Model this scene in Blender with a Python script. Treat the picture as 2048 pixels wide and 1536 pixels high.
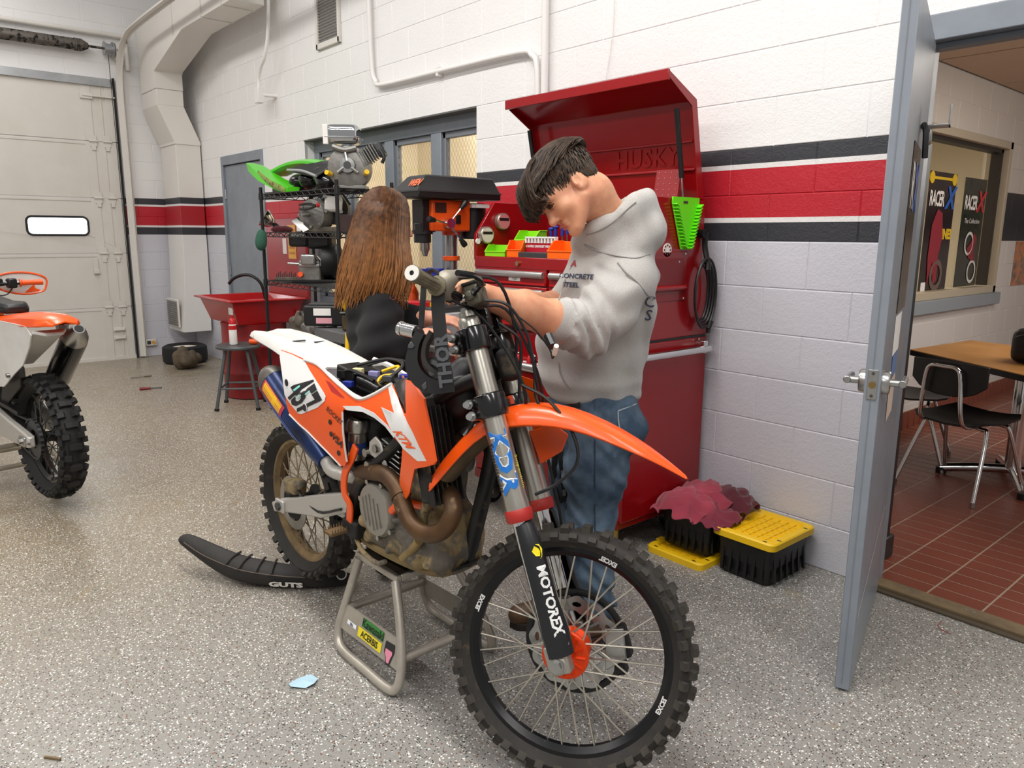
import bpy, bmesh, math, random
import numpy as np
from mathutils import Vector, Matrix
from mathutils.geometry import delaunay_2d_cdt, tessellate_polygon
for _o in list(bpy.data.objects):
 bpy.data.objects.remove(_o, do_unlink=True)
SC = bpy.context.scene
COL = SC.collection
PI = math.pi
rad = math.radians
random.seed(7)
# ------------------------------------------------------------------ camera
F_PX = 1507.96                       # focal length in pixels of the 2048 px wide frame
CAM = Vector((0.0, 0.0, 1.44126))
PITCH, ROLL, YAW = 0.194589, 0.0068324, 0.711445
_F = Vector((-math.cos(YAW) * math.cos(PITCH), math.sin(YAW) * math.cos(PITCH), -math.sin(PITCH)))
_R0 = Vector((math.sin(YAW), math.cos(YAW), 0.0))
_U0 = _R0.cross(_F)
_R = _R0 * math.cos(ROLL) + _U0 * math.sin(ROLL)
_U = -_R0 * math.sin(ROLL) + _U0 * math.cos(ROLL)
cam_data = bpy.data.cameras.new('camera')
cam_data.sensor_fit = 'HORIZONTAL'
cam_data.sensor_width = 36.0
cam_data.lens = F_PX / 2048.0 * 36.0
cam_data.clip_start = 0.05
cam_data.clip_end = 100
cam = bpy.data.objects.new('camera', cam_data)
COL.objects.link(cam)
_m = Matrix((_R, _U, -_F)).transposed().to_4x4()
_m.translation = CAM
cam.matrix_world = _m
SC.camera = cam
# ------------------------------------------------------------------ world, lights, exposure
SC.view_settings.view_transform = 'Standard'
SC.view_settings.look = 'None'
SC.view_settings.gamma = 1.0
SC.view_settings.use_curve_mapping = False
SC.view_settings.exposure = -0.12
world = bpy.data.worlds.new('world')
SC.world = world
world.use_nodes = True
world.node_tree.nodes['Background'].inputs[0].default_value = (1.0, 0.98, 0.96, 1)
world.node_tree.nodes['Background'].inputs[1].default_value = 0.42
def area_light(name, loc, sx, sy, power, col=(1, 0.975, 0.94), rot=(0, 0, 0)):
 d = bpy.data.lights.new(name, 'AREA')
 d.shape = 'RECTANGLE'
 d.size, d.size_y, d.energy, d.color = sx, sy, power, col
 o = bpy.data.objects.new(name, d)
 COL.objects.link(o)
 o.location = loc
 o.rotation_euler = rot
 return o
# rows of ceiling fluorescents (above the frame)
for _lx, _ly, _pw in ((-7.6, 0.9, 45), (-4.6, 0.9, 72), (-1.6, 0.9, 112), (1.4, 0.9, 80), (-4.6, -2.2, 62), (-1.6, -2.2, 95), (1.4, -2.2, 80)):
 area_light('ceiling_tube_light', (_lx, _ly, 4.3), 2.4, 0.5, _pw)
area_light('classroom_light', (-0.6, 5.6, 2.58), 1.2, 1.2, 40, (1, 0.93, 0.84))
_pl = bpy.data.lights.new('classroom_ceiling_fill', 'POINT'); _pl.energy = 62; _pl.color = (1, 0.94, 0.87); _pl.shadow_soft_size = 0.18  # unseen fill light, added to brighten the classroom ceiling
_po = bpy.data.objects.new('classroom_ceiling_fill', _pl); COL.objects.link(_po); _po.location = (0.4, 6.3, 2.1)
area_light('office_light', (-4.2, 7.0, 2.55), 1.0, 1.0, 70, (1, 0.9, 0.76))
area_light('storeroom_light', (-5.0, 4.3, 2.9), 1.6, 0.5, 75, (1, 0.95, 0.86))
# ------------------------------------------------------------------ geometry helpers
def px_ray(x, y):
 return _F * F_PX + _R * (x - 1024.0) + _U * (768.0 - y)
def on_y(x, y, Y):
 r = px_ray(x, y); return CAM + r * ((Y - CAM.y) / r.y)
def on_x(x, y, X):
 r = px_ray(x, y); return CAM + r * ((X - CAM.x) / r.x)
def on_z(x, y, Z):
 r = px_ray(x, y); return CAM + r * ((Z - CAM.z) / r.z)
def to_px(P):
 q = Vector(P) - CAM
 d = q.dot(_F)
 if d < 0.05:
  return (-9e3, -9e3)
 return (1024 + F_PX * q.dot(_R) / d, 768 - F_PX * q.dot(_U) / d)
def V(*a):
 return Vector(a if len(a) > 1 else a[0])
def frame(ax):
 ax = Vector(ax).normalized()
 t = Vector((0, 0, 1)) if abs(ax.z) < 0.9 else Vector((1, 0, 0))
 u = ax.cross(t).normalized()
 return ax, u, ax.cross(u)
def spline(pts, n=6, closed=False):
 """Catmull-Rom through the points."""
 P = [Vector(q) for q in pts]
 if len(P) < 3:
  return P
 out = []
 m = len(P)
 segs = m if closed else m - 1
 for i in range(segs):
  p1, p2 = P[i % m], P[(i + 1) % m]
  p0 = P[(i - 1) % m] if (closed or i > 0) else p1 * 2 - p2
  p3 = P[(i + 2) % m] if (closed or i + 2 < m) else p2 * 2 - p1
  for k in range(n):
   t = k / n
   out.append(0.5 * ((2 * p1) + (p2 - p0) * t + (2 * p0 - 5 * p1 + 4 * p2 - p3) * t * t + (3 * p1 - p0 - 3 * p2 + p3) * t ** 3))
 if not closed:
  out.append(P[-1])
 return out
def rotm(axis, deg):
 return Matrix.Rotation(rad(deg), 3, axis)
class MB:
 """A mesh under construction."""
 def __init__(s):
  s.v, s.f, s.m = [], [], []
  s.mi = 0
 def add(s, vs, fs):
  b = len(s.v)
  s.v += [tuple(q) for q in vs]
  s.f += [tuple(b + i for i in q) for q in fs]
  s.m += [s.mi] * len(fs)
  return s
 def box(s, c, sz, R=None):
  c = Vector(c); x, y, z = sz[0] / 2, sz[1] / 2, sz[2] / 2
  vs = [Vector((i, j, k)) for k in (-z, z) for j in (-y, y) for i in (-x, x)]
  if R is not None:
   vs = [R @ q for q in vs]
  return s.add([c + q for q in vs], [(0, 2, 3, 1), (4, 5, 7, 6), (0, 1, 5, 4), (2, 6, 7, 3), (0, 4, 6, 2), (1, 3, 7, 5)])
 def bb(s, x0, x1, y0, y1, z0, z1):
  return s.box(((x0 + x1) / 2, (y0 + y1) / 2, (z0 + z1) / 2), (abs(x1 - x0), abs(y1 - y0), abs(z1 - z0)))
 def rings(s, rs, closed=False, cap=True):
  n = len(rs[0]); b = len(s.v)
  s.v += [tuple(q) for r in rs for q in r]
  k = len(rs); fs = []
  for i in range(k if closed else k - 1):
   a, c = b + i * n, b + ((i + 1) % k) * n
   for j in range(n):
    j2 = (j + 1) % n
    fs.append((a + j, a + j2, c + j2, c + j))
  if cap and not closed:
   fs.append(tuple(b + j for j in reversed(range(n))))
   fs.append(tuple(b + (k - 1) * n + j for j in range(n)))
  s.f += fs; s.m += [s.mi] * len(fs)
  return s
 def cyl(s, p0, p1, r0, r1=None, n=16, cap=True):
  p0, p1 = Vector(p0), Vector(p1)
  r1 = r0 if r1 is None else r1
  ax, u, w = frame(p1 - p0)
  return s.rings([[p + (u * math.cos(2 * PI * j / n) + w * math.sin(2 * PI * j / n)) * r for j in range(n)] for p, r in ((p0, r0), (p1, r1))], cap=cap)
 def lathe(s, prof, o, ax, n=24, closed=False, cap=True):
  o = Vector(o); ax, u, w = frame(ax)
  return s.rings([[o + ax * h + (u * math.cos(2 * PI * j / n) + w * math.sin(2 * PI * j / n)) * r for j in range(n)] for r, h in prof], closed=closed, cap=cap)
 def tube(s, pts, r, n=8, sub=6, flat=None, up=None, closed=False, cap=True):
  """Sweep a circle (or a flat ellipse: flat=(wide, thick)) along a smooth path."""
  P = spline(pts, sub, closed) if sub > 1 else [Vector(q) for q in pts]
  m = len(P)
  rs = []
  u = None
  for i, q in enumerate(P):
   if closed:
    t = (P[(i + 1) % m] - P[i - 1]).normalized()
   else:
    t = (P[min(i + 1, m - 1)] - P[max(i - 1, 0)]).normalized()
   if u is None:
    if up is not None:
     u = Vector(up)
    else:
     u = frame(t)[1]
   if up is not None:
    u = Vector(up)
   u = (u - t * u.dot(t))
   if u.length < 1e-6:
    u = frame(t)[1]
   u.normalize()
   w = t.cross(u)
   if callable(r):
    rr = r(i / (m - 1))
   elif isinstance(r, (list, tuple)):
    x = i / (m - 1) * (len(r) - 1); a = int(min(x, len(r) - 2)); rr = r[a] + (r[a + 1] - r[a]) * (x - a)
   else:
    rr = r
   a, b = (rr, rr) if flat is None else (flat[0] * rr, flat[1] * rr)
   rs.append([q + u * (a * math.cos(2 * PI * j / n)) + w * (b * math.sin(2 * PI * j / n)) for j in range(n)])
  return s.rings(rs, closed=closed, cap=cap)
 def strap(s, pts, wide, thick, up, sub=5):
  """A flat rectangular band along a path; up = the band's width direction."""
  P = spline(pts, sub) if sub > 1 else [Vector(q) for q in pts]
  m = len(P); rs = []
  for i, q in enumerate(P):
   t = (P[min(i + 1, m - 1)] - P[max(i - 1, 0)]).normalized()
   u = Vector(up); u = (u - t * u.dot(t)).normalized(); w = t.cross(u)
   rs.append([q + u * (a * wide / 2) + w * (b * thick / 2) for a, b in ((-1, -1), (1, -1), (1, 1), (-1, 1))])
  return s.rings(rs)
 def ell(s, c, r, R=None, nu=16, nv=10):
  c = Vector(c); rs = []
  for i in range(nv + 1):
   t = PI * i / nv; t = min(max(t, 1e-3), PI - 1e-3)
   ring = []
   for j in range(nu):
    a = 2 * PI * j / nu
    q = Vector((r[0] * math.sin(t) * math.cos(a), r[1] * math.sin(t) * math.sin(a), -r[2] * math.cos(t)))
    ring.append(c + (R @ q if R is not None else q))
   rs.append(ring)
  return s.rings(rs)
 def torus(s, c, ax, R, r, n=32, m=10, flat=None):
  c = Vector(c); ax, u, w = frame(ax); rs = []
  for i in range(n):
   a = 2 * PI * i / n; d = u * math.cos(a) + w * math.sin(a)
   rs.append([c + d * (R + r * math.cos(2 * PI * j / m)) + ax * ((flat or r) * math.sin(2 * PI * j / m)) for j in range(m)])
  return s.rings(rs, closed=True)
 def prism(s, pts, d):
  """Planar outline extruded by the vector d (triangulated caps)."""
  P = [Vector(q) for q in pts]; d = Vector(d); n = len(P)
  tri = tessellate_polygon([P])
  fs = [tuple(t) for t in tri] + [tuple(n + i for i in reversed(t)) for t in tri]
  fs += [(j, (j + 1) % n, n + (j + 1) % n, n + j) for j in range(n)]
  return s.add(P + [q + d for q in P], fs)
 def holed(s, outer, holes, d):
  """Outline with holes, extruded by d."""
  P = [Vector(q) for q in outer]; H = [[Vector(q) for q in h] for h in holes]; d = Vector(d)
  allp = P + [q for h in H for q in h]; n = len(allp)
  tri = tessellate_polygon([P] + H)
  fs = [tuple(t) for t in tri] + [tuple(n + i for i in reversed(t)) for t in tri]
  b = 0
  for loop in [P] + H:
   k = len(loop)
   fs += [(b + j, b + (j + 1) % k, n + b + (j + 1) % k, n + b + j) for j in range(k)]
   b += k
  return s.add(allp + [q + d for q in allp], fs)
def skin_sheet(outline, yfun, to3, thick, step=0.03, holes=()):
 """A curved panel: 2-D outline (u, v) filled with a triangle grid, lifted by yfun(u, v), mapped by to3(u, v, w); given thickness."""
 pts = [Vector(q) for q in outline]
 edges = [(i, (i + 1) % len(pts)) for i in range(len(pts))]
 allp = list(pts)
 for h in holes:
  b = len(allp); allp += [Vector(q) for q in h]
  edges += [(b + i, b + (i + 1) % len(h)) for i in range(len(h))]
 xs = [q.x for q in pts]; ys = [q.y for q in pts]
 def inside(x, y, poly):
  c = False; j = len(poly) - 1
  for i in range(len(poly)):
   if (poly[i].y > y) != (poly[j].y > y) and x < (poly[j].x - poly[i].x) * (y - poly[i].y) / (poly[j].y - poly[i].y) + poly[i].x:
    c = not c
   j = i
  return c
 nx = int((max(xs) - min(xs)) / step); ny = int((max(ys) - min(ys)) / step)
 hp = [[Vector(q) for q in h] for h in holes]
 for i in range(1, nx + 1):
  for j in range(1, ny + 1):
   x = min(xs) + i * step; y = min(ys) + j * step
   if inside(x, y, pts) and not any(inside(x, y, h) for h in hp):
    if min((Vector((x, y)) - q).length for q in allp) > step * 0.45:
     allp.append(Vector((x, y)))
 vo, eo, fo, *_ = delaunay_2d_cdt(allp, edges, [], 0, 1e-6)
 fs = []
 for t in fo:
  c = sum((vo[i] for i in t), Vector((0, 0))) / len(t)
  if inside(c.x, c.y, pts) and not any(inside(c.x, c.y, h) for h in hp):
   fs.append(tuple(t))
 n = len(vo)
 top = [to3(q.x, q.y, yfun(q.x, q.y)) for q in vo]
 bot = [to3(q.x, q.y, yfun(q.x, q.y) - thick) for q in vo]
 cnt = {}
 for t in fs:
  for i in range(len(t)):
   e = (t[i], t[(i + 1) % len(t)])
   cnt[e] = 1
 side = [(e[1], e[0], n + e[0], n + e[1]) for e in cnt if (e[1], e[0]) not in cnt]
 return top + bot, fs + [tuple(n + i for i in reversed(t)) for t in fs] + side
def dp(px, py, d):
 """the point seen at a pixel, d metres along the camera's axis"""
 return CAM + px_ray(px, py) * (d / F_PX)
def join_mb(*ms):
 o = MB()
 for m in ms:
  o.add(m.v, m.f)
 return o
# ------------------------------------------------------------------ objects
def _obj(name, me, parent, world):
 o = bpy.data.objects.new(name, me)
 COL.objects.link(o)
 if parent is not None:
  o.parent = parent
  if world and parent.type == 'EMPTY':
   o.matrix_parent_inverse = parent.matrix_basis.inverted()
 return o
def tag(o, label=None, cat=None, group=None, kind=None):
 if label: o['label'] = label
 if cat: o['category'] = cat
 if group: o['group'] = group
 if kind: o['kind'] = kind
 return o
def thing(name, label, cat, loc=(0, 0, 0), rotz=0.0, group=None):
 o = bpy.data.objects.new(name, None)
 COL.objects.link(o)
 o.empty_display_size = 0.1
 o.location = loc
 o.rotation_euler = (0, 0, rotz)
 bpy.context.view_layer.update()
 return tag(o, label, cat, group)
def mesh_of(name, mb, mats, smooth=40):
 me = bpy.data.meshes.new(name)
 me.from_pydata(mb.v, [], mb.f)
 mats = mats if isinstance(mats, (list, tuple)) else [mats]
 for m in mats:
  me.materials.append(m)
 if len(mats) > 1:
  me.polygons.foreach_set('material_index', mb.m)
 bm = bmesh.new(); bm.from_mesh(me)
 bmesh.ops.recalc_face_normals(bm, faces=bm.faces)
 bm.to_mesh(me); bm.free()
 if smooth:
  me.shade_smooth()
  me.set_sharp_from_angle(angle=rad(smooth))
 me.update()
 return me
def part(name, mb, mats, parent=None, smooth=40, bevel=0, world=True, label=None, seg=2, kind=None, sub=0):
 o = _obj(name, mesh_of(name, mb, mats, smooth), parent, world)
 if bevel:
  b = o.modifiers.new('bevel', 'BEVEL')
  b.width, b.segments, b.limit_method, b.angle_limit = bevel, seg, 'ANGLE', rad(40)
 if sub:
  b = o.modifiers.new('subd', 'SUBSURF'); b.levels = sub; b.render_levels = sub
 return tag(o, label, kind=kind)
def solo(name, mb, mats, label, cat, group=None, **k):
 return tag(part(name, mb, mats, None, **k), label, cat, group)
def struct(name, mb, mats, parent=None, **k):
 o = part(name, mb, mats, parent, **k)
 if parent is None:
  o['kind'] = 'structure'
 return o
def copy_tree(o, parent=None):
 c = o.copy(); COL.objects.link(c)
 c.parent = parent
 for ch in o.children:
  copy_tree(ch, c)
 return c
# ------------------------------------------------------------------ materials
_mats = {}
def lin(h):
 if isinstance(h, str):
  h = [int(h[i:i + 2], 16) / 255 for i in (0, 2, 4)]
 return tuple((c / 12.92 if c <= 0.04045 else ((c + 0.055) / 1.055) ** 2.4) for c in h) + (1.0,)
class NT:
 def __init__(s, name):
  s.mat = bpy.data.materials.new(name); s.mat.use_nodes = True
  s.t = s.mat.node_tree; s.b = s.t.nodes['Principled BSDF']
 def n(s, typ, **k):
  o = s.t.nodes.new(typ)
  for a, v in k.items():
   if a.startswith('i_'):
    o.inputs[a[2:].replace('_', ' ')].default_value = v
   else:
    setattr(o, a, v)
  return o
 def l(s, a, b):
  s.t.links.new(a, b)
 def coord(s, kind='Object', scale=None):
  c = s.n('ShaderNodeTexCoord').outputs[kind]
  if scale is None:
   return c
  m = s.n('ShaderNodeMapping'); m.inputs['Scale'].default_value = scale
  s.l(c, m.inputs['Vector']); return m.outputs[0]
 def noise(s, vec, scale, detail=4, rough=0.55, dist=0.0):
  o = s.n('ShaderNodeTexNoise'); o.inputs['Scale'].default_value = scale; o.inputs['Detail'].default_value = detail
  o.inputs['Roughness'].default_value = rough; o.inputs['Distortion'].default_value = dist
  s.l(vec, o.inputs['Vector']); return o.outputs[0]
 def ramp(s, fac, stops, interp='LINEAR'):
  o = s.n('ShaderNodeValToRGB'); cr = o.color_ramp; cr.interpolation = interp
  while len(cr.elements) < len(stops):
   cr.elements.new(0.5)
  for e, (p, c) in zip(cr.elements, stops):
   e.position = p; e.color = lin(c) if not isinstance(c, (int, float)) else (c, c, c, 1)
  s.l(fac, o.inputs[0]); return o.outputs[0]
 def mix(s, fac, a, b, mode='MIX'):
  o = s.n('ShaderNodeMix', data_type='RGBA', blend_type=mode)
  for sock, v in ((o.inputs[0], fac), (o.inputs[6], a), (o.inputs[7], b)):
   if isinstance(v, (int, float)): sock.default_value = v
   elif isinstance(v, (tuple, str)): sock.default_value = lin(v) if isinstance(v, str) else v
   else: s.l(v, sock)
  return o.outputs[2]
 def math(s, op, a, b=None, clamp=False):
  o = s.n('ShaderNodeMath', operation=op); o.use_clamp = clamp
  for i, v in enumerate((a, b)):
   if v is None: continue
   if isinstance(v, (int, float)): o.inputs[i].default_value = v
   else: s.l(v, o.inputs[i])
  return o.outputs[0]
 def bump(s, h, strength=0.3, dist=0.01):
  o = s.n('ShaderNodeBump'); o.inputs['Strength'].default_value = strength; o.inputs['Distance'].default_value = dist
  s.l(h, o.inputs['Height']); s.l(o.outputs[0], s.b.inputs['Normal'])
def mat(name, col, rough=0.5, metal=0.0, var=None, bump=None, coat=0, alpha=None, emit=None, trans=0, spec=None, sheen=0, dirt=None, sss=0):
 """var=(second colour, scale, amount)  bump=(scale, strength)  dirt=(colour, scale, threshold)"""
 if name in _mats:
  return _mats[name]
 N = NT(name); b = N.b
 b.inputs['Base Color'].default_value = lin(col)
 b.inputs['Roughness'].default_value = rough
 b.inputs['Metallic'].default_value = metal
 if coat: b.inputs['Coat Weight'].default_value = coat; b.inputs['Coat Roughness'].default_value = 0.08
 if spec is not None: b.inputs['Specular IOR Level'].default_value = spec
 if sheen: b.inputs['Sheen Weight'].default_value = sheen
 if trans: b.inputs['Transmission Weight'].default_value = trans
 if alpha is not None: b.inputs['Alpha'].default_value = alpha
 if sss:
  b.inputs['Subsurface Weight'].default_value = sss; b.inputs['Subsurface Radius'].default_value = (0.01, 0.004, 0.002)
 if emit:
  b.inputs['Emission Color'].default_value = lin(emit[0]); b.inputs['Emission Strength'].default_value = emit[1]
 vec = N.coord('Object')
 c = None
 if var:
  f = N.ramp(N.noise(vec, var[1], 5, 0.6), [(0.35, 0.0), (0.65, 1.0)])
  f = N.math('MULTIPLY', f, var[2])
  c = N.mix(f, lin(col), lin(var[0]))
 if dirt:
  f = N.ramp(N.noise(vec, dirt[1], 6, 0.65), [(dirt[2], 0.0), (min(dirt[2] + 0.08, 1), 1.0)])
  c = N.mix(f, c if c is not None else lin(col), lin(dirt[0]))
  rr = N.mix(f, (rough,) * 3 + (1,), (0.95,) * 3 + (1,)); N.l(rr, b.inputs['Roughness'])
  if metal:
   mm = N.mix(f, (metal,) * 3 + (1,), (0, 0, 0, 1)); N.l(mm, b.inputs['Metallic'])
 if c is not None:
  N.l(c, b.inputs['Base Color'])
 if bump:
  N.bump(N.noise(vec, bump[0], 4, 0.6), bump[1], 0.005)
 _mats[name] = N.mat
 return N.mat
def text_mesh(s, size, to3, bold=0.0, spacing=1.0, shear=0.0, align='CENTER', depth=None, yscale=1.0):
 """Lettering as a mesh: each flat letter vertex (u, v) is placed by to3(u, v)."""
 cu = bpy.data.curves.new('lettering', 'FONT')
 cu.body = s; cu.size = size; cu.align_x = align; cu.align_y = 'CENTER'
 cu.space_character = spacing; cu.shear = shear; cu.offset = bold; cu.resolution_u = 2
 o = bpy.data.objects.new('lettering', cu)
 COL.objects.link(o)
 dg = bpy.context.evaluated_depsgraph_get()
 me = o.evaluated_get(dg).to_mesh()
 mb = MB()
 mb.add([to3(q.co.x, q.co.y * yscale) for q in me.vertices], [tuple(f.vertices) for f in me.polygons])
 o.evaluated_get(dg).to_mesh_clear()
 bpy.data.objects.remove(o, do_unlink=True)
 bpy.data.curves.remove(cu)
 return mb
def text_fit(s, to3, **k):
 """lettering stretched over the unit square: to3(a, b) with a, b in 0..1"""
 m = text_mesh(s, 1.0, lambda a, b: Vector((a, b, 0)), **k)
 xs = [q[0] for q in m.v]; ys = [q[1] for q in m.v]
 x0, y0 = min(xs), min(ys); w, h = max(xs) - x0, max(ys) - y0
 m.v = [tuple(to3((q[0] - x0) / w, (q[1] - y0) / h)) for q in m.v]
 return m
def plane_map(o, u, v):
 o, u, v = Vector(o), Vector(u).normalized(), Vector(v).normalized()
 return lambda a, b: o + u * a + v * b
# ------------------------------------------------------------------ signed-distance modelling for bodies and cloth
class SDF:
 """Smooth union of rounded cones and ellipsoids, meshed with surface nets."""
 def __init__(s):
  s.ops = []
 def cone(s, a, ra, b, rb, k=0.03, sub=False, flat=None):
  s.ops.append(('c', np.array(a, float), float(ra), np.array(b, float), float(rb), k, sub, flat)); return s
 def chain(s, pts, rs, k=0.03, flat=None):
  for i in range(len(pts) - 1):
   s.cone(pts[i], rs[i], pts[i + 1], rs[i + 1], k, False, flat)
  return s
 def ell(s, c, r, R=None, k=0.03, sub=False):
  s.ops.append(('e', np.array(c, float), np.array(r, float), None if R is None else np.array(R, float), None, k, sub, None)); return s
 def box(s, c, h, R=None, rnd=0.01, k=0.02, sub=False):
  s.ops.append(('b', np.array(c, float), np.array(h, float), None if R is None else np.array(R, float), rnd, k, sub, None)); return s
 def ev(s, P, x=None):
  d = np.full(P.shape[0], 9.0)
  for t, a, b, c, e, k, sub, flat in s.ops:
   if x is not None:                      # skip what is far from this slice
    x0, x1 = (min(a[0] - b, c[0] - e), max(a[0] + b, c[0] + e)) if t == 'c' else (a[0] - max(b), a[0] + max(b))
    if x < x0 - 0.06 - k or x > x1 + 0.06 + k:
     continue
   if t == 'c':
    ra, pb, rb = b, c, e
    ba = pb - a; L2 = max(ba @ ba, 1e-12)
    Q = P - a
    h = np.clip(Q @ ba / L2, 0, 1)
    W = Q - h[:, None] * ba
    if flat is not None:               # squash along a direction
     ax = np.array(flat[0], float); ax /= np.linalg.norm(ax)
     comp = W @ ax
     W = W + np.outer(comp * (1 / flat[1] - 1), ax)
    q = np.sqrt((W * W).sum(1)) - (ra + (rb - ra) * h)
    if flat is not None: q = q * max(flat[1], 0.4)
   elif t == 'e':
    Q = P - a
    if c is not None: Q = Q @ c
    m = np.sqrt(((Q / b) ** 2).sum(1)); g = np.sqrt(((Q / (b * b)) ** 2).sum(1))
    q = m * (m - 1) / np.maximum(g, 1e-9)
   else:
    Q = P - a
    if c is not None: Q = Q @ c
    w = np.abs(Q) - (b - e)
    q = np.sqrt((np.maximum(w, 0) ** 2).sum(1)) + np.minimum(w.max(1), 0) - e
   if sub:
    q = -q
    h = np.clip(0.5 - 0.5 * (d - q) / max(k, 1e-6), 0, 1)
    d = d * (1 - h) + q * h + k * h * (1 - h)
   else:
    h = np.clip(0.5 + 0.5 * (d - q) / max(k, 1e-6), 0, 1)
    d = d * (1 - h) + q * h - k * h * (1 - h)
  return d
 def bounds(s):
  lo, hi = np.full(3, 1e9), np.full(3, -1e9)
  for t, a, b, c, e, k, sub, flat in s.ops:
   if sub: continue
   if t == 'c':
    lo = np.minimum(lo, np.minimum(a - b, c - e)); hi = np.maximum(hi, np.maximum(a + b, c + e))
   else:
    m = max(b); lo = np.minimum(lo, a - m); hi = np.maximum(hi, a + m)
  return lo - 0.02, hi + 0.02
 def mesh(s, res, warp=None, clip=None, bounds=None):
  lo, hi = bounds if bounds is not None else s.bounds()
  n = np.ceil((hi - lo) / res).astype(int) + 1
  ax = [lo[i] + res * np.arange(n[i]) for i in range(3)]
  G = np.empty(n, np.float32)
  for i in range(n[0]):
   Yg, Zg = np.meshgrid(ax[1], ax[2], indexing='ij')
   P = np.stack([np.full(Yg.size, ax[0][i]), Yg.ravel(), Zg.ravel()], 1)
   q = s.ev(P, ax[0][i])
   if warp is not None: q = q + warp(P, q)
   if clip is not None: q = np.maximum(q, clip(P))
   G[i] = q.reshape(n[1], n[2])
  return surface_nets(G, lo, res)
def surface_nets(G, lo, res):
 S = G < 0
 nx, ny, nz = G.shape
 corners = [(i, j, k) for i in (0, 1) for j in (0, 1) for k in (0, 1)]
 cnt = sum(S[i:nx - 1 + i, j:ny - 1 + j, k:nz - 1 + k].astype(np.int8) for i, j, k in corners)
 act = (cnt > 0) & (cnt < 8)
 idx = np.full(act.shape, -1, np.int64)
 cells = np.argwhere(act)
 idx[act] = np.arange(len(cells))
 acc = np.zeros((len(cells), 3)); num = np.zeros(len(cells))
 for a in corners:
  for d in range(3):
   if a[d] == 0:
    b = list(a); b[d] = 1
    va = G[cells[:, 0] + a[0], cells[:, 1] + a[1], cells[:, 2] + a[2]]
    vb = G[cells[:, 0] + b[0], cells[:, 1] + b[1], cells[:, 2] + b[2]]
    m = (va < 0) != (vb < 0)
    t = np.where(m, va / np.where(m, va - vb, 1), 0)
    pt = np.tile(np.array(a, float), (len(cells), 1)); pt[:, d] = t
    acc[m] += pt[m]; num[m] += 1
 vert = lo + (cells + acc / np.maximum(num, 1)[:, None]) * res
 faces = []
 for d in range(3):
  e = [slice(None)] * 3; f = [slice(None)] * 3
  e[d] = slice(0, -1); f[d] = slice(1, None)
  A, B = S[tuple(e)], S[tuple(f)]
  cr = np.argwhere(A != B)
  u, w = (d + 1) % 3, (d + 2) % 3
  ok = (cr[:, u] > 0) & (cr[:, w] > 0) & (cr[:, u] < G.shape[u] - 1) & (cr[:, w] < G.shape[w] - 1)
  cr = cr[ok]
  def cell(du, dw):
   c = cr.copy(); c[:, u] -= du; c[:, w] -= dw
   return idx[c[:, 0], c[:, 1], c[:, 2]]
  q = np.stack([cell(1, 1), cell(0, 1), cell(0, 0), cell(1, 0)], 1)
  flip = B[cr[:, 0], cr[:, 1], cr[:, 2]]
  q = q[(q >= 0).all(1)]
  faces.append(q)
 F = np.concatenate(faces)
 mb = MB(); mb.v = [tuple(q) for q in vert]; mb.f = [tuple(int(i) for i in q) for q in F]; mb.m = [0] * len(mb.f)
 return mb
def smooth_mb(mb, it=2, lam=0.5):
 v = np.array(mb.v); F = np.array(mb.f)
 E = np.concatenate([F[:, [0, 1]], F[:, [1, 2]], F[:, [2, 3]], F[:, [3, 0]]])
 for _ in range(it):
  acc = np.zeros_like(v); c = np.zeros(len(v))
  for a, b in ((0, 1), (1, 0)):
   np.add.at(acc, E[:, a], v[E[:, b]]); np.add.at(c, E[:, a], 1)
  v = v * (1 - lam) + lam * acc / np.maximum(c, 1)[:, None]
 mb.v = [tuple(q) for q in v]
 return mb
# ================================================================== the setting
CS = 0.2032
YW, XB = 3.08, -9.54
def wall_material(name, upper, lower, stripes, bumpy=0.35):
 N = NT(name)
 geo = N.n('ShaderNodeNewGeometry').outputs['Position']
 sep = N.n('ShaderNodeSeparateXYZ'); N.l(geo, sep.inputs[0])
 z0, z1 = 1.30, 2.0
 f = N.math('DIVIDE', N.math('SUBTRACT', sep.outputs[2], z0), z1 - z0, True)
 st = [(0.0, lower)] + [((z - z0) / (z1 - z0), c) for z, c in stripes]
 col = N.ramp(f, st, 'CONSTANT')
 nz = N.noise(geo, 3.0, 4)
 col2 = N.mix(N.math('MULTIPLY', nz, 0.10), col, '8a857c')
 N.l(col2, N.b.inputs['Base Color'])
 N.b.inputs['Roughness'].default_value = 0.42
 h = N.math('ADD', N.noise(geo, 55, 5, 0.65), N.math('MULTIPLY', N.noise(geo, 160, 2), 0.4))
 N.bump(h, bumpy, 0.008)
 return N.mat
_z7 = 7 * CS
STRIPES = [(_z7, '2b2d35'), (_z7 + 0.080, 'ece8e6'), (_z7 + 0.103, 'bf0c26'), (_z7 + 0.316, 'ece8e6'), (_z7 + 0.337, '2b2d35'), (9 * CS, 'efedec')]
M_WALL = wall_material('painted_block', 'efedec', 'cfced6', STRIPES)
M_CLASS = wall_material('classroom_block', 'd8d2ca', 'dcd8d4', [(_z7, '23252c'), (9 * CS, 'd6cfc6')], 0.2)  # beige above the band paints the room's lighting into the wall colour
M_CREAM = mat('cream_block', 'e6d9bd', 0.6, bump=(40, 0.2))
M_GREYW = mat('grey_block_paint', '4a4c50', 0.6, bump=(40, 0.2))
M_GREY = mat('grey_steel_paint', '858c95', 0.38, var=('747a82', 6, 0.5), bump=(30, 0.08))
M_GREYD = mat('grey_frame_paint', '767b82', 0.4)
M_WHITE = mat('white_paint_metal', 'dedad4', 0.4, var=('cfc9c0', 2, 0.4))
_bcache = {}
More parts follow.
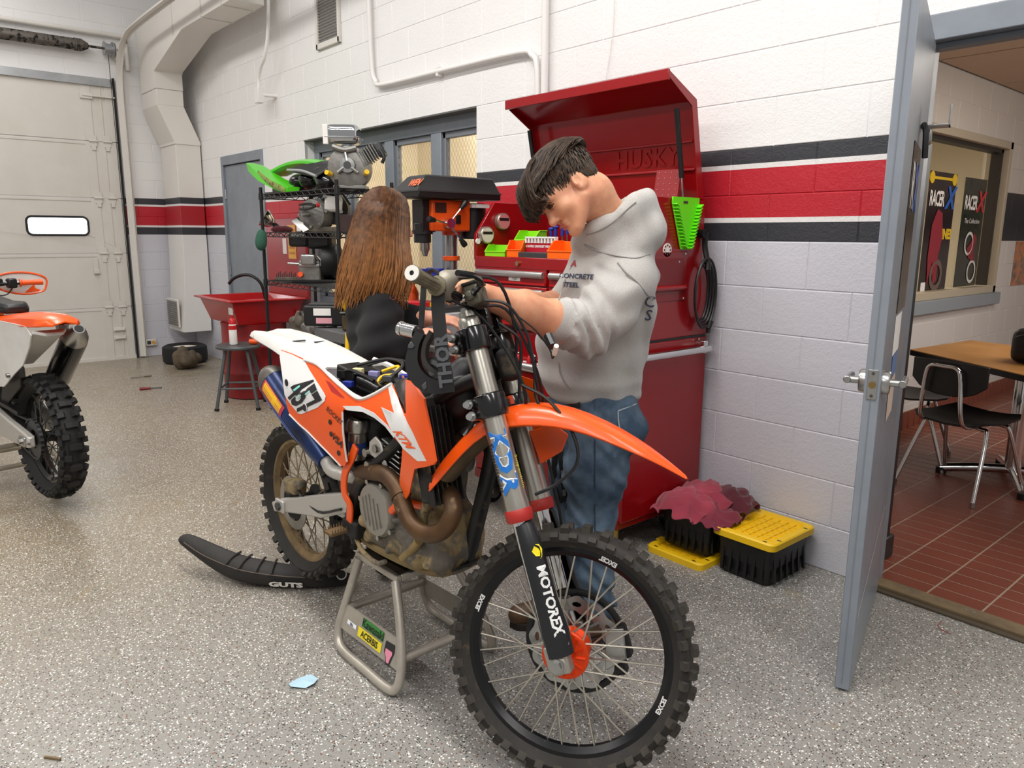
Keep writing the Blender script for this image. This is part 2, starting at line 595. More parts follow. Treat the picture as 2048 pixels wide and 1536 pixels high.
def block_mesh(w, h):
 k = (round(w, 3), round(h, 3))
 if k not in _bcache:
  b, d = 0.0045, 0.0035
  vs = [(b, 0, b), (w - b, 0, b), (w - b, 0, h - b), (b, 0, h - b), (0, d, 0), (w, d, 0), (w, d, h), (0, d, h), (0, 0.03, 0), (w, 0.03, 0), (w, 0.03, h), (0, 0.03, h)]
  fs = [(0, 1, 2, 3)] + [(i, 4 + i, 4 + (i + 1) % 4, (i + 1) % 4) for i in range(4)] + [(4 + i, 8 + i, 8 + (i + 1) % 4, 4 + (i + 1) % 4) for i in range(4)]
  me = bpy.data.meshes.new('block'); me.from_pydata(vs, [], fs)
  bm = bmesh.new(); bm.from_mesh(me); bmesh.ops.recalc_face_normals(bm, faces=bm.faces); bm.to_mesh(me); bm.free()
  _bcache[k] = me
 return _bcache[k]
def lay_blocks(parent, m, a0, a1, z1, openings, place, rot, phase=0.0, margin=160):
 """Running-bond blocks on a wall; place(a, z) -> world corner; openings = [(a0, a1, z0, z1)]; each block is a part."""
 W = 2 * CS
 row = 0; z = 0.0
 while z < z1 - 1e-4:
  off = phase + (CS if row % 2 else 0)
  cuts = []
  a = a0 - ((a0 - off) % W)
  while a < a1:
   lo, hi = max(a, a0), min(a + W, a1)
   segs = [(lo, hi)]
   for o0, o1, p0, p1 in openings:
    if p0 < z + CS - 0.02 and p1 > z + 0.02:
     ns = []
     for s0, s1 in segs:
      if o1 <= s0 or o0 >= s1: ns.append((s0, s1)); continue
      if s0 < o0: ns.append((s0, o0))
      if s1 > o1: ns.append((o1, s1))
     segs = ns
   cuts += [q for q in segs if q[1] - q[0] > 0.012]
   a += W
  for s0, s1 in cuts:
   ps = [to_px(place(t, z + CS * k)) for t in (s0, s1) for k in (0, 1)]
   if max(q[0] for q in ps) < -margin or min(q[0] for q in ps) > 2048 + margin or max(q[1] for q in ps) < -margin or min(q[1] for q in ps) > 1536 + margin:
    continue
   me = block_mesh(s1 - s0, CS)
   if not me.materials: me.materials.append(m)
   o = bpy.data.objects.new('block', me)
   if me.materials[0] is not m:
    o.material_slots[0].link = 'OBJECT'; o.material_slots[0].material = m
   COL.objects.link(o)
   o.parent = parent
   o.location = place(s0, z); o.rotation_euler = (0, 0, rot)
  z += CS; row += 1
# ---- floor with colour flakes
def floor_material():
 N = NT('epoxy_flake_floor')
 pos = N.n('ShaderNodeNewGeometry').outputs['Position']
 big = N.noise(pos, 0.55, 4, 0.5)
 sep = N.n('ShaderNodeSeparateXYZ'); N.l(pos, sep.inputs[0])
 away = N.math('MULTIPLY', N.math('SUBTRACT', N.math('MULTIPLY', sep.outputs[0], -1.0), 1.9), 0.45, True)
 f = N.math('MULTIPLY', away, N.math('ADD', N.math('MULTIPLY', big, 0.7), 0.55), True)
 base = N.mix(f, '92908b', '988a72')
 sm = N.noise(pos, 90, 3, 0.6)
 base = N.mix(N.math('MULTIPLY', N.ramp(sm, [(0.4, 0.0), (0.6, 1.0)]), 0.30), base, '7a7670')
 def flakes(scale, thresh, size, colr, prev, off):
  mp = N.n('ShaderNodeMapping'); mp.inputs['Location'].default_value = (off, off * 1.7, 0); mp.inputs['Scale'].default_value = (1, 1, 0)
  N.l(pos, mp.inputs['Vector'])
  wob = N.n('ShaderNodeTexNoise'); wob.inputs['Scale'].default_value = 260; N.l(mp.outputs[0], wob.inputs['Vector'])
  ad = N.n('ShaderNodeVectorMath', operation='MULTIPLY_ADD'); N.l(wob.outputs[1], ad.inputs[0]); ad.inputs[1].default_value = (0.006, 0.006, 0); N.l(mp.outputs[0], ad.inputs[2])
  vo = N.n('ShaderNodeTexVoronoi'); vo.inputs['Scale'].default_value = scale; N.l(ad.outputs[0], vo.inputs['Vector'])
  hit = N.math('LESS_THAN', vo.outputs['Distance'], size)
  rnd = N.n('ShaderNodeSeparateColor'); N.l(vo.outputs['Color'], rnd.inputs[0])
  pick = N.math('LESS_THAN', rnd.outputs[0], thresh)
  return N.mix(N.math('MULTIPLY', hit, pick), prev, colr)
 c = flakes(190, 0.45, 0.42, '86827c', base, 0.3)
 c = flakes(160, 0.20, 0.40, 'e9e7e2', c, 1.1)
 c = flakes(165, 0.27, 0.40, '2c2a28', c, 5.3)
 c = flakes(105, 0.07, 0.38, 'dedbd3', c, 9.1)
 c = flakes(110, 0.06, 0.36, '7a5340', c, 3.7)
 dirt = N.ramp(N.noise(pos, 1.3, 6, 0.7, 0.6), [(0.56, 0.0), (0.72, 1.0)])
 c = N.mix(N.math('MULTIPLY', N.math('MULTIPLY', dirt, away), 0.45), c, '6e5a3c')
 d2 = N.ramp(N.noise(pos, 5.0, 6, 0.75, 0.4), [(0.60, 0.0), (0.70, 1.0)])
 c = N.mix(N.math('MULTIPLY', N.math('MULTIPLY', d2, away), 0.28), c, '8a6f3c')
 d3 = N.ramp(N.noise(pos, 3.1, 5, 0.7, 0.3), [(0.63, 0.0), (0.70, 1.0)])
 c = N.mix(N.math('MULTIPLY', d3, 0.30), c, 'a08446')
 N.l(c, N.b.inputs['Base Color'])
 N.l(N.math('ADD', N.math('MULTIPLY', N.noise(pos, 2.2, 4), 0.28), 0.20), N.b.inputs['Roughness'])
 N.bump(N.noise(pos, 28, 4, 0.6), 0.10, 0.004)
 return N.mat
struct('floor', MB().bb(XB - 0.2, 5.0, -6.0, YW + 0.02, -0.12, 0.0), floor_material(), smooth=0)
# ---- long wall
D2 = (-8.33, -7.25, -0.1, 2.2352)            # grey service door
W1 = (-6.36, -3.937, 0.8128, 2.2352)         # wired-glass window band
DW = (-1.31, -0.22, -0.1, 2.2352)            # doorway to the classroom
mb = MB()
y0, y1 = YW + 0.0035, YW + 0.20
for x0, x1, z0, z1 in ((XB - 0.2, D2[0], 0, 4.3), (D2[0], D2[1], 2.2352, 4.3), (D2[1], W1[0], 0, 4.3), (W1[0], W1[1], 0, W1[2]), (W1[0], W1[1], 2.2352, 4.3), (W1[1], DW[0], 0, 4.3), (DW[0], DW[1], 2.2352, 4.3), (DW[1], 5.0, 0, 4.3)):
 mb.bb(x0, x1, y0, y1, z0, z1)
wr = struct('wall_right', mb, M_WALL, smooth=0)
lay_blocks(wr, M_WALL, XB, 2.0, 4.2, [D2, W1, DW], lambda a, z: Vector((a, YW, z)), 0.0, phase=-0.02)
# ---- back wall with the overhead door opening
GD = (-1.6, 2.40, -0.1, 3.048)
mb = MB()
for a0, a1, z0, z1 in ((-6.0, GD[0], 0, 4.3), (GD[0], GD[1], 3.048, 4.3), (GD[1], YW + 0.2, 0, 4.3)):
 mb.bb(XB - 0.2, XB - 0.0035, a0, a1, z0, z1)
wb = struct('wall_back', mb, M_WALL, smooth=0)
lay_blocks(wb, M_WALL, 0.0, YW - 0.004, 4.3, [GD], lambda a, z: Vector((XB, a, z)), PI / 2, phase=0.1)
# ---- overhead door: five sections
M_GDOOR = mat('overhead_door_paint', 'd9d4cc', 0.45, var=('cdc7bd', 3, 0.5))
M_RUST = mat('oily_spring_steel', '6d6760', 0.5, 0.7, dirt=('14110f', 16, 0.50))
M_ALU = mat('galvanised', 'b4b6b8', 0.35, 0.8, var=('8f9193', 5, 0.5))
M_RUB = mat('black_rubber', '151515', 0.6)
gd = thing('door_1', None, None, (XB, 0.4, 0)); gd['kind'] = 'structure'
gd['label'] = 'white overhead garage door with oval window'
SEC = 0.605
for i in range(5):
 z0 = 0.005 + i * SEC; z1 = z0 + SEC - 0.006
 mb = MB(); xs = XB + 0.02
 win = None
 outer = [(xs, GD[0], z0), (xs, 2.385, z0), (xs, 2.385, z1), (xs, GD[0], z1)]
 holes = []
 if i == 2:
  y0, y1, a, b = 1.42, 2.00, 1.415, 1.605; r = 0.05; hole = []
  for cy, cz, t0 in ((y1 - r, b - r, 0), (y0 + r, b - r, 90), (y0 + r, a + r, 180), (y1 - r, a + r, 270)):
   hole += [(xs, cy + r * math.cos(rad(t0 + k * 15)), cz + r * math.sin(rad(t0 + k * 15))) for k in range(7)]
  holes = [hole]
 mb.holed(outer, holes, (-0.045, 0, 0))
 sec = part('panel', mb, M_GDOOR, gd, bevel=0.004)
 # stamped ridge lines near the joints
 r_ = MB()
 r_.bb(xs, xs + 0.006, GD[0], 2.16, z1 - 0.035, z1 - 0.012)
 part('stamped_ridge', r_, M_GDOOR, sec, bevel=0.002)
 st = MB()
 for yy, w in ((2.10, 0.09), (2.24, 0.02), (2.33, 0.09)):
  st.bb(xs, xs + 0.008, yy - w / 2, yy + w / 2, z0 + 0.002, z1 - 0.002)
 part('end_stile', st, M_GDOOR, sec, bevel=0.002)
 if i == 2:
  g = MB()
  ring = [Vector(q) + Vector((0.004, 0, 0)) for q in hole]
  g.tube(ring, 0.013, 6, 1, closed=True)
  part('window_gasket', g, M_RUB, sec)
  gl = MB().prism([(xs - 0.02, q[1], q[2]) for q in hole], (-0.004, 0, 0))
  part('pane', gl, mat('daylit_pane', 'ffffff', 0.2, emit=('f4fbff', 9.0)), sec, smooth=0)
 if i > 0:
  for yy in (2.13, 2.27):
   h = MB()
   h.bb(xs + 0.008, xs + 0.014, yy - 0.035, yy + 0.035, z0 - 0.06, z0 + 0.06)
   h.cyl((xs + 0.02, yy - 0.045, z0 - 0.003), (xs + 0.02, yy + 0.045, z0 - 0.003), 0.010, n=8)
   h.bb(xs + 0.012, xs + 0.02, yy - 0.02, yy + 0.02, z0 - 0.10, z0 - 0.05)
   part('hinge', h, M_GDOOR, gd, bevel=0.002)
for zz, w in ((0.335, 0.05), (0.24, 0.06)):
 part('lift_handle', MB().bb(XB + 0.02, XB + 0.06, 2.16, 2.16 + 0.11, zz, zz + 0.018).bb(XB + 0.02, XB + 0.03, 2.15, 2.28, zz - 0.02, zz + 0.035), M_GDOOR, gd, bevel=0.004)
part('slide_latch', MB().bb(XB + 0.028, XB + 0.045, 2.01, 2.06, 0.98, 1.16).bb(XB + 0.03, XB + 0.06, 2.005, 2.065, 0.99, 1.03), M_GDOOR, gd, bevel=0.003)
part('top_bracket', MB().bb(XB + 0.028, XB + 0.05, 2.04, 2.16, 2.86, 2.92).bb(XB + 0.03, XB + 0.06, 2.06, 2.38, 2.885, 2.90), M_GDOOR, gd, bevel=0.002)
part('bottom_seal', MB().bb(XB - 0.02, XB + 0.03, GD[0], 2.38, 0.0, 0.035), M_GDOOR, gd)
part('header_channel', MB().bb(XB + 0.005, XB + 0.05, GD[0], 2.36, 3.0, 3.085), M_ALU, gd, bevel=0.003)
# torsion spring on its shaft, cable drum, tracks
sp = thing('torsion_spring', 'oily grey torsion spring and cable drum above the overhead door', 'spring', (XB + 0.1, 1.3, 3.38))
zc = 3.385
part('shaft', MB().cyl((XB + 0.11, -0.6, zc), (XB + 0.11, 2.44, zc), 0.013, n=8), M_RUST, sp)
mb = MB().cyl((XB + 0.11, -0.3, zc), (XB + 0.11, 2.10, zc), 0.058, n=20)
for k in range(3):
 mb.cyl((XB + 0.11, 2.02 + 0.024 * k, zc), (XB + 0.11, 2.034 + 0.024 * k, zc), 0.064, n=20)
part('spring_coil', mb, M_RUST, sp)
part('winding_cone', MB().cyl((XB + 0.11, 2.10, zc), (XB + 0.11, 2.15, zc), 0.055, 0.03, n=14), M_RUST, sp)
part('cable_drum', MB().lathe([(0.03, 0), (0.072, 0.0), (0.072, 0.012), (0.055, 0.016), (0.055, 0.075), (0.078, 0.08), (0.078, 0.095), (0.03, 0.095)], (XB + 0.11, 2.30, zc), (0, 1, 0), 20), M_ALU, sp)
part('end_bearing_plate', MB().bb(XB + 0.01, XB + 0.16, 2.41, 2.418, zc - 0.10, zc + 0.07), M_GDOOR, sp, bevel=0.002)
part('lift_cable', MB().cyl((XB + 0.07, 2.35, zc - 0.05), (XB + 0.06, 2.36, 0.05), 0.003, n=5), M_RUB, sp)
tr = thing('door_track', 'white curved steel track of the overhead door running toward the camera', 'track', (XB + 0.1, 2.42, 0))
xt, yt = XB + 0.08, 2.425
path = [(xt, yt, 0.02), (xt, yt, 1.5), (xt, yt, 2.55), (xt, yt, 2.95), (xt + 0.05, yt, 3.18), (xt + 0.20, yt, 3.36), (xt + 0.42, yt, 3.455), (xt + 0.8, yt, 3.50), (xt + 2.5, yt, 3.52), (xt + 5.6, yt, 3.55)]
part('rail', MB().strap(path, 0.055, 0.012, (0, 1, 0), 5), M_WHITE, tr)
part('rail_lip', MB().strap([(q[0] + 0.0, yt + 0.03, q[2]) for q in path], 0.05, 0.008, (1, 0, 0.3), 5), M_WHITE, tr)
part('weather_strip', MB().bb(XB + 0.015, XB + 0.05, 2.372, 2.392, 0.0, 3.1), M_RUB, tr)
part('mounting_angle', MB().bb(XB, XB + 0.012, 2.43, 2.50, 0.0, 3.30).bb(XB, XB + 0.07, 2.452, 2.462, 0, 3.30), M_WHITE, tr, bevel=0.002)
for k, xx in enumerate((xt + 3.05, xt + 3.35)):
 part('hanger_clamp', MB().torus((xx, yt, 3.53), (1, 0, 0), 0.085, 0.016, 20, 6, flat=0.03), M_WHITE, tr)
pp = MB().tube([(XB + 0.05, -0.5, 3.53), (XB + 0.05, 2.52, 3.545)], 0.026, 10, 1).tube([(XB + 0.05, 2.52, 3.57), (XB + 0.05, 2.535, 3.50), (XB + 0.05, 2.54, 3.2)], 0.026, 10, 3)
solo('pipe', pp, M_WHITE, 'white pipe along the block wall above the torsion spring', 'pipe')
ob = MB().bb(XB + 0.02, XB + 0.05, 2.48, 2.60, 0.13, 0.21)
so_ = thing('safety_sensor', 'small outlet box with orange lens low beside the overhead door track', 'sensor', (XB + 0.03, 2.54, 0.13))
part('housing', ob, M_WHITE, so_, bevel=0.006)
part('lens', MB().cyl((XB + 0.05, 2.565, 0.17), (XB + 0.058, 2.565, 0.17), 0.022, n=12), mat('amber_lens', 'd8a052', 0.3), so_)
part('face_plate', MB().bb(XB + 0.05, XB + 0.054, 2.495, 2.535, 0.15, 0.19), mat('dark_plate', '3a3a38', 0.5), so_)
# ---- grey service door in the long wall
d2 = thing('door_2', None, None, (-7.8, YW, 0)); d2['kind'] = 'structure'; d2['label'] = 'plain grey steel door in the long wall behind the duct'
part('door_frame', MB().bb(D2[0], D2[0] + 0.05, YW - 0.012, YW + 0.15, 0, D2[3]).bb(D2[1] - 0.05, D2[1], YW - 0.012, YW + 0.15, 0, D2[3]).bb(D2[0] + 0.05, D2[1] - 0.05, YW - 0.012, YW + 0.15, D2[3] - 0.09, D2[3]), M_GREY, d2, bevel=0.004)
lf = part('door_leaf', MB().bb(D2[0] + 0.055, D2[1] - 0.055, YW + 0.012, YW + 0.055, 0.01, D2[3] - 0.096), M_GREY, d2, bevel=0.003)
for zz in (0.25, 1.05, 1.85):
 part('hinge', MB().cyl((D2[0] + 0.053, YW + 0.005, zz - 0.05), (D2[0] + 0.053, YW + 0.005, zz + 0.05), 0.009, n=8), M_ALU, lf)
part('threshold_gap', MB().bb(D2[0], D2[1], YW + 0.15, YW + 0.2, 0, D2[3]), M_GREYD, d2)
# ---- window band with wired glass
def wired_glass():
 N = NT('wired_glass')
 t = N.n('ShaderNodeBsdfTransparent'); g = N.n('ShaderNodeBsdfGlossy'); g.inputs['Roughness'].default_value = 0.06
 d = N.n('ShaderNodeBsdfDiffuse'); d.inputs['Color'].default_value = lin('a39a86')
 pos = N.n('ShaderNodeNewGeometry').outputs['Position']
 sep = N.n('ShaderNodeSeparateXYZ'); N.l(pos, sep.inputs[0])
 def lines(sg):
  s_ = N.math('ADD', N.math('MULTIPLY', sep.outputs[0], 1.0), N.math('MULTIPLY', sep.outputs[2], 0.62 * sg))
  fr = N.math('FRACT', N.math('MULTIPLY', s_, 28.0))
  return N.math('LESS_THAN', fr, 0.06)
 w = N.math('MAXIMUM', lines(1), lines(-1))
 m1 = N.n('ShaderNodeMixShader'); m1.inputs[0].default_value = 0.06; N.l(t.outputs[0], m1.inputs[1]); N.l(g.outputs[0], m1.inputs[2])
 m2 = N.n('ShaderNodeMixShader'); N.l(w, m2.inputs[0]); N.l(m1.outputs[0], m2.inputs[1]); N.l(d.outputs[0], m2.inputs[2])
 out = [q for q in N.t.nodes if q.type == 'OUTPUT_MATERIAL'][0]
 N.l(m2.outputs[0], out.inputs[0])
 return N.mat
def clear_glass(refl=0.07):
 N = NT('clear_glass')
 t = N.n('ShaderNodeBsdfTransparent'); g = N.n('ShaderNodeBsdfGlossy'); g.inputs['Roughness'].default_value = 0.02
 m1 = N.n('ShaderNodeMixShader'); m1.inputs[0].default_value = refl; N.l(t.outputs[0], m1.inputs[1]); N.l(g.outputs[0], m1.inputs[2])
 out = [q for q in N.t.nodes if q.type == 'OUTPUT_MATERIAL'][0]
 N.l(m1.outputs[0], out.inputs[0])
 return N.mat
M_WIRED = wired_glass(); M_GLASS = clear_glass()
w1 = thing('window_1', None, None, (-5.1, YW, W1[2])); w1['kind'] = 'structure'; w1['label'] = 'grey framed window band with wired glass panes'
yf0, yf1 = YW + 0.09, YW + 0.16
mull = [W1[0] + 0.02, -5.80, -5.13, -4.51, W1[1] - 0.0]
mb = MB().bb(W1[0], W1[1], yf0, yf1, W1[3] - 0.10, W1[3]).bb(W1[0], W1[1], yf0, yf1, W1[2], W1[2] + 0.08)
part('frame', mb, M_GREY, w1, bevel=0.004)
for i, x in enumerate(mull):
 a = 0.06
 part('mullion', MB().bb(max(x - a, W1[0]), min(x + a, W1[1]), yf0, yf1, W1[2] + 0.08, W1[3] - 0.10), M_GREY, w1, bevel=0.004)
for i in range(4):
 x0, x1 = mull[i] + 0.06, mull[i + 1] - 0.06
 sash = MB()
 for s0, s1, t0, t1 in ((x0, x0 + 0.03, W1[2] + 0.08, W1[3] - 0.10), (x1 - 0.03, x1, W1[2] + 0.08, W1[3] - 0.10), (x0, x1, W1[3] - 0.14, W1[3] - 0.10), (x0, x1, W1[2] + 0.08, W1[2] + 0.12)):
  sash.bb(s0, s1, yf0 + 0.02, yf1 - 0.01, t0, t1)
 ss = part('sash', sash, M_GREYD, w1, bevel=0.003)
 part('pane', MB().bb(x0 + 0.03, x1 - 0.03, yf0 + 0.035, yf0 + 0.041, W1[2] + 0.12, W1[3] - 0.14), M_WIRED, ss, smooth=0)
part('lintel', MB().bb(W1[0], W1[1], YW - 0.004, YW + 0.09, W1[3] - 0.006, W1[3] + 0.004), mat('lintel_steel', '62615f', 0.6), w1)
# storeroom behind it
struct('wall_storeroom', MB().bb(-8.4, -2.6, 4.75, 4.85, 0, 3.1).bb(-7.2, -7.1, YW + 0.2, 4.75, 0, 3.1).bb(-2.75, -2.65, YW + 0.2, 4.75, 0, 3.1), M_CREAM, smooth=0)
struct('floor_storeroom', MB().bb(-7.2, -2.65, YW + 0.2, 4.75, -0.05, 0), M_GREYD, smooth=0)
struct('ceiling_storeroom', MB().bb(-7.2, -2.65, YW + 0.2, 4.85, 3.0, 3.1), M_CREAM, smooth=0)
# ---- doorway: frame, threshold
fr = thing('trim_1', None, None, (-1.28, YW, 0)); fr['kind'] = 'structure'; fr['label'] = 'grey steel frame of the classroom doorway'
part('frame_header', MB().bb(DW[0], DW[1], YW - 0.015, YW + 0.13, 2.145, 2.2352), M_GREY, fr, bevel=0.004)
part('frame_stop', MB().bb(DW[0], DW[1], YW + 0.035, YW + 0.10, 2.125, 2.145), M_GREYD, fr, bevel=0.003)
part('frame_jamb', MB().bb(DW[0], DW[0] + 0.052, YW - 0.015, YW + 0.13, 0, 2.145).bb(DW[0] + 0.052, DW[0] + 0.067, YW + 0.035, YW + 0.10, 0, 2.145), M_GREY, fr, bevel=0.004)
part('frame_jamb', MB().bb(DW[1] - 0.052, DW[1], YW - 0.015, YW + 0.13, 0, 2.145), M_GREY, fr, bevel=0.004)
M_OLDW = mat('worn_wood', '7d6a4c', 0.7, var=('51412d', 9, 0.7), bump=(40, 0.3))
mb = MB().bb(DW[0] + 0.06, DW[1] - 0.05, YW + 0.0, YW + 0.085, 0.0, 0.018)
th = struct('trim_2', mb, M_OLDW, bevel=0.004); th['label'] = 'worn wooden threshold strip of the classroom doorway'
part('threshold_edge', MB().bb(DW[0] + 0.055, DW[1], YW - 0.035, YW, 0.0, 0.008), mat('dirty_wood_edge', '4c4030', 0.8, bump=(30, 0.4)), th, bevel=0.003)
for xx in (-1.12, -1.09, -0.90, -0.87, -0.66, -0.63):
 part('screw', MB().cyl((xx, YW + 0.045, 0.017), (xx, YW + 0.045, 0.0195), 0.006, n=8), M_ALU, th)
# ---- classroom
XC = -2.281
WC = (5.60, 7.50, 0.985, 2.235)
mb = MB()
for a0, a1, z0, z1 in ((YW + 0.2, WC[0], 0, 2.65), (WC[0], WC[1], 0, WC[2]), (WC[0], WC[1], WC[3], 2.65), (WC[1], 9.6, 0, 2.65)):
 mb.bb(XC - 0.2, XC - 0.0035, a0, a1, z0, z1)
wc = struct('wall_left', mb, M_CLASS, smooth=0)
lay_blocks(wc, M_CLASS, YW + 0.22, 9.5, 2.62, [(WC[0], WC[1], WC[2], WC[3])], lambda a, z: Vector((XC, a, z)), PI / 2, phase=0.0, margin=60)
struct('wall_far', MB().bb(XC - 0.2, 4.0, 9.5, 9.7, 0, 2.65), M_CLASS, smooth=0)
struct('wall_partition', MB().bb(XC, DW[0], YW + 0.2, YW + 0.203, 0, 2.65).bb(DW[1], 3.0, YW + 0.2, YW + 0.203, 0, 2.65), M_CLASS, smooth=0)
def quarry(name):
 N = NT(name)
 pos = N.n('ShaderNodeNewGeometry').outputs['Position']
 oi = N.n('ShaderNodeObjectInfo').outputs['Random']
 c = N.mix(N.noise(pos, 5, 4), '8a4634', '6d3627')
 c = N.mix(N.math('MULTIPLY', oi, 0.5), c, '7b3f30')
 N.l(c, N.b.inputs['Base Color']); N.b.inputs['Roughness'].default_value = 0.32
 return N.mat
M_QT = quarry('quarry_tile')
M_GROUT = mat('tile_grout', 'a89684', 0.8)
YT0, YT1 = YW + 0.085, 5.30
def far_tiles():
 N = NT('quarry_tile_floor')
 pos = N.n('ShaderNodeNewGeometry').outputs['Position']
 br = N.n('ShaderNodeTexBrick'); br.offset = 0.0
 br.inputs['Color1'].default_value = lin('85442f'); br.inputs['Color2'].default_value = lin('743a2a'); br.inputs['Mortar'].default_value = lin('a89684')
 br.inputs['Scale'].default_value = 1.0; br.inputs['Brick Width'].default_value = 0.2032; br.inputs['Row Height'].default_value = 0.1016; br.inputs['Mortar Size'].default_value = 0.004
 mp = N.n('ShaderNodeMapping'); mp.inputs['Location'].default_value = (0.045, -YT0, 0); N.l(pos, mp.inputs['Vector'])
 N.l(mp.outputs[0], br.inputs['Vector']); N.l(br.outputs[0], N.b.inputs['Base Color']); N.b.inputs['Roughness'].default_value = 0.32
 return N.mat
M_FART = far_tiles()
fc = struct('floor_classroom', MB().bb(XC, 3.0, YW + 0.02, YT1, -0.06, 0.0112), M_FART, smooth=0)
struct('floor_far', MB().bb(XC, 3.0, YT1, 9.5, -0.06, 0.0125), M_FART, smooth=0)
tw, td = 0.2032, 0.1016
tm = None
for iy in range(int((YT1 - YT0) / td) + 1):
 for ix in range(-11, 3):
  x0, yy = ix * tw - 0.045, YT0 + iy * td
  if yy + td > YT1 + 0.02 or x0 < XC: continue
  q = to_px((x0 + 0.1, yy + 0.05, 0.01))
  if not (1700 < q[0] < 2140 and q[1] < 1400): continue
  if tm is None:
   tm = mesh_of('tile', MB().bb(0.004, tw - 0.004, 0.004, td - 0.004, 0, 0.0065), M_QT, 0)
  o = bpy.data.objects.new('tile', tm); COL.objects.link(o); o.parent = fc; o.location = (x0, yy, 0.006)
# tiled base along the classroom wall and on the doorway reveal
bs = struct('baseboard_left', MB().bb(XC - 0.001, XC + 0.008, YW + 0.2, 9.5, 0.0, 0.15), M_GROUT, smooth=0)
for k in range(60):
 y_ = YW + 0.24 + k * 0.1056
 if y_ > 9.3: break
 q = to_px((XC, y_, 0.1))
 if q[0] < 1700: continue
 part('tile', MB().bb(XC + 0.004, XC + 0.014, y_, y_ + 0.098, 0.004, 0.148), M_QT, bs, bevel=0.002, seg=1)
bt = struct('baseboard_jamb', MB().bb(DW[0] - 0.01, DW[0] + 0.012, YW + 0.13, YW + 0.21, 0.0, 0.21), M_GROUT, smooth=0)
part('tile', MB().bb(DW[0], DW[0] + 0.02, YW + 0.134, YW + 0.206, 0.006, 0.205), M_QT, bt, bevel=0.003)
# ceiling tiles
M_CT = mat('ceiling_tile', 'c2ab94', 0.9, bump=(120, 0.4))
ce = struct('ceiling', MB().bb(XC, 3.0, YW + 0.2, 9.5, 2.655, 2.75), mat('ceiling_shadow', '5d5047', 0.9), smooth=0)
for ix in range(0, 7):
 for iy in range(0, 6):
  x0, yy = XC + 0.02 + ix * 0.61, YW + 0.25 + iy * 1.22
  q = to_px((x0 + 0.3, yy + 0.6, 2.64))
  if not (1500 < q[0] < 2500): continue
  part('tile', MB().bb(x0 + 0.011, x0 + 0.599, yy + 0.011, yy + 1.209, 2.632, 2.654), M_CT, ce, smooth=0)
# classroom window: frame, sill, pane
M_BEIGE = mat('beige_frame', 'b7ab96', 0.45)
w2 = thing('window_2', None, None, (XC, 6.5, WC[2])); w2['kind'] = 'structure'; w2['label'] = 'beige framed interior window of the classroom with posters on it'
mb = MB()
for a0, a1, z0, z1 in ((WC[0], WC[0] + 0.06, WC[2], WC[3]), (WC[1] - 0.06, WC[1], WC[2], WC[3]), (WC[0], WC[1], WC[3] - 0.06, WC[3]), (WC[0], WC[1], WC[2], WC[2] + 0.06)):
 mb.bb(XC - 0.16, XC + 0.02, a0, a1, z0, z1)
part('frame', mb, M_BEIGE, w2, bevel=0.004)
mb = MB()
for a0, a1, z0, z1 in ((WC[0] + 0.06, WC[0] + 0.10, WC[2] + 0.06, WC[3] - 0.06), (WC[1] - 0.10, WC[1] - 0.06, WC[2] + 0.06, WC[3] - 0.06), (WC[0] + 0.06, WC[1] - 0.06, WC[3] - 0.09, WC[3] - 0.06)):
 mb.bb(XC - 0.11, XC - 0.03, a0, a1, z0, z1)
part('glazing_bead', mb, mat('dark_bead', '2c2724', 0.5), w2)
part('sill', MB().bb(XC - 0.05, XC + 0.05, WC[0] - 0.05, WC[1] + 0.06, WC[2] - 0.10, WC[2]), mat('sill_paint', '8e979e', 0.4), w2, bevel=0.006)
part('pane', MB().bb(XC - 0.075, XC - 0.069, WC[0] + 0.06, WC[1] - 0.06, WC[2] + 0.06, WC[3] - 0.06), M_GLASS, w2, smooth=0)
# office behind the classroom window
struct('wall_office', MB().bb(-5.2, -5.1, 4.9, 11.0, 0, 2.8), M_CREAM, smooth=0)
struct('wall_office_side', MB().bb(-5.2, XC - 0.2, 10.0, 10.1, 0, 2.8).bb(-5.2, XC - 0.2, 4.9, 5.0, 0, 2.8), M_CREAM, smooth=0)
struct('wall_office_dark', MB().bb(-5.1, -5.02, 8.2, 10.0, 0.0, 2.0).bb(-5.1, -5.05, 5.2, 10.0, 0.0, 1.15), M_GREYW, smooth=0)
struct('floor_office', MB().bb(-5.2, XC - 0.2, 4.9, 10.1, -0.05, 0), M_GREYD, smooth=0)
struct('ceiling_office', MB().bb(-5.2, XC - 0.2, 4.9, 10.1, 2.75, 2.85), M_CREAM, smooth=0)
# ================================================================== things fixed to the walls
M_RED = mat('tool_chest_red', '97080f', 0.26, coat=0.3, var=('82060c', 2, 0.4))
M_REDD = mat('red_enamel_dark', '8a0f13', 0.3, coat=0.3, var=('6d0b0e', 3, 0.5))
M_CHROME = mat('chrome', 'd8d8d8', 0.12, 1.0)
M_STEEL = mat('brushed_steel', 'b9b9b7', 0.3, 1.0, var=('96948f', 12, 0.5))
M_BLK = mat('black_plastic', '121213', 0.42)
M_BLKG = mat('black_gloss', '0d0d0e', 0.18, coat=0.4)
M_DGREY = mat('dark_grey_metal', '4a4b4c', 0.45, 0.4)
M_ORANGE = mat('orange_plastic', 'ea5411', 0.35)
M_GREEN = mat('lime_plastic', '6be31c', 0.4)
M_YEL = mat('yellow_plastic', 'edbf12', 0.45)
M_BLUE = mat('blue_plastic', '22308e', 0.4)
M_PAPER = mat('white_paper', 'ece9e4', 0.7)
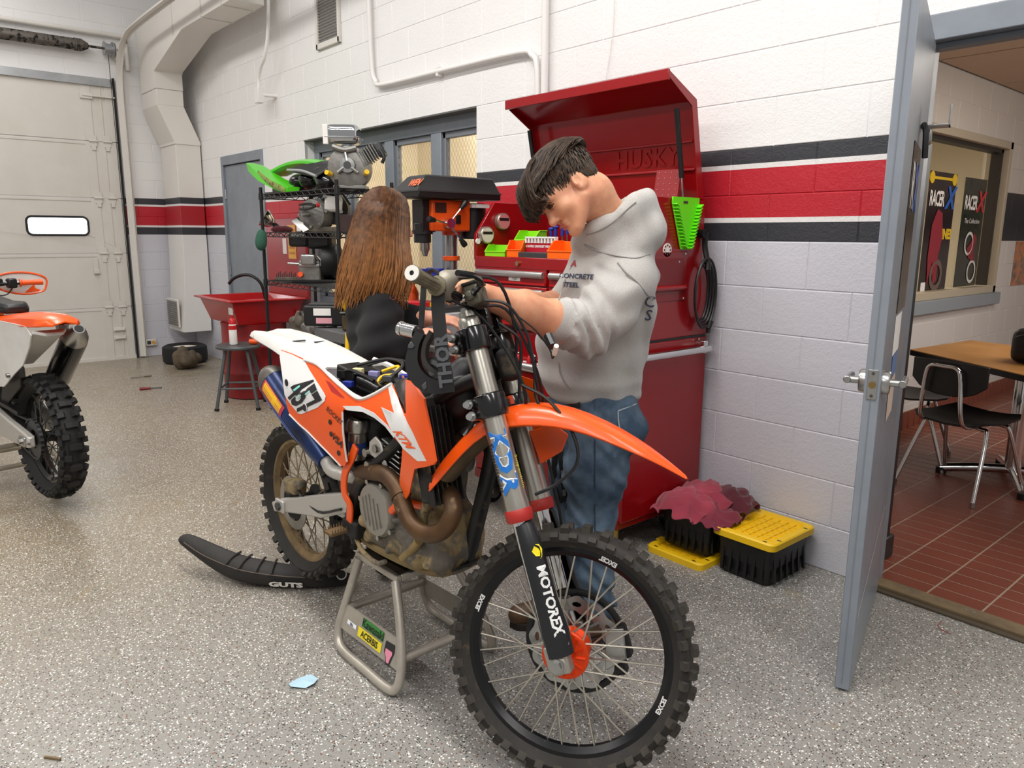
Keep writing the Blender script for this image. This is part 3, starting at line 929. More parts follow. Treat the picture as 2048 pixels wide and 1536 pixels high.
# ---- ventilation duct in the corner
du = thing('air_duct', 'white sheet metal air duct zigzagging up the wall in the far corner', 'duct', (-9.15, 2.95, 0.33))
M_DUCT = wall_material('duct_paint', 'e2ddd6', 'e4e1de', [(_z7, '2b2d35'), (_z7 + 0.080, 'ece8e6'), (_z7 + 0.103, 'a80f20'), (_z7 + 0.316, 'ece8e6'), (_z7 + 0.337, '2b2d35'), (9 * CS, 'e2ddd6')], 0.02)
def duct_rings(mb, rings):
 mb.rings([[(x0, a, z), (x1, a, z), (x1, b, z), (x0, b, z)] for x0, x1, a, b, z in rings])
 return mb
part('lower_duct', duct_rings(MB(), [(-9.42, -8.9, 2.74, 3.05, 0.33), (-9.42, -8.9, 2.78, 3.06, 0.75), (-9.42, -8.9, 2.80, 3.065, 1.2), (-9.42, -8.9, 2.80, 3.065, 2.40)]), M_DUCT, du, smooth=20, bevel=0.004)
part('offset_duct', duct_rings(MB(), [(-9.43, -8.89, 2.79, 3.07, 2.395), (-9.43, -8.89, 2.79, 3.07, 2.42), (-9.42, -8.9, 2.64, 2.92, 2.79)]), M_DUCT, du, smooth=20, bevel=0.003)
part('riser_duct', duct_rings(MB(), [(-9.42, -8.9, 2.645, 2.92, 2.79), (-9.42, -8.9, 2.645, 2.92, 2.95)]), M_DUCT, du, smooth=20, bevel=0.003)
prof = [(-9.42, 2.953), (-8.9, 2.953), (-8.9, 3.13), (-7.95, 3.36), (-6.68, 3.36), (-6.68, 3.74), (-9.42, 3.74)]
part('header_duct', MB().prism([(x, 2.64, z) for x, z in prof], (0, 0.285, 0)), M_DUCT, du, smooth=20, bevel=0.005)
for x in (-8.2, -7.4, -6.9):
 part('seam', MB().bb(x - 0.006, x + 0.006, 2.632, 2.642, 3.36, 3.74).bb(x - 0.006, x + 0.006, 2.632, 2.93, 3.352, 3.362), M_WHITE, du)
part('seam', MB().bb(-8.905, -8.89, 2.635, 2.93, 3.125, 3.14), M_WHITE, du)
gr = MB().bb(-9.36, -8.98, 2.715, 2.735, 0.38, 0.70)
part('grille_frame', gr, M_WHITE, du, bevel=0.004)
for k in range(12):
 part('grille_slat', MB().box((-9.17, 2.708, 0.405 + k * 0.024), (0.34, 0.016, 0.004), rotm('X', 35)), mat('grille_dark', '6b6a68', 0.6), du)
# ---- louvre, conduits, loose wire
lv = thing('louvre_vent', 'small white louvred vent high on the block wall', 'vent', (-5.8, YW, 2.91))
part('frame', MB().bb(-6.02, -5.99, YW - 0.025, YW, 2.91, 3.5).bb(-5.66, -5.63, YW - 0.025, YW, 2.91, 3.5).bb(-6.02, -5.63, YW - 0.025, YW, 2.91, 2.955), M_WHITE, lv, bevel=0.004)
for k in range(24):
 part('slat', MB().box((-5.825, YW - 0.008, 2.965 + k * 0.022), (0.33, 0.018, 0.004), rotm('X', 40)), mat('vent_slat', '8b8a86', 0.5), lv)
M_COND = mat('painted_conduit', 'e6e3e0', 0.35)
yc = YW - 0.032
cb = thing('conduit', 'white painted conduit looping down and across the wall behind the tool chest', 'conduit', (-5.13, YW, 2.5))
part('tube', MB().tube([(-5.16, yc, 4.2), (-5.15, yc, 3.1), (-5.135, yc, 2.66), (-5.09, yc, 2.545), (-4.98, yc, 2.505), (-4.2, yc, 2.492), (-3.50, yc, 2.478), (-3.385, yc, 2.445), (-3.335, yc, 2.35), (-3.33, yc, 1.9), (-3.33, yc, 1.75)], 0.017, 10, 4), M_COND, cb)
for x, z in ((-4.3, 2.492), (-3.33, 2.1)):
 part('clip', MB().bb(x - 0.012 if z > 2.2 else x - 0.03, x + 0.012 if z > 2.2 else x + 0.03, YW - 0.045, YW - 0.001, z - 0.03 if z > 2.2 else z - 0.012, z + 0.03 if z > 2.2 else z + 0.012), M_COND, cb, bevel=0.003)
solo('conduit', MB().cyl((-3.275, yc, 1.75), (-3.275, yc, 4.2), 0.021, n=12), M_COND, 'straight vertical white conduit running up the wall behind the open chest lid', 'conduit')
dc = thing('conduit_drop', 'white conduit with a small junction box hanging below the header duct', 'conduit', (-6.9, 2.95, 2.7))
part('tube', MB().tube([(-6.72, 3.0, 3.8), (-6.73, 2.97, 3.2), (-6.78, 2.95, 2.98), (-6.88, 2.95, 2.90), (-6.94, 2.95, 2.82), (-6.945, 2.95, 2.74)], 0.016, 10, 4), M_COND, dc)
part('junction_box', MB().bb(-6.99, -6.90, 2.92, 2.98, 2.60, 2.735), M_COND, dc, bevel=0.005)
part('stub_pipe', MB().cyl((-6.92, 2.95, 2.67), (-6.87, 3.09, 2.665), 0.016, n=10), M_COND, dc)
solo('hanging_wire', MB().tube([(-2.80, YW - 0.01, 4.0), (-2.79, YW - 0.01, 2.62), (-2.803, YW - 0.01, 2.4), (-2.83, YW - 0.012, 2.24)], 0.0022, 5, 4), M_COND, 'thin white wire dangling on the wall above the chest lid', 'wire')
# ---- the open steel door
dl = Vector((-0.99, 2.246, 0)); du_ = Vector((-0.313, 0.9497, 0)); dn = Vector((0.9497, 0.313, 0))
def DP(u, n, z):
 return dl + du_ * u + dn * n + Vector((0, 0, z))
DR = Matrix((du_, dn, Vector((0, 0, 1)))).transposed()
def dbox(mb, u0, u1, n0, n1, z0, z1):
 return mb.box(DP((u0 + u1) / 2, (n0 + n1) / 2, (z0 + z1) / 2), (u1 - u0, n1 - n0, z1 - z0), DR)
DT, DH, DWD = 0.044, 2.13, 0.845
door = thing('door_3', None, None, DP(DWD, 0.02, 0)); door['kind'] = 'structure'; door['label'] = 'grey steel door standing open with lever handle and taped posters'
part('door_leaf', dbox(MB(), 0, DWD, 0, DT, 0.008, DH), M_GREY, door, bevel=0.002)
part('edge_seam', dbox(MB(), -0.0015, 0, 0.019, 0.0215, 0.03, DH), M_GREYD, door)
part('kick_crease', MB().add([DP(0.02, DT + 0.001, 0.25), DP(0.75, DT + 0.001, 0.40), DP(0.75, DT + 0.001, 0.406), DP(0.02, DT + 0.001, 0.256)], [(0, 1, 2, 3)]), M_PAPER, door)
zl = 1.012
part('latch_plate', dbox(MB(), -0.003, 0.0, 0.008, 0.036, zl - 0.045, zl + 0.045), M_STEEL, door, bevel=0.001)
part('latch_bolt', MB().cyl(DP(-0.012, 0.022, zl), DP(0, 0.022, zl), 0.010, n=12), mat('brass', 'a58a58', 0.3, 1.0), door)
for dz in (-0.034, 0.034):
 part('screw', MB().cyl(DP(-0.0045, 0.022, zl + dz), DP(-0.002, 0.022, zl + dz), 0.005, n=8), M_DGREY, door)
for s, n0 in ((-1, 0.0), (1, DT)):
 hd = part('lever_handle', MB().cyl(DP(0.062, n0, zl), DP(0.062, n0 + s * 0.055, zl), 0.011, n=14).cyl(DP(0.05, n0 + s * 0.055, zl), DP(0.165, n0 + s * 0.055, zl), 0.0115, 0.0095, n=14), M_STEEL, door, bevel=0.002)
 part('rose', MB().lathe([(0.0, 0.0), (0.036, 0.0), (0.036, 0.016), (0.032, 0.021), (0.0, 0.021)], DP(0.062, n0, zl), dn * s, 24), M_STEEL, hd)
for zz in (0.25, 1.05, 1.88):
 part('hinge', MB().cyl(DP(DWD + 0.008, -0.004, zz - 0.055), DP(DWD + 0.008, -0.004, zz + 0.055), 0.008, n=10), M_STEEL, door)
part('holder_bracket', dbox(dbox(MB(), 0.50, 0.58, DT, DT + 0.085, 1.805, 1.81), 0.50, 0.58, DT + 0.08, DT + 0.085, 1.805, 1.87), M_STEEL, door, bevel=0.001)
part('holder_arm', MB().tube([DP(0.50, DT + 0.01, 1.81), DP(0.47, DT + 0.02, 1.78), DP(0.46, DT + 0.025, 1.70)], 0.010, 8, 4), M_BLK, door)
part('holder_spring', MB().torus(DP(0.50, DT + 0.03, 1.77), dn, 0.02, 0.007, 16, 6), M_STEEL, door)
# posters taped to the door (seen almost edge-on)
def picture_mat(name, cols, scale=6.0, seed=0.0, rough=0.25):
 N = NT(name)
 v = N.coord('Object'); mp = N.n('ShaderNodeMapping'); mp.inputs['Location'].default_value = (seed, seed * 2, seed); N.l(v, mp.inputs['Vector'])
 f = N.noise(mp.outputs[0], scale, 6, 0.62, 0.7)
 st = [(0.28 + 0.44 * i / (len(cols) - 1), c) for i, c in enumerate(cols)]
 N.l(N.ramp(f, st), N.b.inputs['Base Color']); N.b.inputs['Roughness'].default_value = rough
 return N.mat
P1 = picture_mat('race_photo_dark', ['101010', '2a251c', '4c3a26', '1c1a19', '6a4a34'], 9, 1.0)
P2 = picture_mat('race_photo_red', ['0a0a0b', '121011', '1a1213', '2a1518', '141112', '5a3034'], 14, 4.0)
P3 = picture_mat('race_photo_green', ['0b0b0d', '17181a', '2c3324', '121213', '5a574c'], 12, 7.0)
ps = thing('poster', 'dark racing poster with a blue letter X taped to the open grey door', 'poster', DP(0.45, DT, 1.0))
part('sheet', dbox(MB(), 0.30, 0.62, DT + 0.001, DT + 0.003, 1.20, 1.74), P1, ps, smooth=0)
part('lettering', text_mesh('X', 0.20, lambda u, v: DP(0.53 + u, DT + 0.0045, 1.60 + v), bold=0.012), mat('poster_blue', '1f5fb8', 0.3), ps, smooth=0)
part('lettering', text_mesh('R', 0.20, lambda u, v: DP(0.38 + u, DT + 0.0045, 1.60 + v), bold=0.004), mat('poster_outline', 'd8d6d0', 0.4), ps, smooth=0)
for k, (u0, u1, z0, z1, m, lb) in enumerate(((0.30, 0.52, 1.06, 1.19, M_PAPER, 'white notice taped under the poster on the open door'), (0.33, 0.50, 0.98, 1.055, mat('blue_note', '5b79a8', 0.6), 'small blue note taped to the open grey door'), (0.30, 0.50, 0.84, 0.975, mat('pink_paper', 'cdb7a8', 0.7), 'pinkish paper notice taped lowest on the open door'))):
 solo('notice', dbox(MB(), u0, u1, DT + 0.001 + 0.0004 * k, DT + 0.0025 + 0.0004 * k, z0, z1), m, lb, 'notice', smooth=0)
# posters on the classroom window
def hung_poster(label, y0, y1, z0, z1, pm, word, wc, xm, extra):
 t = thing('poster', label, 'poster', (XC - 0.06, (y0 + y1) / 2, z0))
 x = XC - 0.062
 part('sheet', MB().bb(x - 0.002, x, y0, y1, z0, z1), pm, t, smooth=0)
 h = z1 - z0
 part('lettering', text_mesh(word, 0.155, lambda u, v: Vector((x + 0.003, y0 + 0.03 + u * 0.62, z1 - 0.20 + v)), bold=0.004, align='LEFT', spacing=0.9), wc, t, smooth=0)
 part('lettering', text_mesh('X', 0.22, lambda u, v: Vector((x + 0.0035, y1 - 0.10 + u, z1 - 0.19 + v)), bold=0.010, shear=0.2), xm, t, smooth=0)
 extra(t, x)
 return t
def ex1(t, x):
 yl = mat('poster_yellow', 'e2bd25', 0.4)
 part('lettering', text_mesh('RAINE!', 0.10, lambda u, v: Vector((x + 0.003, 6.42 + u, 1.47 + v)), bold=0.006), yl, t, smooth=0)
 for yy in (6.10, 6.53):
  part('corner_badge', MB().cyl((x, yy, 1.885), (x + 0.004, yy, 1.885), 0.045, n=14), yl, t)
 part('top_bar', MB().bb(x, x + 0.002, 6.12, 6.52, 1.875, 1.895), yl, t, smooth=0)
 part('bar_code', MB().bb(x, x + 0.003, 6.10, 6.18, 1.03, 1.11), M_PAPER, t, smooth=0)
 # rider and bike, flat print
 rm = mat('print_red', '8e2433', 0.5)
 part('printed_rider', MB().prism([(x + 0.003, 6.28 + a * 0.16, 1.36 + b * 0.30) for a, b in ((-0.6, 0.6), (-0.1, 1.0), (0.5, 0.9), (0.8, 0.3), (0.5, -0.2), (0.6, -0.8), (0.2, -0.9), (-0.1, -0.3), (-0.5, -0.9), (-0.7, -0.2))], (0.0015, 0, 0)), rm, t, smooth=0)
 part('printed_wheel', MB().torus((x + 0.004, 6.36, 1.16), (1, 0, 0), 0.10, 0.022, 20, 4, flat=0.001), mat('print_brown', '6a5a50', 0.5), t)
def ex2(t, x):
 part('lettering', text_mesh('The Collection', 0.055, lambda u, v: Vector((x + 0.003, 6.99 + u, 1.58 + v)), shear=0.2), M_PAPER, t, smooth=0)
 wm = mat('print_white', 'd9d6d2', 0.5)
 for yy, zz in ((6.98, 1.40), (7.10, 1.17)):
  part('printed_wheel', MB().torus((x + 0.004, yy, zz), (1, 0, 0), 0.085, 0.012, 20, 4, flat=0.001), wm, t)
 part('printed_rider', MB().prism([(x + 0.003, 7.05 + a * 0.13, 1.33 + b * 0.16) for a, b in ((-0.8, 0.2), (-0.2, 0.5), (0.2, 1.0), (0.7, 0.7), (0.4, 0.1), (0.7, -0.6), (0.1, -0.4), (-0.4, -0.3))], (0.0015, 0, 0)), mat('print_maroon', '8a2a35', 0.5), t, smooth=0)
hung_poster('dark motocross poster with yellow corners and a blue X hung in the classroom window', 6.06, 6.58, 1.02, 1.93, P2, 'RACER', M_PAPER, mat('poster_blue', '1f5fb8', 0.3), ex1)
hung_poster('motocross poster with white lettering and a red X hung in the classroom window', 6.76, 7.24, 1.05, 1.92, P3, 'RACER', M_PAPER, mat('poster_red', 'c22a35', 0.3), ex2)
solo('poster', MB().bb(XC + 0.002, XC + 0.004, 7.95, 8.6, 1.02, 1.42), picture_mat('race_photo_orange', ['a05a30', 'd87a3a', '8c6a50', '3a3030'], 8, 2), 'orange picture on the classroom wall right of the window', 'poster', smooth=0)
# ---- tall black panel just inside the classroom
cbx = thing('whiteboard_stand', 'tall black edge of a rolling board just inside the classroom doorway', 'board', (-1.30, 3.42, 0))
part('board', MB().bb(-1.50, -1.318, 3.36, 3.40, 0.12, 1.82), M_BLK, cbx, bevel=0.004)
part('foot', MB().bb(-1.50, -1.31, 3.32, 3.44, 0.013, 0.12), M_BLK, cbx, bevel=0.01)
# ================================================================== red tool chest with open lid
CX0, CX1, CY0, CY1 = -3.17, -2.11, 2.45, 3.05
tc = thing('tool_chest', 'large red rolling tool chest with raised lid and silver drawer handles', 'tool chest', ((CX0 + CX1) / 2, 2.75, 0))
ZB, ZM, ZS, ZT = 0.165, 0.985, 1.325, 1.61
part('lower_cabinet', MB().bb(CX0, CX1, CY0 + 0.02, CY1, ZB, ZM - 0.01), M_RED, tc, bevel=0.006)
part('base_rail', MB().bb(CX0 + 0.01, CX1 - 0.01, CY0 + 0.005, CY1 - 0.02, ZB - 0.03, ZB + 0.02), M_REDD, tc, bevel=0.004)
up = MB().bb(CX0, CX1, CY0 + 0.02, CY1, ZM, ZS)
part('upper_chest', up, M_RED, tc, bevel=0.006)
part('seam', MB().bb(CX0 + 0.004, CX1 - 0.004, CY0 + 0.03, CY1 - 0.01, ZM - 0.012, ZM + 0.002), M_BLK, tc)
for s, x in ((0, CX0), (1, CX1 - 0.022)):
 pr = [(CY0 + 0.012, ZS - 0.01), (CY0 + 0.012, 1.445), (CY0 + 0.135, ZT), (CY1 - 0.07, ZT), (CY1 - 0.07, ZS - 0.01)]
 part('hutch_side', MB().prism([(x, y, z) for y, z in pr], (0.022, 0, 0)), M_RED, tc, smooth=25, bevel=0.003)
part('hutch_back', MB().bb(CX0 + 0.02, CX1 - 0.02, CY1 - 0.09, CY1 - 0.07, ZS, ZT), M_RED, tc)
part('shelf_mat', MB().bb(CX0 + 0.024, CX1 - 0.024, CY0 + 0.05, CY1 - 0.09, ZS, ZS + 0.004), M_BLK, tc)
part('front_rail', MB().bb(CX0 + 0.02, CX1 - 0.02, CY0, CY0 + 0.025, ZS - 0.045, ZS + 0.012), M_RED, tc, bevel=0.005)
part('lock', MB().cyl((-2.80, CY0 + 0.005, ZS - 0.018), (-2.80, CY0 - 0.012, ZS - 0.018), 0.012, n=14), mat('lock_brass', 'c9b48a', 0.25, 1.0), tc)
# lid
lp = [(2.965, 1.605), (2.875, 2.03), (2.675, 2.125)]
def lid_sheet(off):
 return [(lp[0][0] - off * 0.98, lp[0][1]), (lp[1][0] - off * 0.8, lp[1][1] - off * 0.75), (lp[2][0], lp[2][1] - off)]
lid = MB(); o_ = [(lp[0][0], lp[0][1]), lp[1], lp[2]]; i_ = lid_sheet(0.006)
lid.prism([(CX0, y, z) for y, z in o_ + i_[::-1]], (CX1 - CX0, 0, 0))
ld = part('lid', lid, M_RED, tc, smooth=25, bevel=0.003)
for x in (CX0, CX1 - 0.006):
 q = [(2.965, 1.605), (2.875, 2.03), (2.675, 2.125), (2.675, 2.10), (2.845, 2.0), (2.925, 1.605)]
 part('lid_side', MB().prism([(x, y, z) for y, z in q], (0.006, 0, 0)), M_RED, ld, smooth=20)
part('lid_lip', MB().box((-2.64, 2.676, 2.108), (1.06, 0.012, 0.046)), M_RED, ld, bevel=0.003)
for zz in (1.74, 1.86):
 yy = 2.965 - (zz - 1.605) * 0.212 - 0.010
 part('lid_rib', MB().box((-2.64, yy, zz), (1.0, 0.008, 0.012)), M_RED, ld, bevel=0.003)
def lidmap(u, v):
 zz = 1.80 + v
 return Vector((-2.42 + u, 2.965 - (zz - 1.605) * 0.212 - 0.0105, zz))
part('embossed_lettering', text_mesh('HUSKY', 0.11, lidmap, bold=0.003, spacing=1.15, shear=0.15), M_RED, ld, smooth=0)
for x in (CX1 - 0.05, CX0 + 0.05):
 g = part('gas_strut', MB().cyl((x, 2.80, 1.99), (x, 2.86, 1.70), 0.012, n=10), M_BLK, tc)
 part('strut_rod', MB().cyl((x, 2.86, 1.70), (x, 2.885, 1.56), 0.005, n=8), M_CHROME, g)
# drawers
def drawer(x0, x1, z0, z1, y=CY0 + 0.02, tagp=False):
 d = part('drawer', MB().bb(x0, x1, y - 0.018, y + 0.01, z0, z1), M_RED, tc, bevel=0.004)
 h = MB()
 n = 14; a = z1 - 0.028
 h.tube([(x0 + 0.012, y - 0.026, a), (x1 - 0.012, y - 0.026, a)], 1.0, 10, 1, flat=(0.016, 0.012), up=(0, 0, 1))
 part('handle', h, M_CHROME if False else mat('satin_alu', 'cfcecb', 0.28, 0.85), d)
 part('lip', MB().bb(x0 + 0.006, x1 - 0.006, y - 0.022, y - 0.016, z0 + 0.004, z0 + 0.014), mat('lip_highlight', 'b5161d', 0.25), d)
 if tagp:
  part('label_tag', MB().bb((x0 + x1) / 2 - 0.0, (x0 + x1) / 2 + 0.085, y - 0.0205, y - 0.018, z0 + 0.018, z0 + 0.046), M_PAPER, d, smooth=0)
  part('lettering', text_mesh(tagp, 0.024, lambda u, v: Vector(((x0 + x1) / 2 + 0.043 + u, y - 0.0212, z0 + 0.031 + v))), M_DGREY, d, smooth=0)
 return d
xm0, xm1 = -2.605, -2.585
zz = [1.285, 1.200, 1.113, 0.995]
for i in range(3):
 drawer(CX0 + 0.03, xm0, zz[i + 1] + 0.004, zz[i] - 0.001, tagp=('Taps', 'Drills', None)[i])
 drawer(xm1, CX1 - 0.03, zz[i + 1] + 0.004, zz[i] - 0.001)
zl_ = [0.965, 0.85, 0.72, 0.57, 0.40, 0.19]
for i in range(1, 5):
 drawer(CX0 + 0.03, CX1 - 0.03, zl_[i + 1] + 0.005, zl_[i] - 0.002)
# open top drawer of the lower cabinet
yo = 2.14
od = part('open_drawer', MB().bb(CX0 + 0.03, CX1 - 0.03, yo, yo + 0.02, 0.775, 0.90).bb(CX0 + 0.035, CX0 + 0.04, yo + 0.02, CY0 + 0.1, 0.79, 0.885).bb(CX1 - 0.04, CX1 - 0.035, yo + 0.02, CY0 + 0.1, 0.79, 0.885).bb(CX0 + 0.035, CX1 - 0.035, yo + 0.02, CY0 + 0.1, 0.785, 0.79), M_RED, tc, bevel=0.003)
part('handle', MB().tube([(CX0 + 0.04, yo - 0.010, 0.885), (CX1 - 0.04, yo - 0.010, 0.885)], 1.0, 10, 1, flat=(0.018, 0.014), up=(0, 0, 1)), mat('satin_alu', 'cfcecb', 0.28, 0.85), od)
part('drawer_liner', MB().bb(CX0 + 0.04, CX1 - 0.04, yo + 0.02, CY0 + 0.1, 0.79, 0.795), M_BLK, od)
# side details on the right flank
xs = CX1
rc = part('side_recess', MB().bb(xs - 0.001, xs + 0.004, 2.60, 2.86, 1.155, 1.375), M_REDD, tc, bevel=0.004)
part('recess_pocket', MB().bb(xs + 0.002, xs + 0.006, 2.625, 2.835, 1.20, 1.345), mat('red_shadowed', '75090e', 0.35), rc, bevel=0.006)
part('recess_grip', MB().tube([(xs + 0.012, 2.62, 1.215), (xs + 0.012, 2.84, 1.215)], 0.013, 10, 1), M_RED, rc)
for y, z in ((2.615, 1.365), (2.845, 1.365), (2.615, 1.165), (2.845, 1.165), (2.80, 1.33), (2.98, 0.965)):
 part('rivet', MB().ell((xs + 0.005, y, z), (0.003, 0.006, 0.006), None, 8, 6), M_CHROME, tc)
hb = part('push_handle', MB().cyl((xs + 0.05, 2.50, 0.925), (xs + 0.05, 3.0, 0.925), 0.017, n=14), M_CHROME, tc)
for y in (2.53, 2.97):
 part('handle_bracket', MB().bb(xs, xs + 0.055, y - 0.015, y + 0.015, 0.905, 0.965), M_CHROME, hb, bevel=0.004)
for x in (CX0 + 0.10, CX1 - 0.10):
 for y in (CY0 + 0.06, CY1 - 0.09):
  c = part('caster', MB().cyl((x - 0.02, y, 0.062), (x + 0.02, y, 0.062), 0.062, n=20), M_BLK, tc, bevel=0.006)
  part('caster_disc', MB().cyl((x - 0.0225, y, 0.062), (x + 0.0225, y, 0.062), 0.038, n=16), M_STEEL, c)
  part('caster_fork', MB().bb(x - 0.03, x - 0.024, y - 0.02, y + 0.03, 0.05, 0.135).bb(x + 0.024, x + 0.03, y - 0.02, y + 0.03, 0.05, 0.135).bb(x - 0.04, x + 0.04, y - 0.04, y + 0.04, 0.125, 0.137), M_STEEL, c, bevel=0.003)
# ---- things on the chest
xg = CX1 + 0.004
wr_ = thing('wrench_rack', 'bright green plastic wrench rack stuck to the side of the red tool chest', 'wrench rack', (xg, 2.82, 1.38))
ol = [(2.725, 1.612), (2.918, 1.612), (2.918, 1.585), (2.862, 1.385), (2.80, 1.385), (2.725, 1.585)]
part('plate', MB().prism([(xg, y, z) for y, z in ol], (0.008, 0, 0)), M_GREEN, wr_, bevel=0.002)
for k in range(13):
 t = k / 12.0; z = 1.575 - t * 0.18
 for y, s in ((2.725 + t * 0.073, 1), (2.916 - t * 0.055, -1)):
  part('tooth', MB().box((xg + 0.018, y + s * 0.010, z), (0.030, 0.024, 0.004), rotm('X', 35 * -s)), M_GREEN, wr_)
part('slot', MB().bb(xg + 0.008, xg + 0.010, 2.80, 2.83, 1.585, 1.595), M_DGREY, wr_)
st = thing('sticker', 'small round white dial sticker on the side of the red tool chest', 'sticker', (xg, 2.71, 1.383))
part('disc', MB().cyl((xg - 0.002, 2.712, 1.383), (xg, 2.712, 1.383), 0.03, n=24), M_PAPER, st)
for k in range(8):
 a = k * PI / 4
 part('dot', MB().cyl((xg, 2.712 + 0.02 * math.cos(a), 1.383 + 0.02 * math.sin(a)), (xg + 0.001, 2.712 + 0.02 * math.cos(a), 1.383 + 0.02 * math.sin(a)), 0.005, n=8), M_REDD, st)
cd = thing('power_cord', 'black power cord looped and hung on the rear side of the red tool chest', 'power cord', (CX1 + 0.02, 3.0, 1.1))
loops = MB()
for k in range(4):
 pts = [(CX1 + 0.022 + 0.008 * k, 2.955 + (0.050 + 0.010 * k) * math.cos(a), 1.185 + (0.125 + 0.012 * k) * math.sin(a)) for a in [i * PI / 6 for i in range(12)]]
 loops.tube(pts, 0.006, 6, 3, closed=True)
part('coil', loops, M_BLK, cd)
part('wrap', MB().tube([(CX1 + 0.03, 2.955, 1.46), (CX1 + 0.02, 2.965, 1.40), (CX1 + 0.045, 2.96, 1.32), (CX1 + 0.05, 2.955, 1.29)], 0.013, 8, 4), M_BLK, cd)
part('plug', MB().cyl((CX1 + 0.05, 3.0, 1.055), (CX1 + 0.05, 2.985, 1.02), 0.015, 0.012, n=10).bb(CX1 + 0.044, CX1 + 0.048, 2.975, 2.99, 1.00, 1.02).bb(CX1 + 0.054, CX1 + 0.058, 2.975, 2.99, 1.00, 1.02), M_BLK, cd)
part('strain_relief', MB().cyl((CX1, 2.94, 1.455), (CX1 + 0.035, 2.94, 1.455), 0.02, n=12), M_BLK, cd)
pl = thing('perforated_plate', 'small red perforated plate standing on top of the tool chest hutch', 'plate', (-2.2, 2.85, 1.6))
RP = rotm('Z', 12) @ rotm('X', -12)
part('sheet', MB().box((-2.24, 2.86, 1.675), (0.12, 0.004, 0.135), RP), mat('plate_red', '8a0a10', 0.6), pl)
for i in range(4):
 for j in range(5):
  c_ = Vector((-2.24, 2.86, 1.675)) + RP @ Vector((-0.045 + 0.03 * i, -0.003, -0.05 + 0.026 * j))
  part('hole', MB().cyl(c_, c_ + RP @ Vector((0, -0.001, 0)), 0.0022, n=6), mat('hole_pink', 'c98a86', 0.6), pl)
# round tins on the inner left side of the hutch
xi = CX0 + 0.024
M_TIN = mat('brushed_tin', 'b9b3a6', 0.3, 0.8)
for y, z, c, lb in ((2.515, 1.442, 'd8d2c4', 'round magnetic tin with a cream label inside the hutch'), (2.627, 1.513, 'c9787c', 'round magnetic tin with a reddish label higher inside the hutch')):
 t = thing('magnetic_tin', lb, 'tin', (xi, y, z - 0.05), group='magnetic tins')
 part('can', MB().lathe([(0, 0), (0.044, 0), (0.044, 0.024), (0.041, 0.027), (0, 0.027)], (xi, y, z), (1, 0, 0), 28), M_TIN, t)
 part('label_disc', MB().cyl((xi + 0.027, y, z), (xi + 0.0285, y, z), 0.038, n=28), mat('tin_label_' + c, c, 0.5), t)
 part('printed_band', MB().bb(xi + 0.0285, xi + 0.0295, y - 0.032, y + 0.032, z + 0.004, z + 0.018), M_BLK, t, smooth=0)
solo('magnet_button', MB().cyl((xi, 2.468, 1.410), (xi + 0.008, 2.468, 1.410), 0.014, n=16), M_PAPER, 'tiny white round magnet beside the cream labelled tin', 'magnet')
# parts bins
def parts_bin(name_label, c, col, w, d, h, rz, group):
 t = thing('parts_bin', name_label, 'bin', c, rad(rz), group)
 b = MB(); k = 0.003
 b.bb(-w / 2, w / 2, -d / 2, d / 2, 0, k).bb(-w / 2, w / 2, d / 2 - k, d / 2, 0, h)
 for s in (-1, 1):
  b.prism([(s * w / 2, -d / 2, 0), (s * w / 2, -d / 2, h * 0.45), (s * w / 2, -d * 0.1, h), (s * w / 2, d / 2, h), (s * w / 2, d / 2, 0)], (-s * k, 0, 0))
 b.bb(-w / 2, w / 2, -d / 2, -d / 2 + k, 0, h * 0.45)
 part('tray', b, col, t, world=False, smooth=20, bevel=0.001)
 part('rim', MB().tube([(-w / 2, d / 2, h), (-w / 2, -d * 0.1, h), (-w / 2, -d / 2, h * 0.45), (w / 2, -d / 2, h * 0.45), (w / 2, -d * 0.1, h), (w / 2, d / 2, h)], 0.004, 6, 1), col, t, world=False)
 return t
zsf = ZS + 0.005
M_LIME = mat('lime_translucent', '8fe01f', 0.35)
M_ORB = mat('bright_orange_plastic', 'ff6a0a', 0.4)
parts_bin('lime green parts bin at the front left of the hutch shelf', (-3.075, 2.56, zsf), M_LIME, 0.115, 0.12, 0.062, 25, 'parts bins')
parts_bin('lime green parts bin stacked behind the front green one', (-2.99, 2.70, zsf + 0.05), M_LIME, 0.13, 0.11, 0.085, 10, 'parts bins')
solo('small_box', MB().bb(-3.05, -2.93, 2.65, 2.755, zsf, zsf + 0.05), M_BLK, 'black box under the rear green parts bin', 'box', bevel=0.003)
parts_bin('orange parts bin beside the green bins left of the socket rail', (-2.945, 2.57, zsf), M_ORB, 0.075, 0.12, 0.085, 30, 'parts bins')
parts_bin('orange parts bin right of the socket rail near the bent head', (-2.585, 2.58, zsf), M_ORB, 0.16, 0.13, 0.085, 8, 'parts bins')
sr = thing('socket_rail', 'red and white display rail of bits on the chest shelf', 'tool rack', (-2.8, 2.6, zsf))
part('base', MB().bb(-2.91, -2.68, 2.53, 2.62, zsf, zsf + 0.03), M_DGREY, sr, bevel=0.003)
part('header_card', MB().bb(-2.90, -2.68, 2.585, 2.595, zsf + 0.03, zsf + 0.075), mat('card_red', 'b5142c', 0.4), sr)
part('lettering', text_mesh('4 IN PRO DRIVE BIT MEGA SET', 0.016, lambda u, v: Vector((-2.79 + u, 2.584, zsf + 0.058 + v)), bold=0.0006), M_PAPER, sr, smooth=0)
part('comb_bar', MB().bb(-2.90, -2.68, 2.58, 2.60, zsf + 0.098, zsf + 0.106), M_PAPER, sr)
for k in range(10):
 part('comb_tooth', MB().bb(-2.90 + k * 0.0235, -2.892 + k * 0.0235, 2.58, 2.60, zsf + 0.075, zsf + 0.10), M_PAPER, sr)
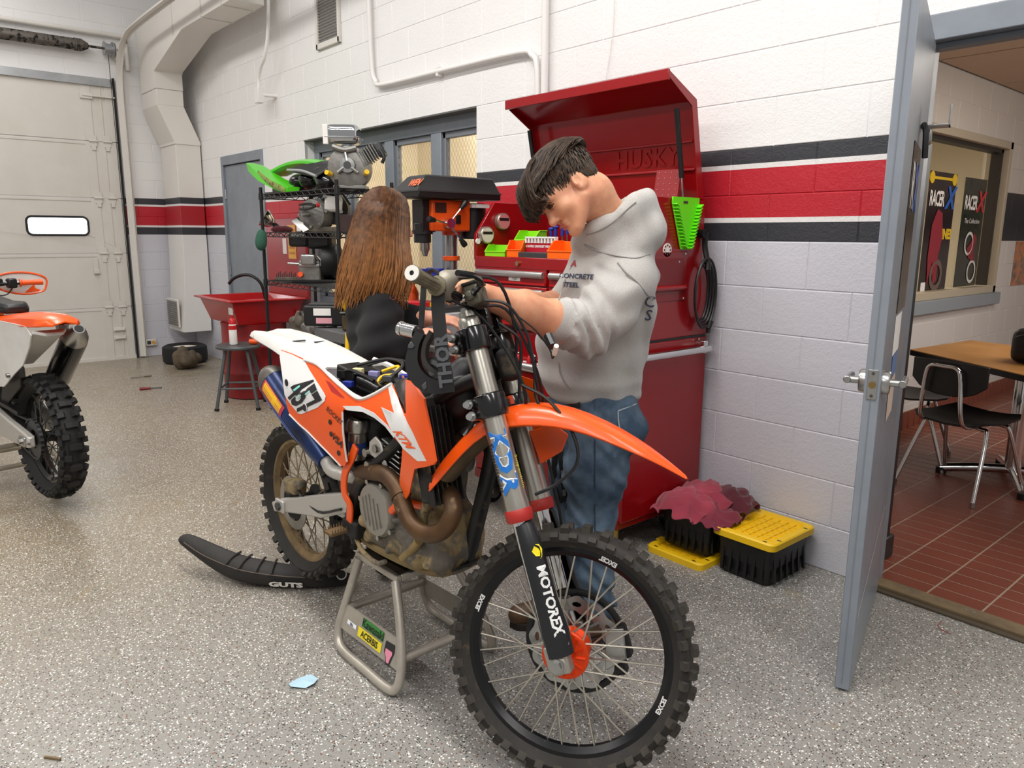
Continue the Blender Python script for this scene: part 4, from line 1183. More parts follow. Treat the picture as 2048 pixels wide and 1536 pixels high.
# T-handle keys standing in a block
kb = thing('key_block', 'black block holding tools at the back of the chest shelf', 'tool block', (-2.78, 2.78, zsf))
part('block', MB().bb(-2.95, -2.60, 2.74, 2.82, zsf, zsf + 0.055), M_BLK, kb, bevel=0.004)
part('white_clip', MB().bb(-2.73, -2.66, 2.745, 2.80, zsf + 0.055, zsf + 0.095), M_PAPER, kb, bevel=0.004)
for k, (x, h) in enumerate(((-2.92, 0.145), (-2.885, 0.155), (-2.835, 0.165), (-2.80, 0.175), (-2.745, 0.21), (-2.715, 0.20))):
 t = thing('hex_key', ('leftmost', 'second', 'third', 'fourth', 'fifth', 'sixth')[k] + ' blue T-handle hex key from the left on the chest shelf', 'hex key', (x, 2.78, zsf + 0.05), group='blue T-handle keys')
 part('shaft', MB().cyl((x, 2.78, zsf + 0.04), (x, 2.78, zsf + h - 0.03), 0.004, n=8), M_STEEL, t)
 part('grip', MB().tube([(x, 2.78, zsf + h - 0.055), (x, 2.78, zsf + h - 0.01), (x - 0.004, 2.78, zsf + h)], [0.009, 0.010, 0.012], 10, 3).ell((x, 2.78, zsf + h), (0.02, 0.012, 0.010), None, 12, 8), M_BLUE, t)
for k in range(2):
 x = -2.655 + 0.022 * k
 t = thing('screwdriver', ('red handled screwdriver standing in the tool block', 'black and red screwdriver standing at the end of the tool block')[k], 'screwdriver', (x, 2.78, zsf + 0.05))
 part('shaft', MB().cyl((x, 2.78, zsf + 0.04), (x, 2.78, zsf + 0.11), 0.003, n=8), M_STEEL, t)
 part('grip', MB().lathe([(0.0, 0), (0.010, 0.002), (0.012, 0.03), (0.009, 0.05), (0.012, 0.075), (0.0, 0.085)], (x, 2.78, zsf + 0.10), (0, 0, 1), 12), (mat('red_plastic', 'c01820', 0.35), M_BLK)[k], t)
# tools in the open drawer: many screwdrivers
random.seed(3)
ORD = ('first', 'second', 'third', 'fourth', 'fifth', 'sixth', 'seventh', 'eighth', 'ninth')
M_TRED = mat('red_plastic', 'c01820', 0.35)
n_t = 0
for k in range(18):
 x = -2.74 + k * 0.031
 red = k < 9
 a = random.uniform(-6, 6)
 R = rotm('Z', a) @ rotm('X', 30)
 c0 = Vector((x, yo + 0.08 + random.uniform(0, 0.03), 0.865))
 n_t += 1
 t = thing('drawer_tool', ORD[k % 9] + (' red handled' if red else ' black handled') + ' screwdriver from the left in the open drawer', 'screwdriver', (x, c0.y, 0.80), group=('red' if red else 'black') + ' screwdrivers in the open drawer')
 part('grip', MB().lathe([(0.0, -0.05), (0.009, -0.047), (0.011, -0.02), (0.009, 0.0), (0.011, 0.03), (0.006, 0.045), (0, 0.047)], c0 + R @ Vector((0, 0, 0)), R @ Vector((0, 0.6, 0.8)), 10), M_TRED if red else M_BLK, t)
 part('shaft', MB().cyl(c0 + R @ Vector((0, -0.03, -0.04)), c0 + R @ Vector((0, -0.06, -0.08)), 0.003, n=6), M_STEEL, t)
 part('end_cap', MB().ell(c0 + R @ Vector((0, 0.031, 0.041)), (0.006, 0.006, 0.006), None, 8, 6), M_STEEL, t)
# ================================================================== bins and rags by the wall
def tote(label, x0, x1, y0, y1, z0, z1, lid, grp='storage totes'):
 t = thing('storage_tote', label, 'storage tote', ((x0 + x1) / 2, (y0 + y1) / 2, z0), group=grp)
 m = MB(); k = 0.018
 def ring(x0, x1, y0, y1, z, r=0.03):
  o = []
  for cx, cy, t0 in ((x1 - r, y1 - r, 0), (x0 + r, y1 - r, 90), (x0 + r, y0 + r, 180), (x1 - r, y0 + r, 270)):
   o += [(cx + r * math.cos(rad(t0 + i * 22.5)), cy + r * math.sin(rad(t0 + i * 22.5)), z) for i in range(5)]
  return o
 m.rings([ring(x0 + k, x1 - k, y0 + k, y1 - k, z0), ring(x0, x1, y0, y1, z1), ring(x0 - 0.008, x1 + 0.008, y0 - 0.008, y1 + 0.008, z1), ring(x0 - 0.008, x1 + 0.008, y0 - 0.008, y1 + 0.008, z1 + 0.008), ring(x0 + 0.006, x1 - 0.006, y0 + 0.006, y1 - 0.006, z1 + 0.008), ring(x0 + 0.006, x1 - 0.006, y0 + 0.006, y1 - 0.006, z1 - 0.10)])
 part('tub', m, M_BLK, t, smooth=30)
 for i in range(6):
  xx = x0 + 0.04 + (x1 - x0 - 0.08) * i / 5
  part('rib', MB().box((xx, y0 + 0.008, (z0 + z1) / 2), (0.012, 0.012, (z1 - z0) * 0.8), rotm('X', -5.5)), M_BLK, t)
  yy = y0 + 0.04 + (y1 - y0 - 0.08) * i / 5
  part('rib', MB().box((x1 - 0.008, yy, (z0 + z1) / 2), (0.012, 0.012, (z1 - z0) * 0.8), rotm('Y', -5.5)), M_BLK, t)
 if lid:
  lid_geo(t, x0 - 0.016, x1 + 0.016, y0 - 0.016, y1 + 0.016, z1 - 0.006)
 return t
def lid_geo(t, x0, x1, y0, y1, z):
 def ring(a, zz, r=0.03):
  o = []
  for cx, cy, t0 in ((x1 - a - r, y1 - a - r, 0), (x0 + a + r, y1 - a - r, 90), (x0 + a + r, y0 + a + r, 180), (x1 - a - r, y0 + a + r, 270)):
   o += [(cx + r * math.cos(rad(t0 + i * 22.5)), cy + r * math.sin(rad(t0 + i * 22.5)), zz) for i in range(5)]
  return o
 m = MB().rings([ring(0.0, z), ring(0, z + 0.026), ring(0.006, z + 0.032), ring(0.032, z + 0.032), ring(0.038, z + 0.018)])
 part('lid', m, M_YEL, t, smooth=30)
 g = MB()
 for i in range(1, 6):
  xx = x0 + 0.038 + (x1 - x0 - 0.076) * i / 6
  g.bb(xx - 0.003, xx + 0.003, y0 + 0.038, y1 - 0.038, z + 0.017, z + 0.023)
 for i in range(1, 7):
  yy = y0 + 0.038 + (y1 - y0 - 0.076) * i / 7
  g.bb(x0 + 0.038, x1 - 0.038, yy - 0.003, yy + 0.003, z + 0.017, z + 0.0225)
 part('grid_ribs', g, M_YEL, t)
 for xx, yy in ((x0 + 0.05, y0 + 0.016), (x1 - 0.05, y0 + 0.016), (x1 - 0.016, y0 + 0.07), (x1 - 0.016, y1 - 0.07)):
  part('lid_hole', MB().bb(xx - 0.009, xx + 0.009, yy - 0.004, yy + 0.004, z + 0.030, z + 0.0328), M_BLK, t)
 for yy in (y0 + 0.10, y1 - 0.10):
  part('clip', MB().bb(x0 - 0.001, x0 + 0.02, yy - 0.02, yy + 0.02, z + 0.03, z + 0.038), M_YEL, t, bevel=0.002)
tote('black storage tote with yellow snap-on lid standing against the wall', -1.775, -1.505, 2.715, 3.035, 0.0, 0.178, True)
lt = thing('tote_lid', 'loose yellow tote lid lying on the floor under the rag tote', 'lid', (-1.92, 2.80, 0))
lid_geo(lt, -2.10, -1.79, 2.64, 2.98, 0.0)
tote('black storage tote heaped with red shop rags', -2.075, -1.805, 2.71, 3.03, 0.034, 0.20, False)
def rag(label, c, sx, sy, sz, seed, col):
 rng = np.random.RandomState(seed)
 n = 30; ph = rng.uniform(0, 6.28, (12, 3)); fr = rng.uniform(4, 15, (12, 2)); am = rng.uniform(0.3, 1, 12)
 vs, fs = [], []
 for i in range(n + 1):
  for j in range(n + 1):
   u, v = i / n * 2 - 1, j / n * 2 - 1
   rr = max(abs(u), abs(v)); r2 = math.hypot(u, v)
   w = sum(am[k] * math.sin(fr[k, 0] * u + fr[k, 1] * v * (1 if k % 2 else -1) + ph[k, 0]) for k in range(12)) / 6
   fold = sum(am[k] * math.cos(fr[k, 1] * u * 0.8 + fr[k, 0] * v * 0.6 + ph[k, 1]) for k in range(12)) / 8
   z = sz * max(0, 1 - r2 ** 2 * 0.75) + 0.030 * w * (0.5 + 0.5 * r2)
   sq = 1 / max(1, (r2 / max(rr, 1e-6)) ** 0.55)
   vs.append((c[0] + sx * u * sq + 0.03 * fold, c[1] + sy * v * sq + 0.03 * w, max(c[2] + z, c[2] - 0.03)))
 for i in range(n):
  for j in range(n):
   a = i * (n + 1) + j; fs.append((a, a + 1, a + n + 2, a + n + 1))
 o = solo('shop_rag', MB().add(vs, fs), col, label, 'rag', 'shop rags', smooth=180)
 s = o.modifiers.new('thick', 'SOLIDIFY'); s.thickness = 0.003
 s = o.modifiers.new('sub', 'SUBSURF'); s.levels = 1; s.render_levels = 1
 return o
M_RAG1 = mat('faded_red_cloth', 'a23a4c', 0.9, var=('7d2233', 7, 0.7), sheen=0.3, bump=(300, 0.2))
M_RAG2 = mat('maroon_cloth', '5e1626', 0.9, var=('42101c', 7, 0.7), sheen=0.3, bump=(300, 0.2))
rag('faded pinkish red shop rag spilling over the front of the tote', (-1.955, 2.74, 0.215), 0.14, 0.13, 0.10, 2, M_RAG1)
rag('crumpled red shop rag on the left top of the heap', (-1.945, 2.88, 0.235), 0.15, 0.14, 0.085, 5, M_RAG1)
rag('dark maroon shop rag at the right rear of the heap', (-1.86, 2.93, 0.225), 0.13, 0.12, 0.085, 9, M_RAG2)
rag('red shop rag hanging over the right edge of the tote', (-1.85, 2.79, 0.20), 0.13, 0.13, 0.06, 14, mat('wine_cloth', '7f2438', 0.9, var=('5d1627', 7, 0.6), sheen=0.3))
# ================================================================== orange motocross bike on the stand
BO = Vector((-2.765, 1.285, 0.378)); _by = rad(2.0)
BH = Vector((math.cos(_by), math.sin(_by), 0)); BL = Vector((-math.sin(_by), math.cos(_by), 0))
def B(x, off, z):
 """bike frame: x ahead of the rear axle, off to the rider's right, z above the rear axle"""
 return BO + BH * x - BL * off + Vector((0, 0, z))
def bp(px, py, off):
 r = px_ray(px, py); o = BO - BL * off
 t = (o - CAM).dot(BL) / r.dot(BL); P = CAM + r * t - BO
 return Vector((P.dot(BH), off, P.z))
def bw(px, py, off):
 q = bp(px, py, off); return B(q.x, off, q.z)
_rk = rad(22.5)
SA = -BH * math.sin(_rk) + Vector((0, 0, math.cos(_rk)))
SN = Matrix.Rotation(rad(31), 3, SA) @ (-BL)
SF = SA.cross(SN)
FC = Vector((-1.305, 1.335, 0.3445))
def S(r, f, u):
 """steered frame: r to the right, f ahead, u up along the fork from the front axle"""
 return FC + SN * r + SF * f + SA * u
def sw(px, py, r_):
 r = px_ray(px, py); o = FC + SN * r_
 t = (o - CAM).dot(SN) / r.dot(SN); return CAM + r * t
M_TYRE = mat('muddy_tyre', '23211f', 0.75, var=('34302b', 9, 0.7), bump=(60, 0.3), dirt=('4c4234', 14, 0.60))
M_TYRE2 = mat('clean_tyre', '161616', 0.7, bump=(60, 0.25))
M_KNOB = mat('tyre_knob', '2a2825', 0.8, var=('453e34', 20, 0.7))
M_RIMB = mat('black_rim', '141416', 0.3, 0.3, dirt=('8d887c', 30, 0.66))
M_RIMM = mat('muddy_rim', '8a7350', 0.9, var=('5d4c34', 14, 0.8), bump=(50, 0.6))
M_SPOKE = mat('spoke_steel', 'c9c2b4', 0.3, 0.85)
M_OR = mat('bike_orange', 'f55a0e', 0.32, var=('ea4d08', 4, 0.5), coat=0.2)
M_ORA = mat('anodised_orange', 'e0420f', 0.28, 0.55)
M_WHP = mat('white_plastic', 'dad8d4', 0.45, var=('c6c2ba', 6, 0.6), dirt=('b0a288', 18, 0.66))
M_FORK = mat('fork_alu', 'bdb9b0', 0.3, 0.9, var=('a29c8f', 5, 0.5), dirt=('8d8470', 24, 0.72))
M_SWING = mat('swingarm_alu', 'c3bfb8', 0.45, 0.45, dirt=('a08c6a', 12, 0.62))
M_ENG = mat('muddy_engine', '6d675e', 0.65, 0.3, var=('4c463d', 10, 0.7), bump=(40, 0.8), dirt=('94805a', 9, 0.47))
M_CLUTCH = mat('clutch_cover_alu', '9c978e', 0.45, 0.5, dirt=('86714d', 12, 0.60), bump=(30, 0.3))
M_PIPE = mat('burnt_header', '64482c', 0.48, 0.55, var=('3f2d1f', 7, 0.9), dirt=('8a714a', 14, 0.60))
M_GUARD = mat('fork_guard', '17181b', 0.4, dirt=('cfc8b8', 34, 0.68))
M_MUDB = mat('muddy_black', '191715', 0.7, dirt=('4f4331', 11, 0.56), bump=(30, 0.5))
M_DECALW = mat('decal_white', 'e0dfdd', 0.4)
M_DECALK = mat('decal_black', '16181b', 0.35)
M_TEAL = mat('decal_teal', '86d5c6', 0.4)
M_KBLUE = mat('decal_blue', '1f6fc0', 0.35)
M_YDEC = mat('decal_yellow', 'f0dc1c', 0.4)
M_GRIP = mat('worn_grip', '6f6752', 0.8, var=('524b3a', 25, 0.6), bump=(150, 0.4))
bike = thing('motorcycle', 'orange and white motocross bike numbered 457 propped on a metal stand', 'motorcycle', B(0.72, 0, -0.378))
def wheel(parent, pre, C, n, R, w, rimR, tyre_m, knob_m, rim_m, nk, hubr, spokes=36, knob=(0.020, 0.017, 0.014), spoke_m=None, hub_m=None, hubw=0.05):
 n = n.normalized()
 up = Vector((0, 0, 1)); fwd = n.cross(up).normalized(); up = fwd.cross(n).normalized()
 def W(a, r, h):
  return C + (fwd * math.cos(a) + up * math.sin(a)) * r + n * h
 Rc = R - knob[2]
 hw = w / 2
 prof = [(rimR - 0.004, -hw * 0.42), (rimR + 0.012, -hw * 0.72), (rimR + (Rc - rimR) * 0.45, -hw), (rimR + (Rc - rimR) * 0.78, -hw * 0.84), (Rc - 0.004, -hw * 0.45), (Rc, 0), (Rc - 0.004, hw * 0.45), (rimR + (Rc - rimR) * 0.78, hw * 0.84), (rimR + (Rc - rimR) * 0.45, hw), (rimR + 0.012, hw * 0.72), (rimR - 0.004, hw * 0.42)]
 ty = part(pre + '_tyre', MB().lathe(prof, C, n, 72, closed=False, cap=False), tyre_m, parent, smooth=60)
 a, b, c = knob
 km = {}
 def knob_obj(ang, lat, rr, tilt, sz):
  key = sz
  if key not in km:
   x, y, z = sz
   vs = [(-x / 2, -y / 2, -0.006), (x / 2, -y / 2, -0.006), (x / 2, y / 2, -0.006), (-x / 2, y / 2, -0.006), (-x * .42, -y * .42, z), (x * .42, -y * .42, z), (x * .42, y * .42, z), (-x * .42, y * .42, z)]
   km[key] = mesh_of('knob', MB().add(vs, [(0, 3, 2, 1), (4, 5, 6, 7), (0, 1, 5, 4), (1, 2, 6, 5), (2, 3, 7, 6), (3, 0, 4, 7)]), knob_m, 0)
  o = bpy.data.objects.new('knob', km[key]); COL.objects.link(o); o.parent = ty
  rv = (fwd * math.cos(ang) + up * math.sin(ang)); tv = (-fwd * math.sin(ang) + up * math.cos(ang))
  zz = (rv * math.cos(tilt) + n * math.sin(tilt)).normalized(); yy = zz.cross(tv).normalized()
  m = Matrix((tv, yy, zz)).transposed().to_4x4(); m.translation = W(ang, rr, lat)
  o.matrix_local = parent.matrix_world.inverted() @ m if False else m
 for i in range(nk):
  an = 2 * PI * i / nk
  if i % 2 == 0:
   for s in (-1, 1): knob_obj(an, s * hw * 0.20, Rc - 0.001, s * 0.1, (a, b, c))
  else:
   for s in (-1, 1): knob_obj(an, s * hw * 0.52, Rc - 0.005, s * 0.42, (a, b, c))
  for s in (-1, 1): knob_obj(an + PI / nk, s * hw * 0.86, Rc - 0.020, s * 0.85, (a * 1.0, b * 0.8, c * 0.95))
 rw = hw * 0.48
 rp = [(rimR, -rw), (rimR, -rw + 0.004), (rimR - 0.008, -rw + 0.007), (rimR - 0.020, -rw * 0.35), (rimR - 0.020, rw * 0.35), (rimR - 0.008, rw - 0.007), (rimR, rw - 0.004), (rimR, rw), (rimR - 0.012, rw), (rimR - 0.026, rw * 0.4), (rimR - 0.026, -rw * 0.4), (rimR - 0.012, -rw)]
 rm = part(pre + '_rim', MB().lathe(rp, C, n, 72, closed=True), rim_m, parent, smooth=35)
 hb = part(pre + '_hub', MB().lathe([(0.0, -hubw - 0.01), (0.022, -hubw - 0.01), (0.024, -hubw), (hubr, -hubw + 0.004), (hubr, -hubw + 0.014), (hubr * 0.55, -hubw + 0.03), (hubr * 0.5, 0), (hubr * 0.55, hubw - 0.03), (hubr, hubw - 0.014), (hubr, hubw - 0.004), (0.024, hubw), (0.022, hubw + 0.01), (0.0, hubw + 0.01)], C, n, 36), hub_m or M_ORA, parent, smooth=35)
 for i in range(spokes):
  s = 1 if i % 2 else -1
  a0 = 2 * PI * i / spokes
  d = (0.62 if (i // 2) % 2 else -0.62)
  part('spoke', MB().cyl(W(a0 + d, hubr * 0.95, s * (hubw - 0.010)), W(a0, rimR - 0.022, s * rw * 0.2), 0.0026, n=6), spoke_m or M_SPOKE, rm)
 return ty, rm, hb, W
# ---- wheels
RC = B(0, 0, 0)
t_, rimr, hubr_, RW = wheel(bike, 'rear', RC, -BL, 0.333, 0.118, 0.252, M_TYRE, M_KNOB, M_RIMM, 34, 0.055, 36, (0.030, 0.026, 0.017), spoke_m=mat('muddy_spoke', '9a8c74', 0.6, 0.5), hub_m=M_MUDB)
t_, rimf, hubf, FW = wheel(bike, 'front', FC, SN, 0.3435, 0.088, 0.281, M_TYRE, M_KNOB, M_RIMB, 38, 0.052, 36, (0.025, 0.022, 0.016), hub_m=M_ORA)
for a0, w_ in ((20, 'EXCEL'), (200, 'EXCEL'), (110, 'EXCEL')):
 part('lettering', text_mesh(w_, 0.017, lambda u, v: FW(rad(a0) - u / 0.272, 0.272 + v, 0.0225), bold=0.0008), M_DECALW, rimf, smooth=0)
part('lettering', text_mesh('DUNLOP  GEOMAX', 0.022, lambda u, v: FW(rad(128) - u / 0.305, 0.306 + v, 0.0440), spacing=1.3), mat('sidewall_emboss', '3a3834', 0.7), t_, smooth=0)
# front brake disc on the far side, wavy with slots
dm = MB()
nW = 12; outer = []; inner = []
for i in range(96):
 a = 2 * PI * i / 96
 outer.append(FW(a, 0.126 + 0.005 * math.cos(nW * a), -0.062))
 inner.append(FW(a, 0.086 + 0.004 * math.cos(nW * a + 1), -0.062))
holes = [inner]
for k in range(12):
 a0 = 2 * PI * k / 12
 h = []
 for j in range(8):
  b = 2 * PI * j / 8
  h.append(FW(a0 + 0.13 * math.cos(b), 0.107 + 0.007 * math.sin(b), -0.062))
 holes.append(h[::-1])
dm.holed(outer, holes, SN * 0.004)
dk = part('front_brake_disc', dm, M_STEEL, bike, smooth=0)
car = MB()
for k in range(6):
 a = 2 * PI * k / 6
 car.cyl(FW(a, 0.045, -0.058), FW(a + 0.25, 0.092, -0.060), 0.007, n=6)
part('disc_carrier', car, M_STEEL, dk)
part('disc_guard', MB().torus(FW(0, 0, -0.080), SN, 0.136, 0.010, 48, 8, flat=0.006), M_BLK, bike)
cal = MB()
for a, r in ((PI + 0.25, 0.118), (PI - 0.15, 0.125)):
 cal.box(FW(a, r, -0.085), (0.05, 0.045, 0.09), Matrix((SF, SN, SA)).transposed())
cl = part('front_caliper', cal, M_MUDB, bike, bevel=0.008)
part('caliper_bolt', MB().cyl(FW(PI - 0.1, 0.13, -0.04), FW(PI - 0.1, 0.13, -0.06), 0.010, n=8), M_STEEL, cl)
part('caliper_bracket', MB().prism([FW(PI + 0.55, 0.11, -0.045), FW(PI + 0.1, 0.15, -0.045), FW(PI - 0.45, 0.15, -0.045), FW(PI - 0.6, 0.10, -0.045), FW(PI - 0.1, 0.09, -0.045)], SN * -0.01), M_STEEL, cl, bevel=0.003)
# front axle
part('axle_bolt', MB().cyl(S(0.10, 0, 0), S(0.146, 0, 0), 0.014, n=6).cyl(S(0.06, 0, 0), S(0.138, 0, 0), 0.019, n=16), M_STEEL, bike)
part('hub_flange', MB().lathe([(0.046, 0.047), (0.060, 0.047), (0.064, 0.044), (0.064, 0.036), (0.060, 0.033), (0.046, 0.033)], FC, SN, 36, closed=True), M_ORA, hubf)
for k in range(12):
 a = 2 * PI * k / 12
 part('flange_rib', MB().cyl(FW(a, 0.03, 0.05), FW(a, 0.055, 0.047), 0.004, n=6), M_ORA, hubf)
# ---- fork
FR_ = 0.108
for s, nm in ((1, 'right'), (-1, 'left')):
 r = s * FR_; f = -0.004
 part('fork_slider', MB().cyl(S(r, f, 0.03), S(r, f, 0.42), 0.0235, n=20), M_CHROME, bike)
 ft = part('fork_tube', MB().lathe([(0.0, 0.395), (0.033, 0.395), (0.033, 0.42), (0.0315, 0.44), (0.0315, 0.62), (0.0305, 0.64), (0.0305, 0.91), (0.029, 0.925), (0.024, 0.93), (0.024, 0.945), (0.0, 0.945)], S(r, f, 0), SA, 28), M_FORK, bike, smooth=40)
 part('fork_seal', MB().lathe([(0.0, 0.372), (0.0335, 0.372), (0.0365, 0.378), (0.0365, 0.40), (0.034, 0.405), (0, 0.405)], S(r, f, 0), SA, 28), mat('red_seal', 'a8231c', 0.5, dirt=('7b6248', 20, 0.6)), ft)
 part('fork_cap', MB().cyl(S(r, f, 0.945), S(r, f, 0.956), 0.017, n=6), M_STEEL, ft)
 part('fork_lug', MB().box(S(r, f + 0.006, 0.012), (0.045, 0.06, 0.075), Matrix((SN, SF, SA)).transposed()).cyl(S(r - 0.025, 0, 0), S(r + 0.025, 0, 0), 0.027, n=16), mat('fork_lug_alu', 'a8a299', 0.4, 0.7, dirt=('7b6a4c', 20, 0.64)), bike, bevel=0.006)
 # guard: curved shell in front of / outside the slider
 g = MB(); rs = []
 for u, w, fo in ((0.02, 0.040, 0.010), (0.08, 0.042, 0.010), (0.16, 0.036, 0.008), (0.30, 0.034, 0.006), (0.36, 0.030, 0.004), (0.375, 0.022, 0.002)):
  ring = []
  for k in range(9):
   a = rad(-30 + k * 150 / 8) if s > 0 else rad(60 + k * 150 / 8)
   ring.append(S(r + w * math.cos(a) * 0.85, f + fo + w * math.sin(a), u))
  for k in reversed(range(9)):
   a = rad(-30 + k * 150 / 8) if s > 0 else rad(60 + k * 150 / 8)
   ring.append(S(r + (w - 0.004) * math.cos(a) * 0.85, f + fo + (w - 0.004) * math.sin(a), u))
  rs.append(ring)
 g.rings(rs)
 gp = part('fork_guard', g, M_GUARD, bike, smooth=50)
 if s > 0:
  gright = gp; tright = ft
def around(u0, r_tube, base_r, base_f, phi0):
 """lettering map on a fork leg: a runs down the leg, b round it"""
 def m(a, b):
  t = phi0 + b / r_tube
  return S(base_r + r_tube * math.cos(t), base_f + r_tube * math.sin(t), u0 - a)
 return m
toc = (CAM - S(FR_, 0, 0.5)); phi_c = math.atan2(toc.dot(SF), toc.dot(SN))
_ar = around(0.0, 0.0332, FR_, -0.004, 0.0)
for _lf, _mt, _bo in ((0.0, M_DECALW, 0.075), (0.0006, M_KBLUE, 0.045)):
 part('lettering', text_fit('KDR', lambda a, b: (lambda t: S(FR_ + (0.0330 + _lf) * math.cos(t), -0.004 + (0.0330 + _lf) * math.sin(t), 0.618 - 0.175 * a))(phi_c - 0.80 + 1.45 * b), bold=_bo, spacing=1.0), _mt, tright, smooth=0)
part('lettering', text_mesh('Suspension', 0.030, around(0.525, 0.0337, FR_, -0.004, phi_c - 1.0), shear=0.3), M_DECALK, tright, smooth=0)
part('lettering', text_mesh('Suspension', 0.020, around(0.50, 0.0337, FR_, -0.004, phi_c + 1.15)), M_YDEC, tright, smooth=0)
def _gw(u): return float(np.interp(u, (0.02, 0.08, 0.16, 0.30, 0.36), (0.040, 0.042, 0.036, 0.034, 0.030))) + 0.0012
gm = lambda u0, w, ph: (lambda a, b: S(FR_ + _gw(u0 - a) * 0.85 * math.cos(ph + b / 0.0375), -0.004 + 0.009 + _gw(u0 - a) * math.sin(ph + b / 0.0375), u0 - a))
toc2 = (CAM - S(FR_, 0, 0.18)); phi_g = max(math.atan2(toc2.dot(SF), toc2.dot(SN)), -0.28)
part('lettering', text_mesh('MOTOREX', 0.038, gm(0.165, 0.038, phi_g + 0.30), bold=0.0014, spacing=0.95), M_DECALW, gright, smooth=0)
sw_ = MB()
mm = gm(0.285, 0.038, phi_g + 0.30)
sw_.add([mm(a, b) for a, b in ((-0.02, -0.004), (-0.008, -0.014), (0.006, -0.006), (0.008, 0.006), (-0.004, 0.010), (-0.012, 0.006))], [(0, 1, 2, 3, 4, 5)])
sw_.add([mm(a, b) for a, b in ((-0.024, 0.0), (-0.016, 0.012), (0.004, 0.015), (0.016, 0.004), (0.010, 0.012), (-0.008, 0.020), (-0.022, 0.012))], [(0, 1, 2, 3, 4, 5, 6)])
part('swirl_emblem', sw_, M_YDEC, gright, smooth=0)
# triple clamps with bolts
SR = Matrix((SN, SF, SA)).transposed()
for u, nm in ((0.685, 'lower_clamp'), (0.868, 'upper_clamp')):
 m = MB()
 for s in (-1, 1):
  m.lathe([(0.0, u - 0.032), (0.042, u - 0.032), (0.044, u - 0.026), (0.044, u + 0.026), (0.042, u + 0.032), (0, u + 0.032)], S(s * FR_, -0.004, 0), SA, 24)
 m.box(S(0, -0.03, u), (0.20, 0.07, 0.040), SR)
 cp = part(nm, m, M_BLKG, bike, bevel=0.004)
 for du in (-0.016, 0.016):
  part('bolt', MB().cyl(S(FR_ + 0.02, -0.060, u + du), S(FR_ + 0.045, -0.055, u + du), 0.009, n=10).cyl(S(FR_ - 0.005, -0.048, u + du), S(FR_ + 0.035, -0.052, u + du), 0.013, n=10), M_STEEL, cp)
  part('clamp_gap', MB().box(S(FR_, -0.046, u), (0.004, 0.012, 0.06), SR), M_MUDB, cp)
part('steering_stem', MB().cyl(S(0, -0.035, 0.64), S(0, -0.035, 0.90), 0.026, n=16).cyl(S(0, -0.035, 0.895), S(0, -0.035, 0.915), 0.02, n=6), M_MUDB, bike)
# ---- handlebar and controls
bar = MB().tube([S(0.395, -0.012, 1.012), S(0.30, -0.012, 1.004), S(0.20, -0.004, 0.988), S(0.11, 0.012, 0.962), S(0.045, 0.02, 0.955), S(-0.045, 0.02, 0.955), S(-0.11, 0.012, 0.962), S(-0.20, -0.004, 0.988), S(-0.30, -0.012, 1.004), S(-0.395, -0.012, 1.012)], 0.0128, 12, 5)
part('handlebar', bar, M_BLKG, bike)
for s in (-1, 1):
 part('bar_mount', MB().box(S(s * 0.045, 0.012, 0.925), (0.03, 0.05, 0.06), SR), M_BLKG, bike, bevel=0.006)
def sax(r0, u0, r1, u1, f=-0.012):
 return S(r0, f, u0), S(r1, f, u1)
for s in (1, -1):
 gp = MB()
 a, b = sax(s * 0.255, 1.0005, s * 0.392, 1.012)
 d = (b - a)
 gp.lathe([(0.013, 0), (0.026, 0.0), (0.026, 0.006), (0.0175, 0.010), (0.0165, 0.06), (0.0175, 0.11), (0.020, 0.125), (0.020, 0.139), (0.0, 0.139)], a, d, 20)
 gr_ = part('grip', gp, M_GRIP, bike, smooth=40)
 for k in range(8):
  t = 2 * PI * k / 8; ax_, u_, w_ = frame(d)
  o = (u_ * math.cos(t) + w_ * math.sin(t)) * 0.017
  part('grip_rib', MB().cyl(a + ax_ * 0.02 + o, a + ax_ * 0.115 + o, 0.0018, n=5), M_GRIP, gr_)
 if s > 0:
  ax_ = d.normalized()
  part('grip_end', MB().lathe([(0.006, 0.1385), (0.0185, 0.1385), (0.0185, 0.142), (0.006, 0.142)], a, d, 24, closed=True), mat('grip_end_white', 'dcd9d2', 0.5), gr_)
  part('bar_hole', MB().cyl(a + ax_ * 0.1386, a + ax_ * 0.1395, 0.007, n=14), M_BLK, gr_)
# throttle housing, brake master cylinder, lever on the right
M_CAST = mat('cast_grey', '8d8779', 0.5, 0.35, dirt=('55503f', 18, 0.62))
th_ = SDF()
a, b = sax(0.185, 0.990, 0.245, 1.0)
th_.cone(a, 0.019, b, 0.023, 0.01).ell(S(0.215, 0.004, 1.02), (0.026, 0.022, 0.018), None, 0.02).cone(S(0.215, 0.0, 1.02), 0.02, S(0.16, 0.03, 1.035), 0.014, 0.02)
part('throttle_housing', smooth_mb(th_.mesh(0.004), 1), M_CAST, bike, smooth=60)
mc = part('brake_master_cylinder', MB().box(S(0.125, 0.040, 0.975), (0.075, 0.042, 0.055), SR).cyl(S(0.085, 0.03, 0.955), S(0.175, 0.035, 0.975), 0.014, n=12), mat('reservoir_grey', '5d584b', 0.45, 0.3, dirt=('3a352b', 18, 0.5)), bike, bevel=0.008)
part('reservoir_cap', MB().box(S(0.125, 0.040, 1.006), (0.078, 0.045, 0.008), SR), mat('cap_dark', '3a382f', 0.5), mc, bevel=0.003)
part('sight_glass', MB().cyl(S(0.148, 0.018, 0.975), S(0.158, 0.000, 0.972), 0.011, n=14), M_CHROME, mc)
part('brake_lever', MB().tube([S(0.165, 0.045, 0.975), S(0.20, 0.085, 0.985), S(0.27, 0.095, 0.99), S(0.345, 0.080, 0.99)], [0.009, 0.008, 0.007, 0.008], 8, 5), M_BLKG, bike)
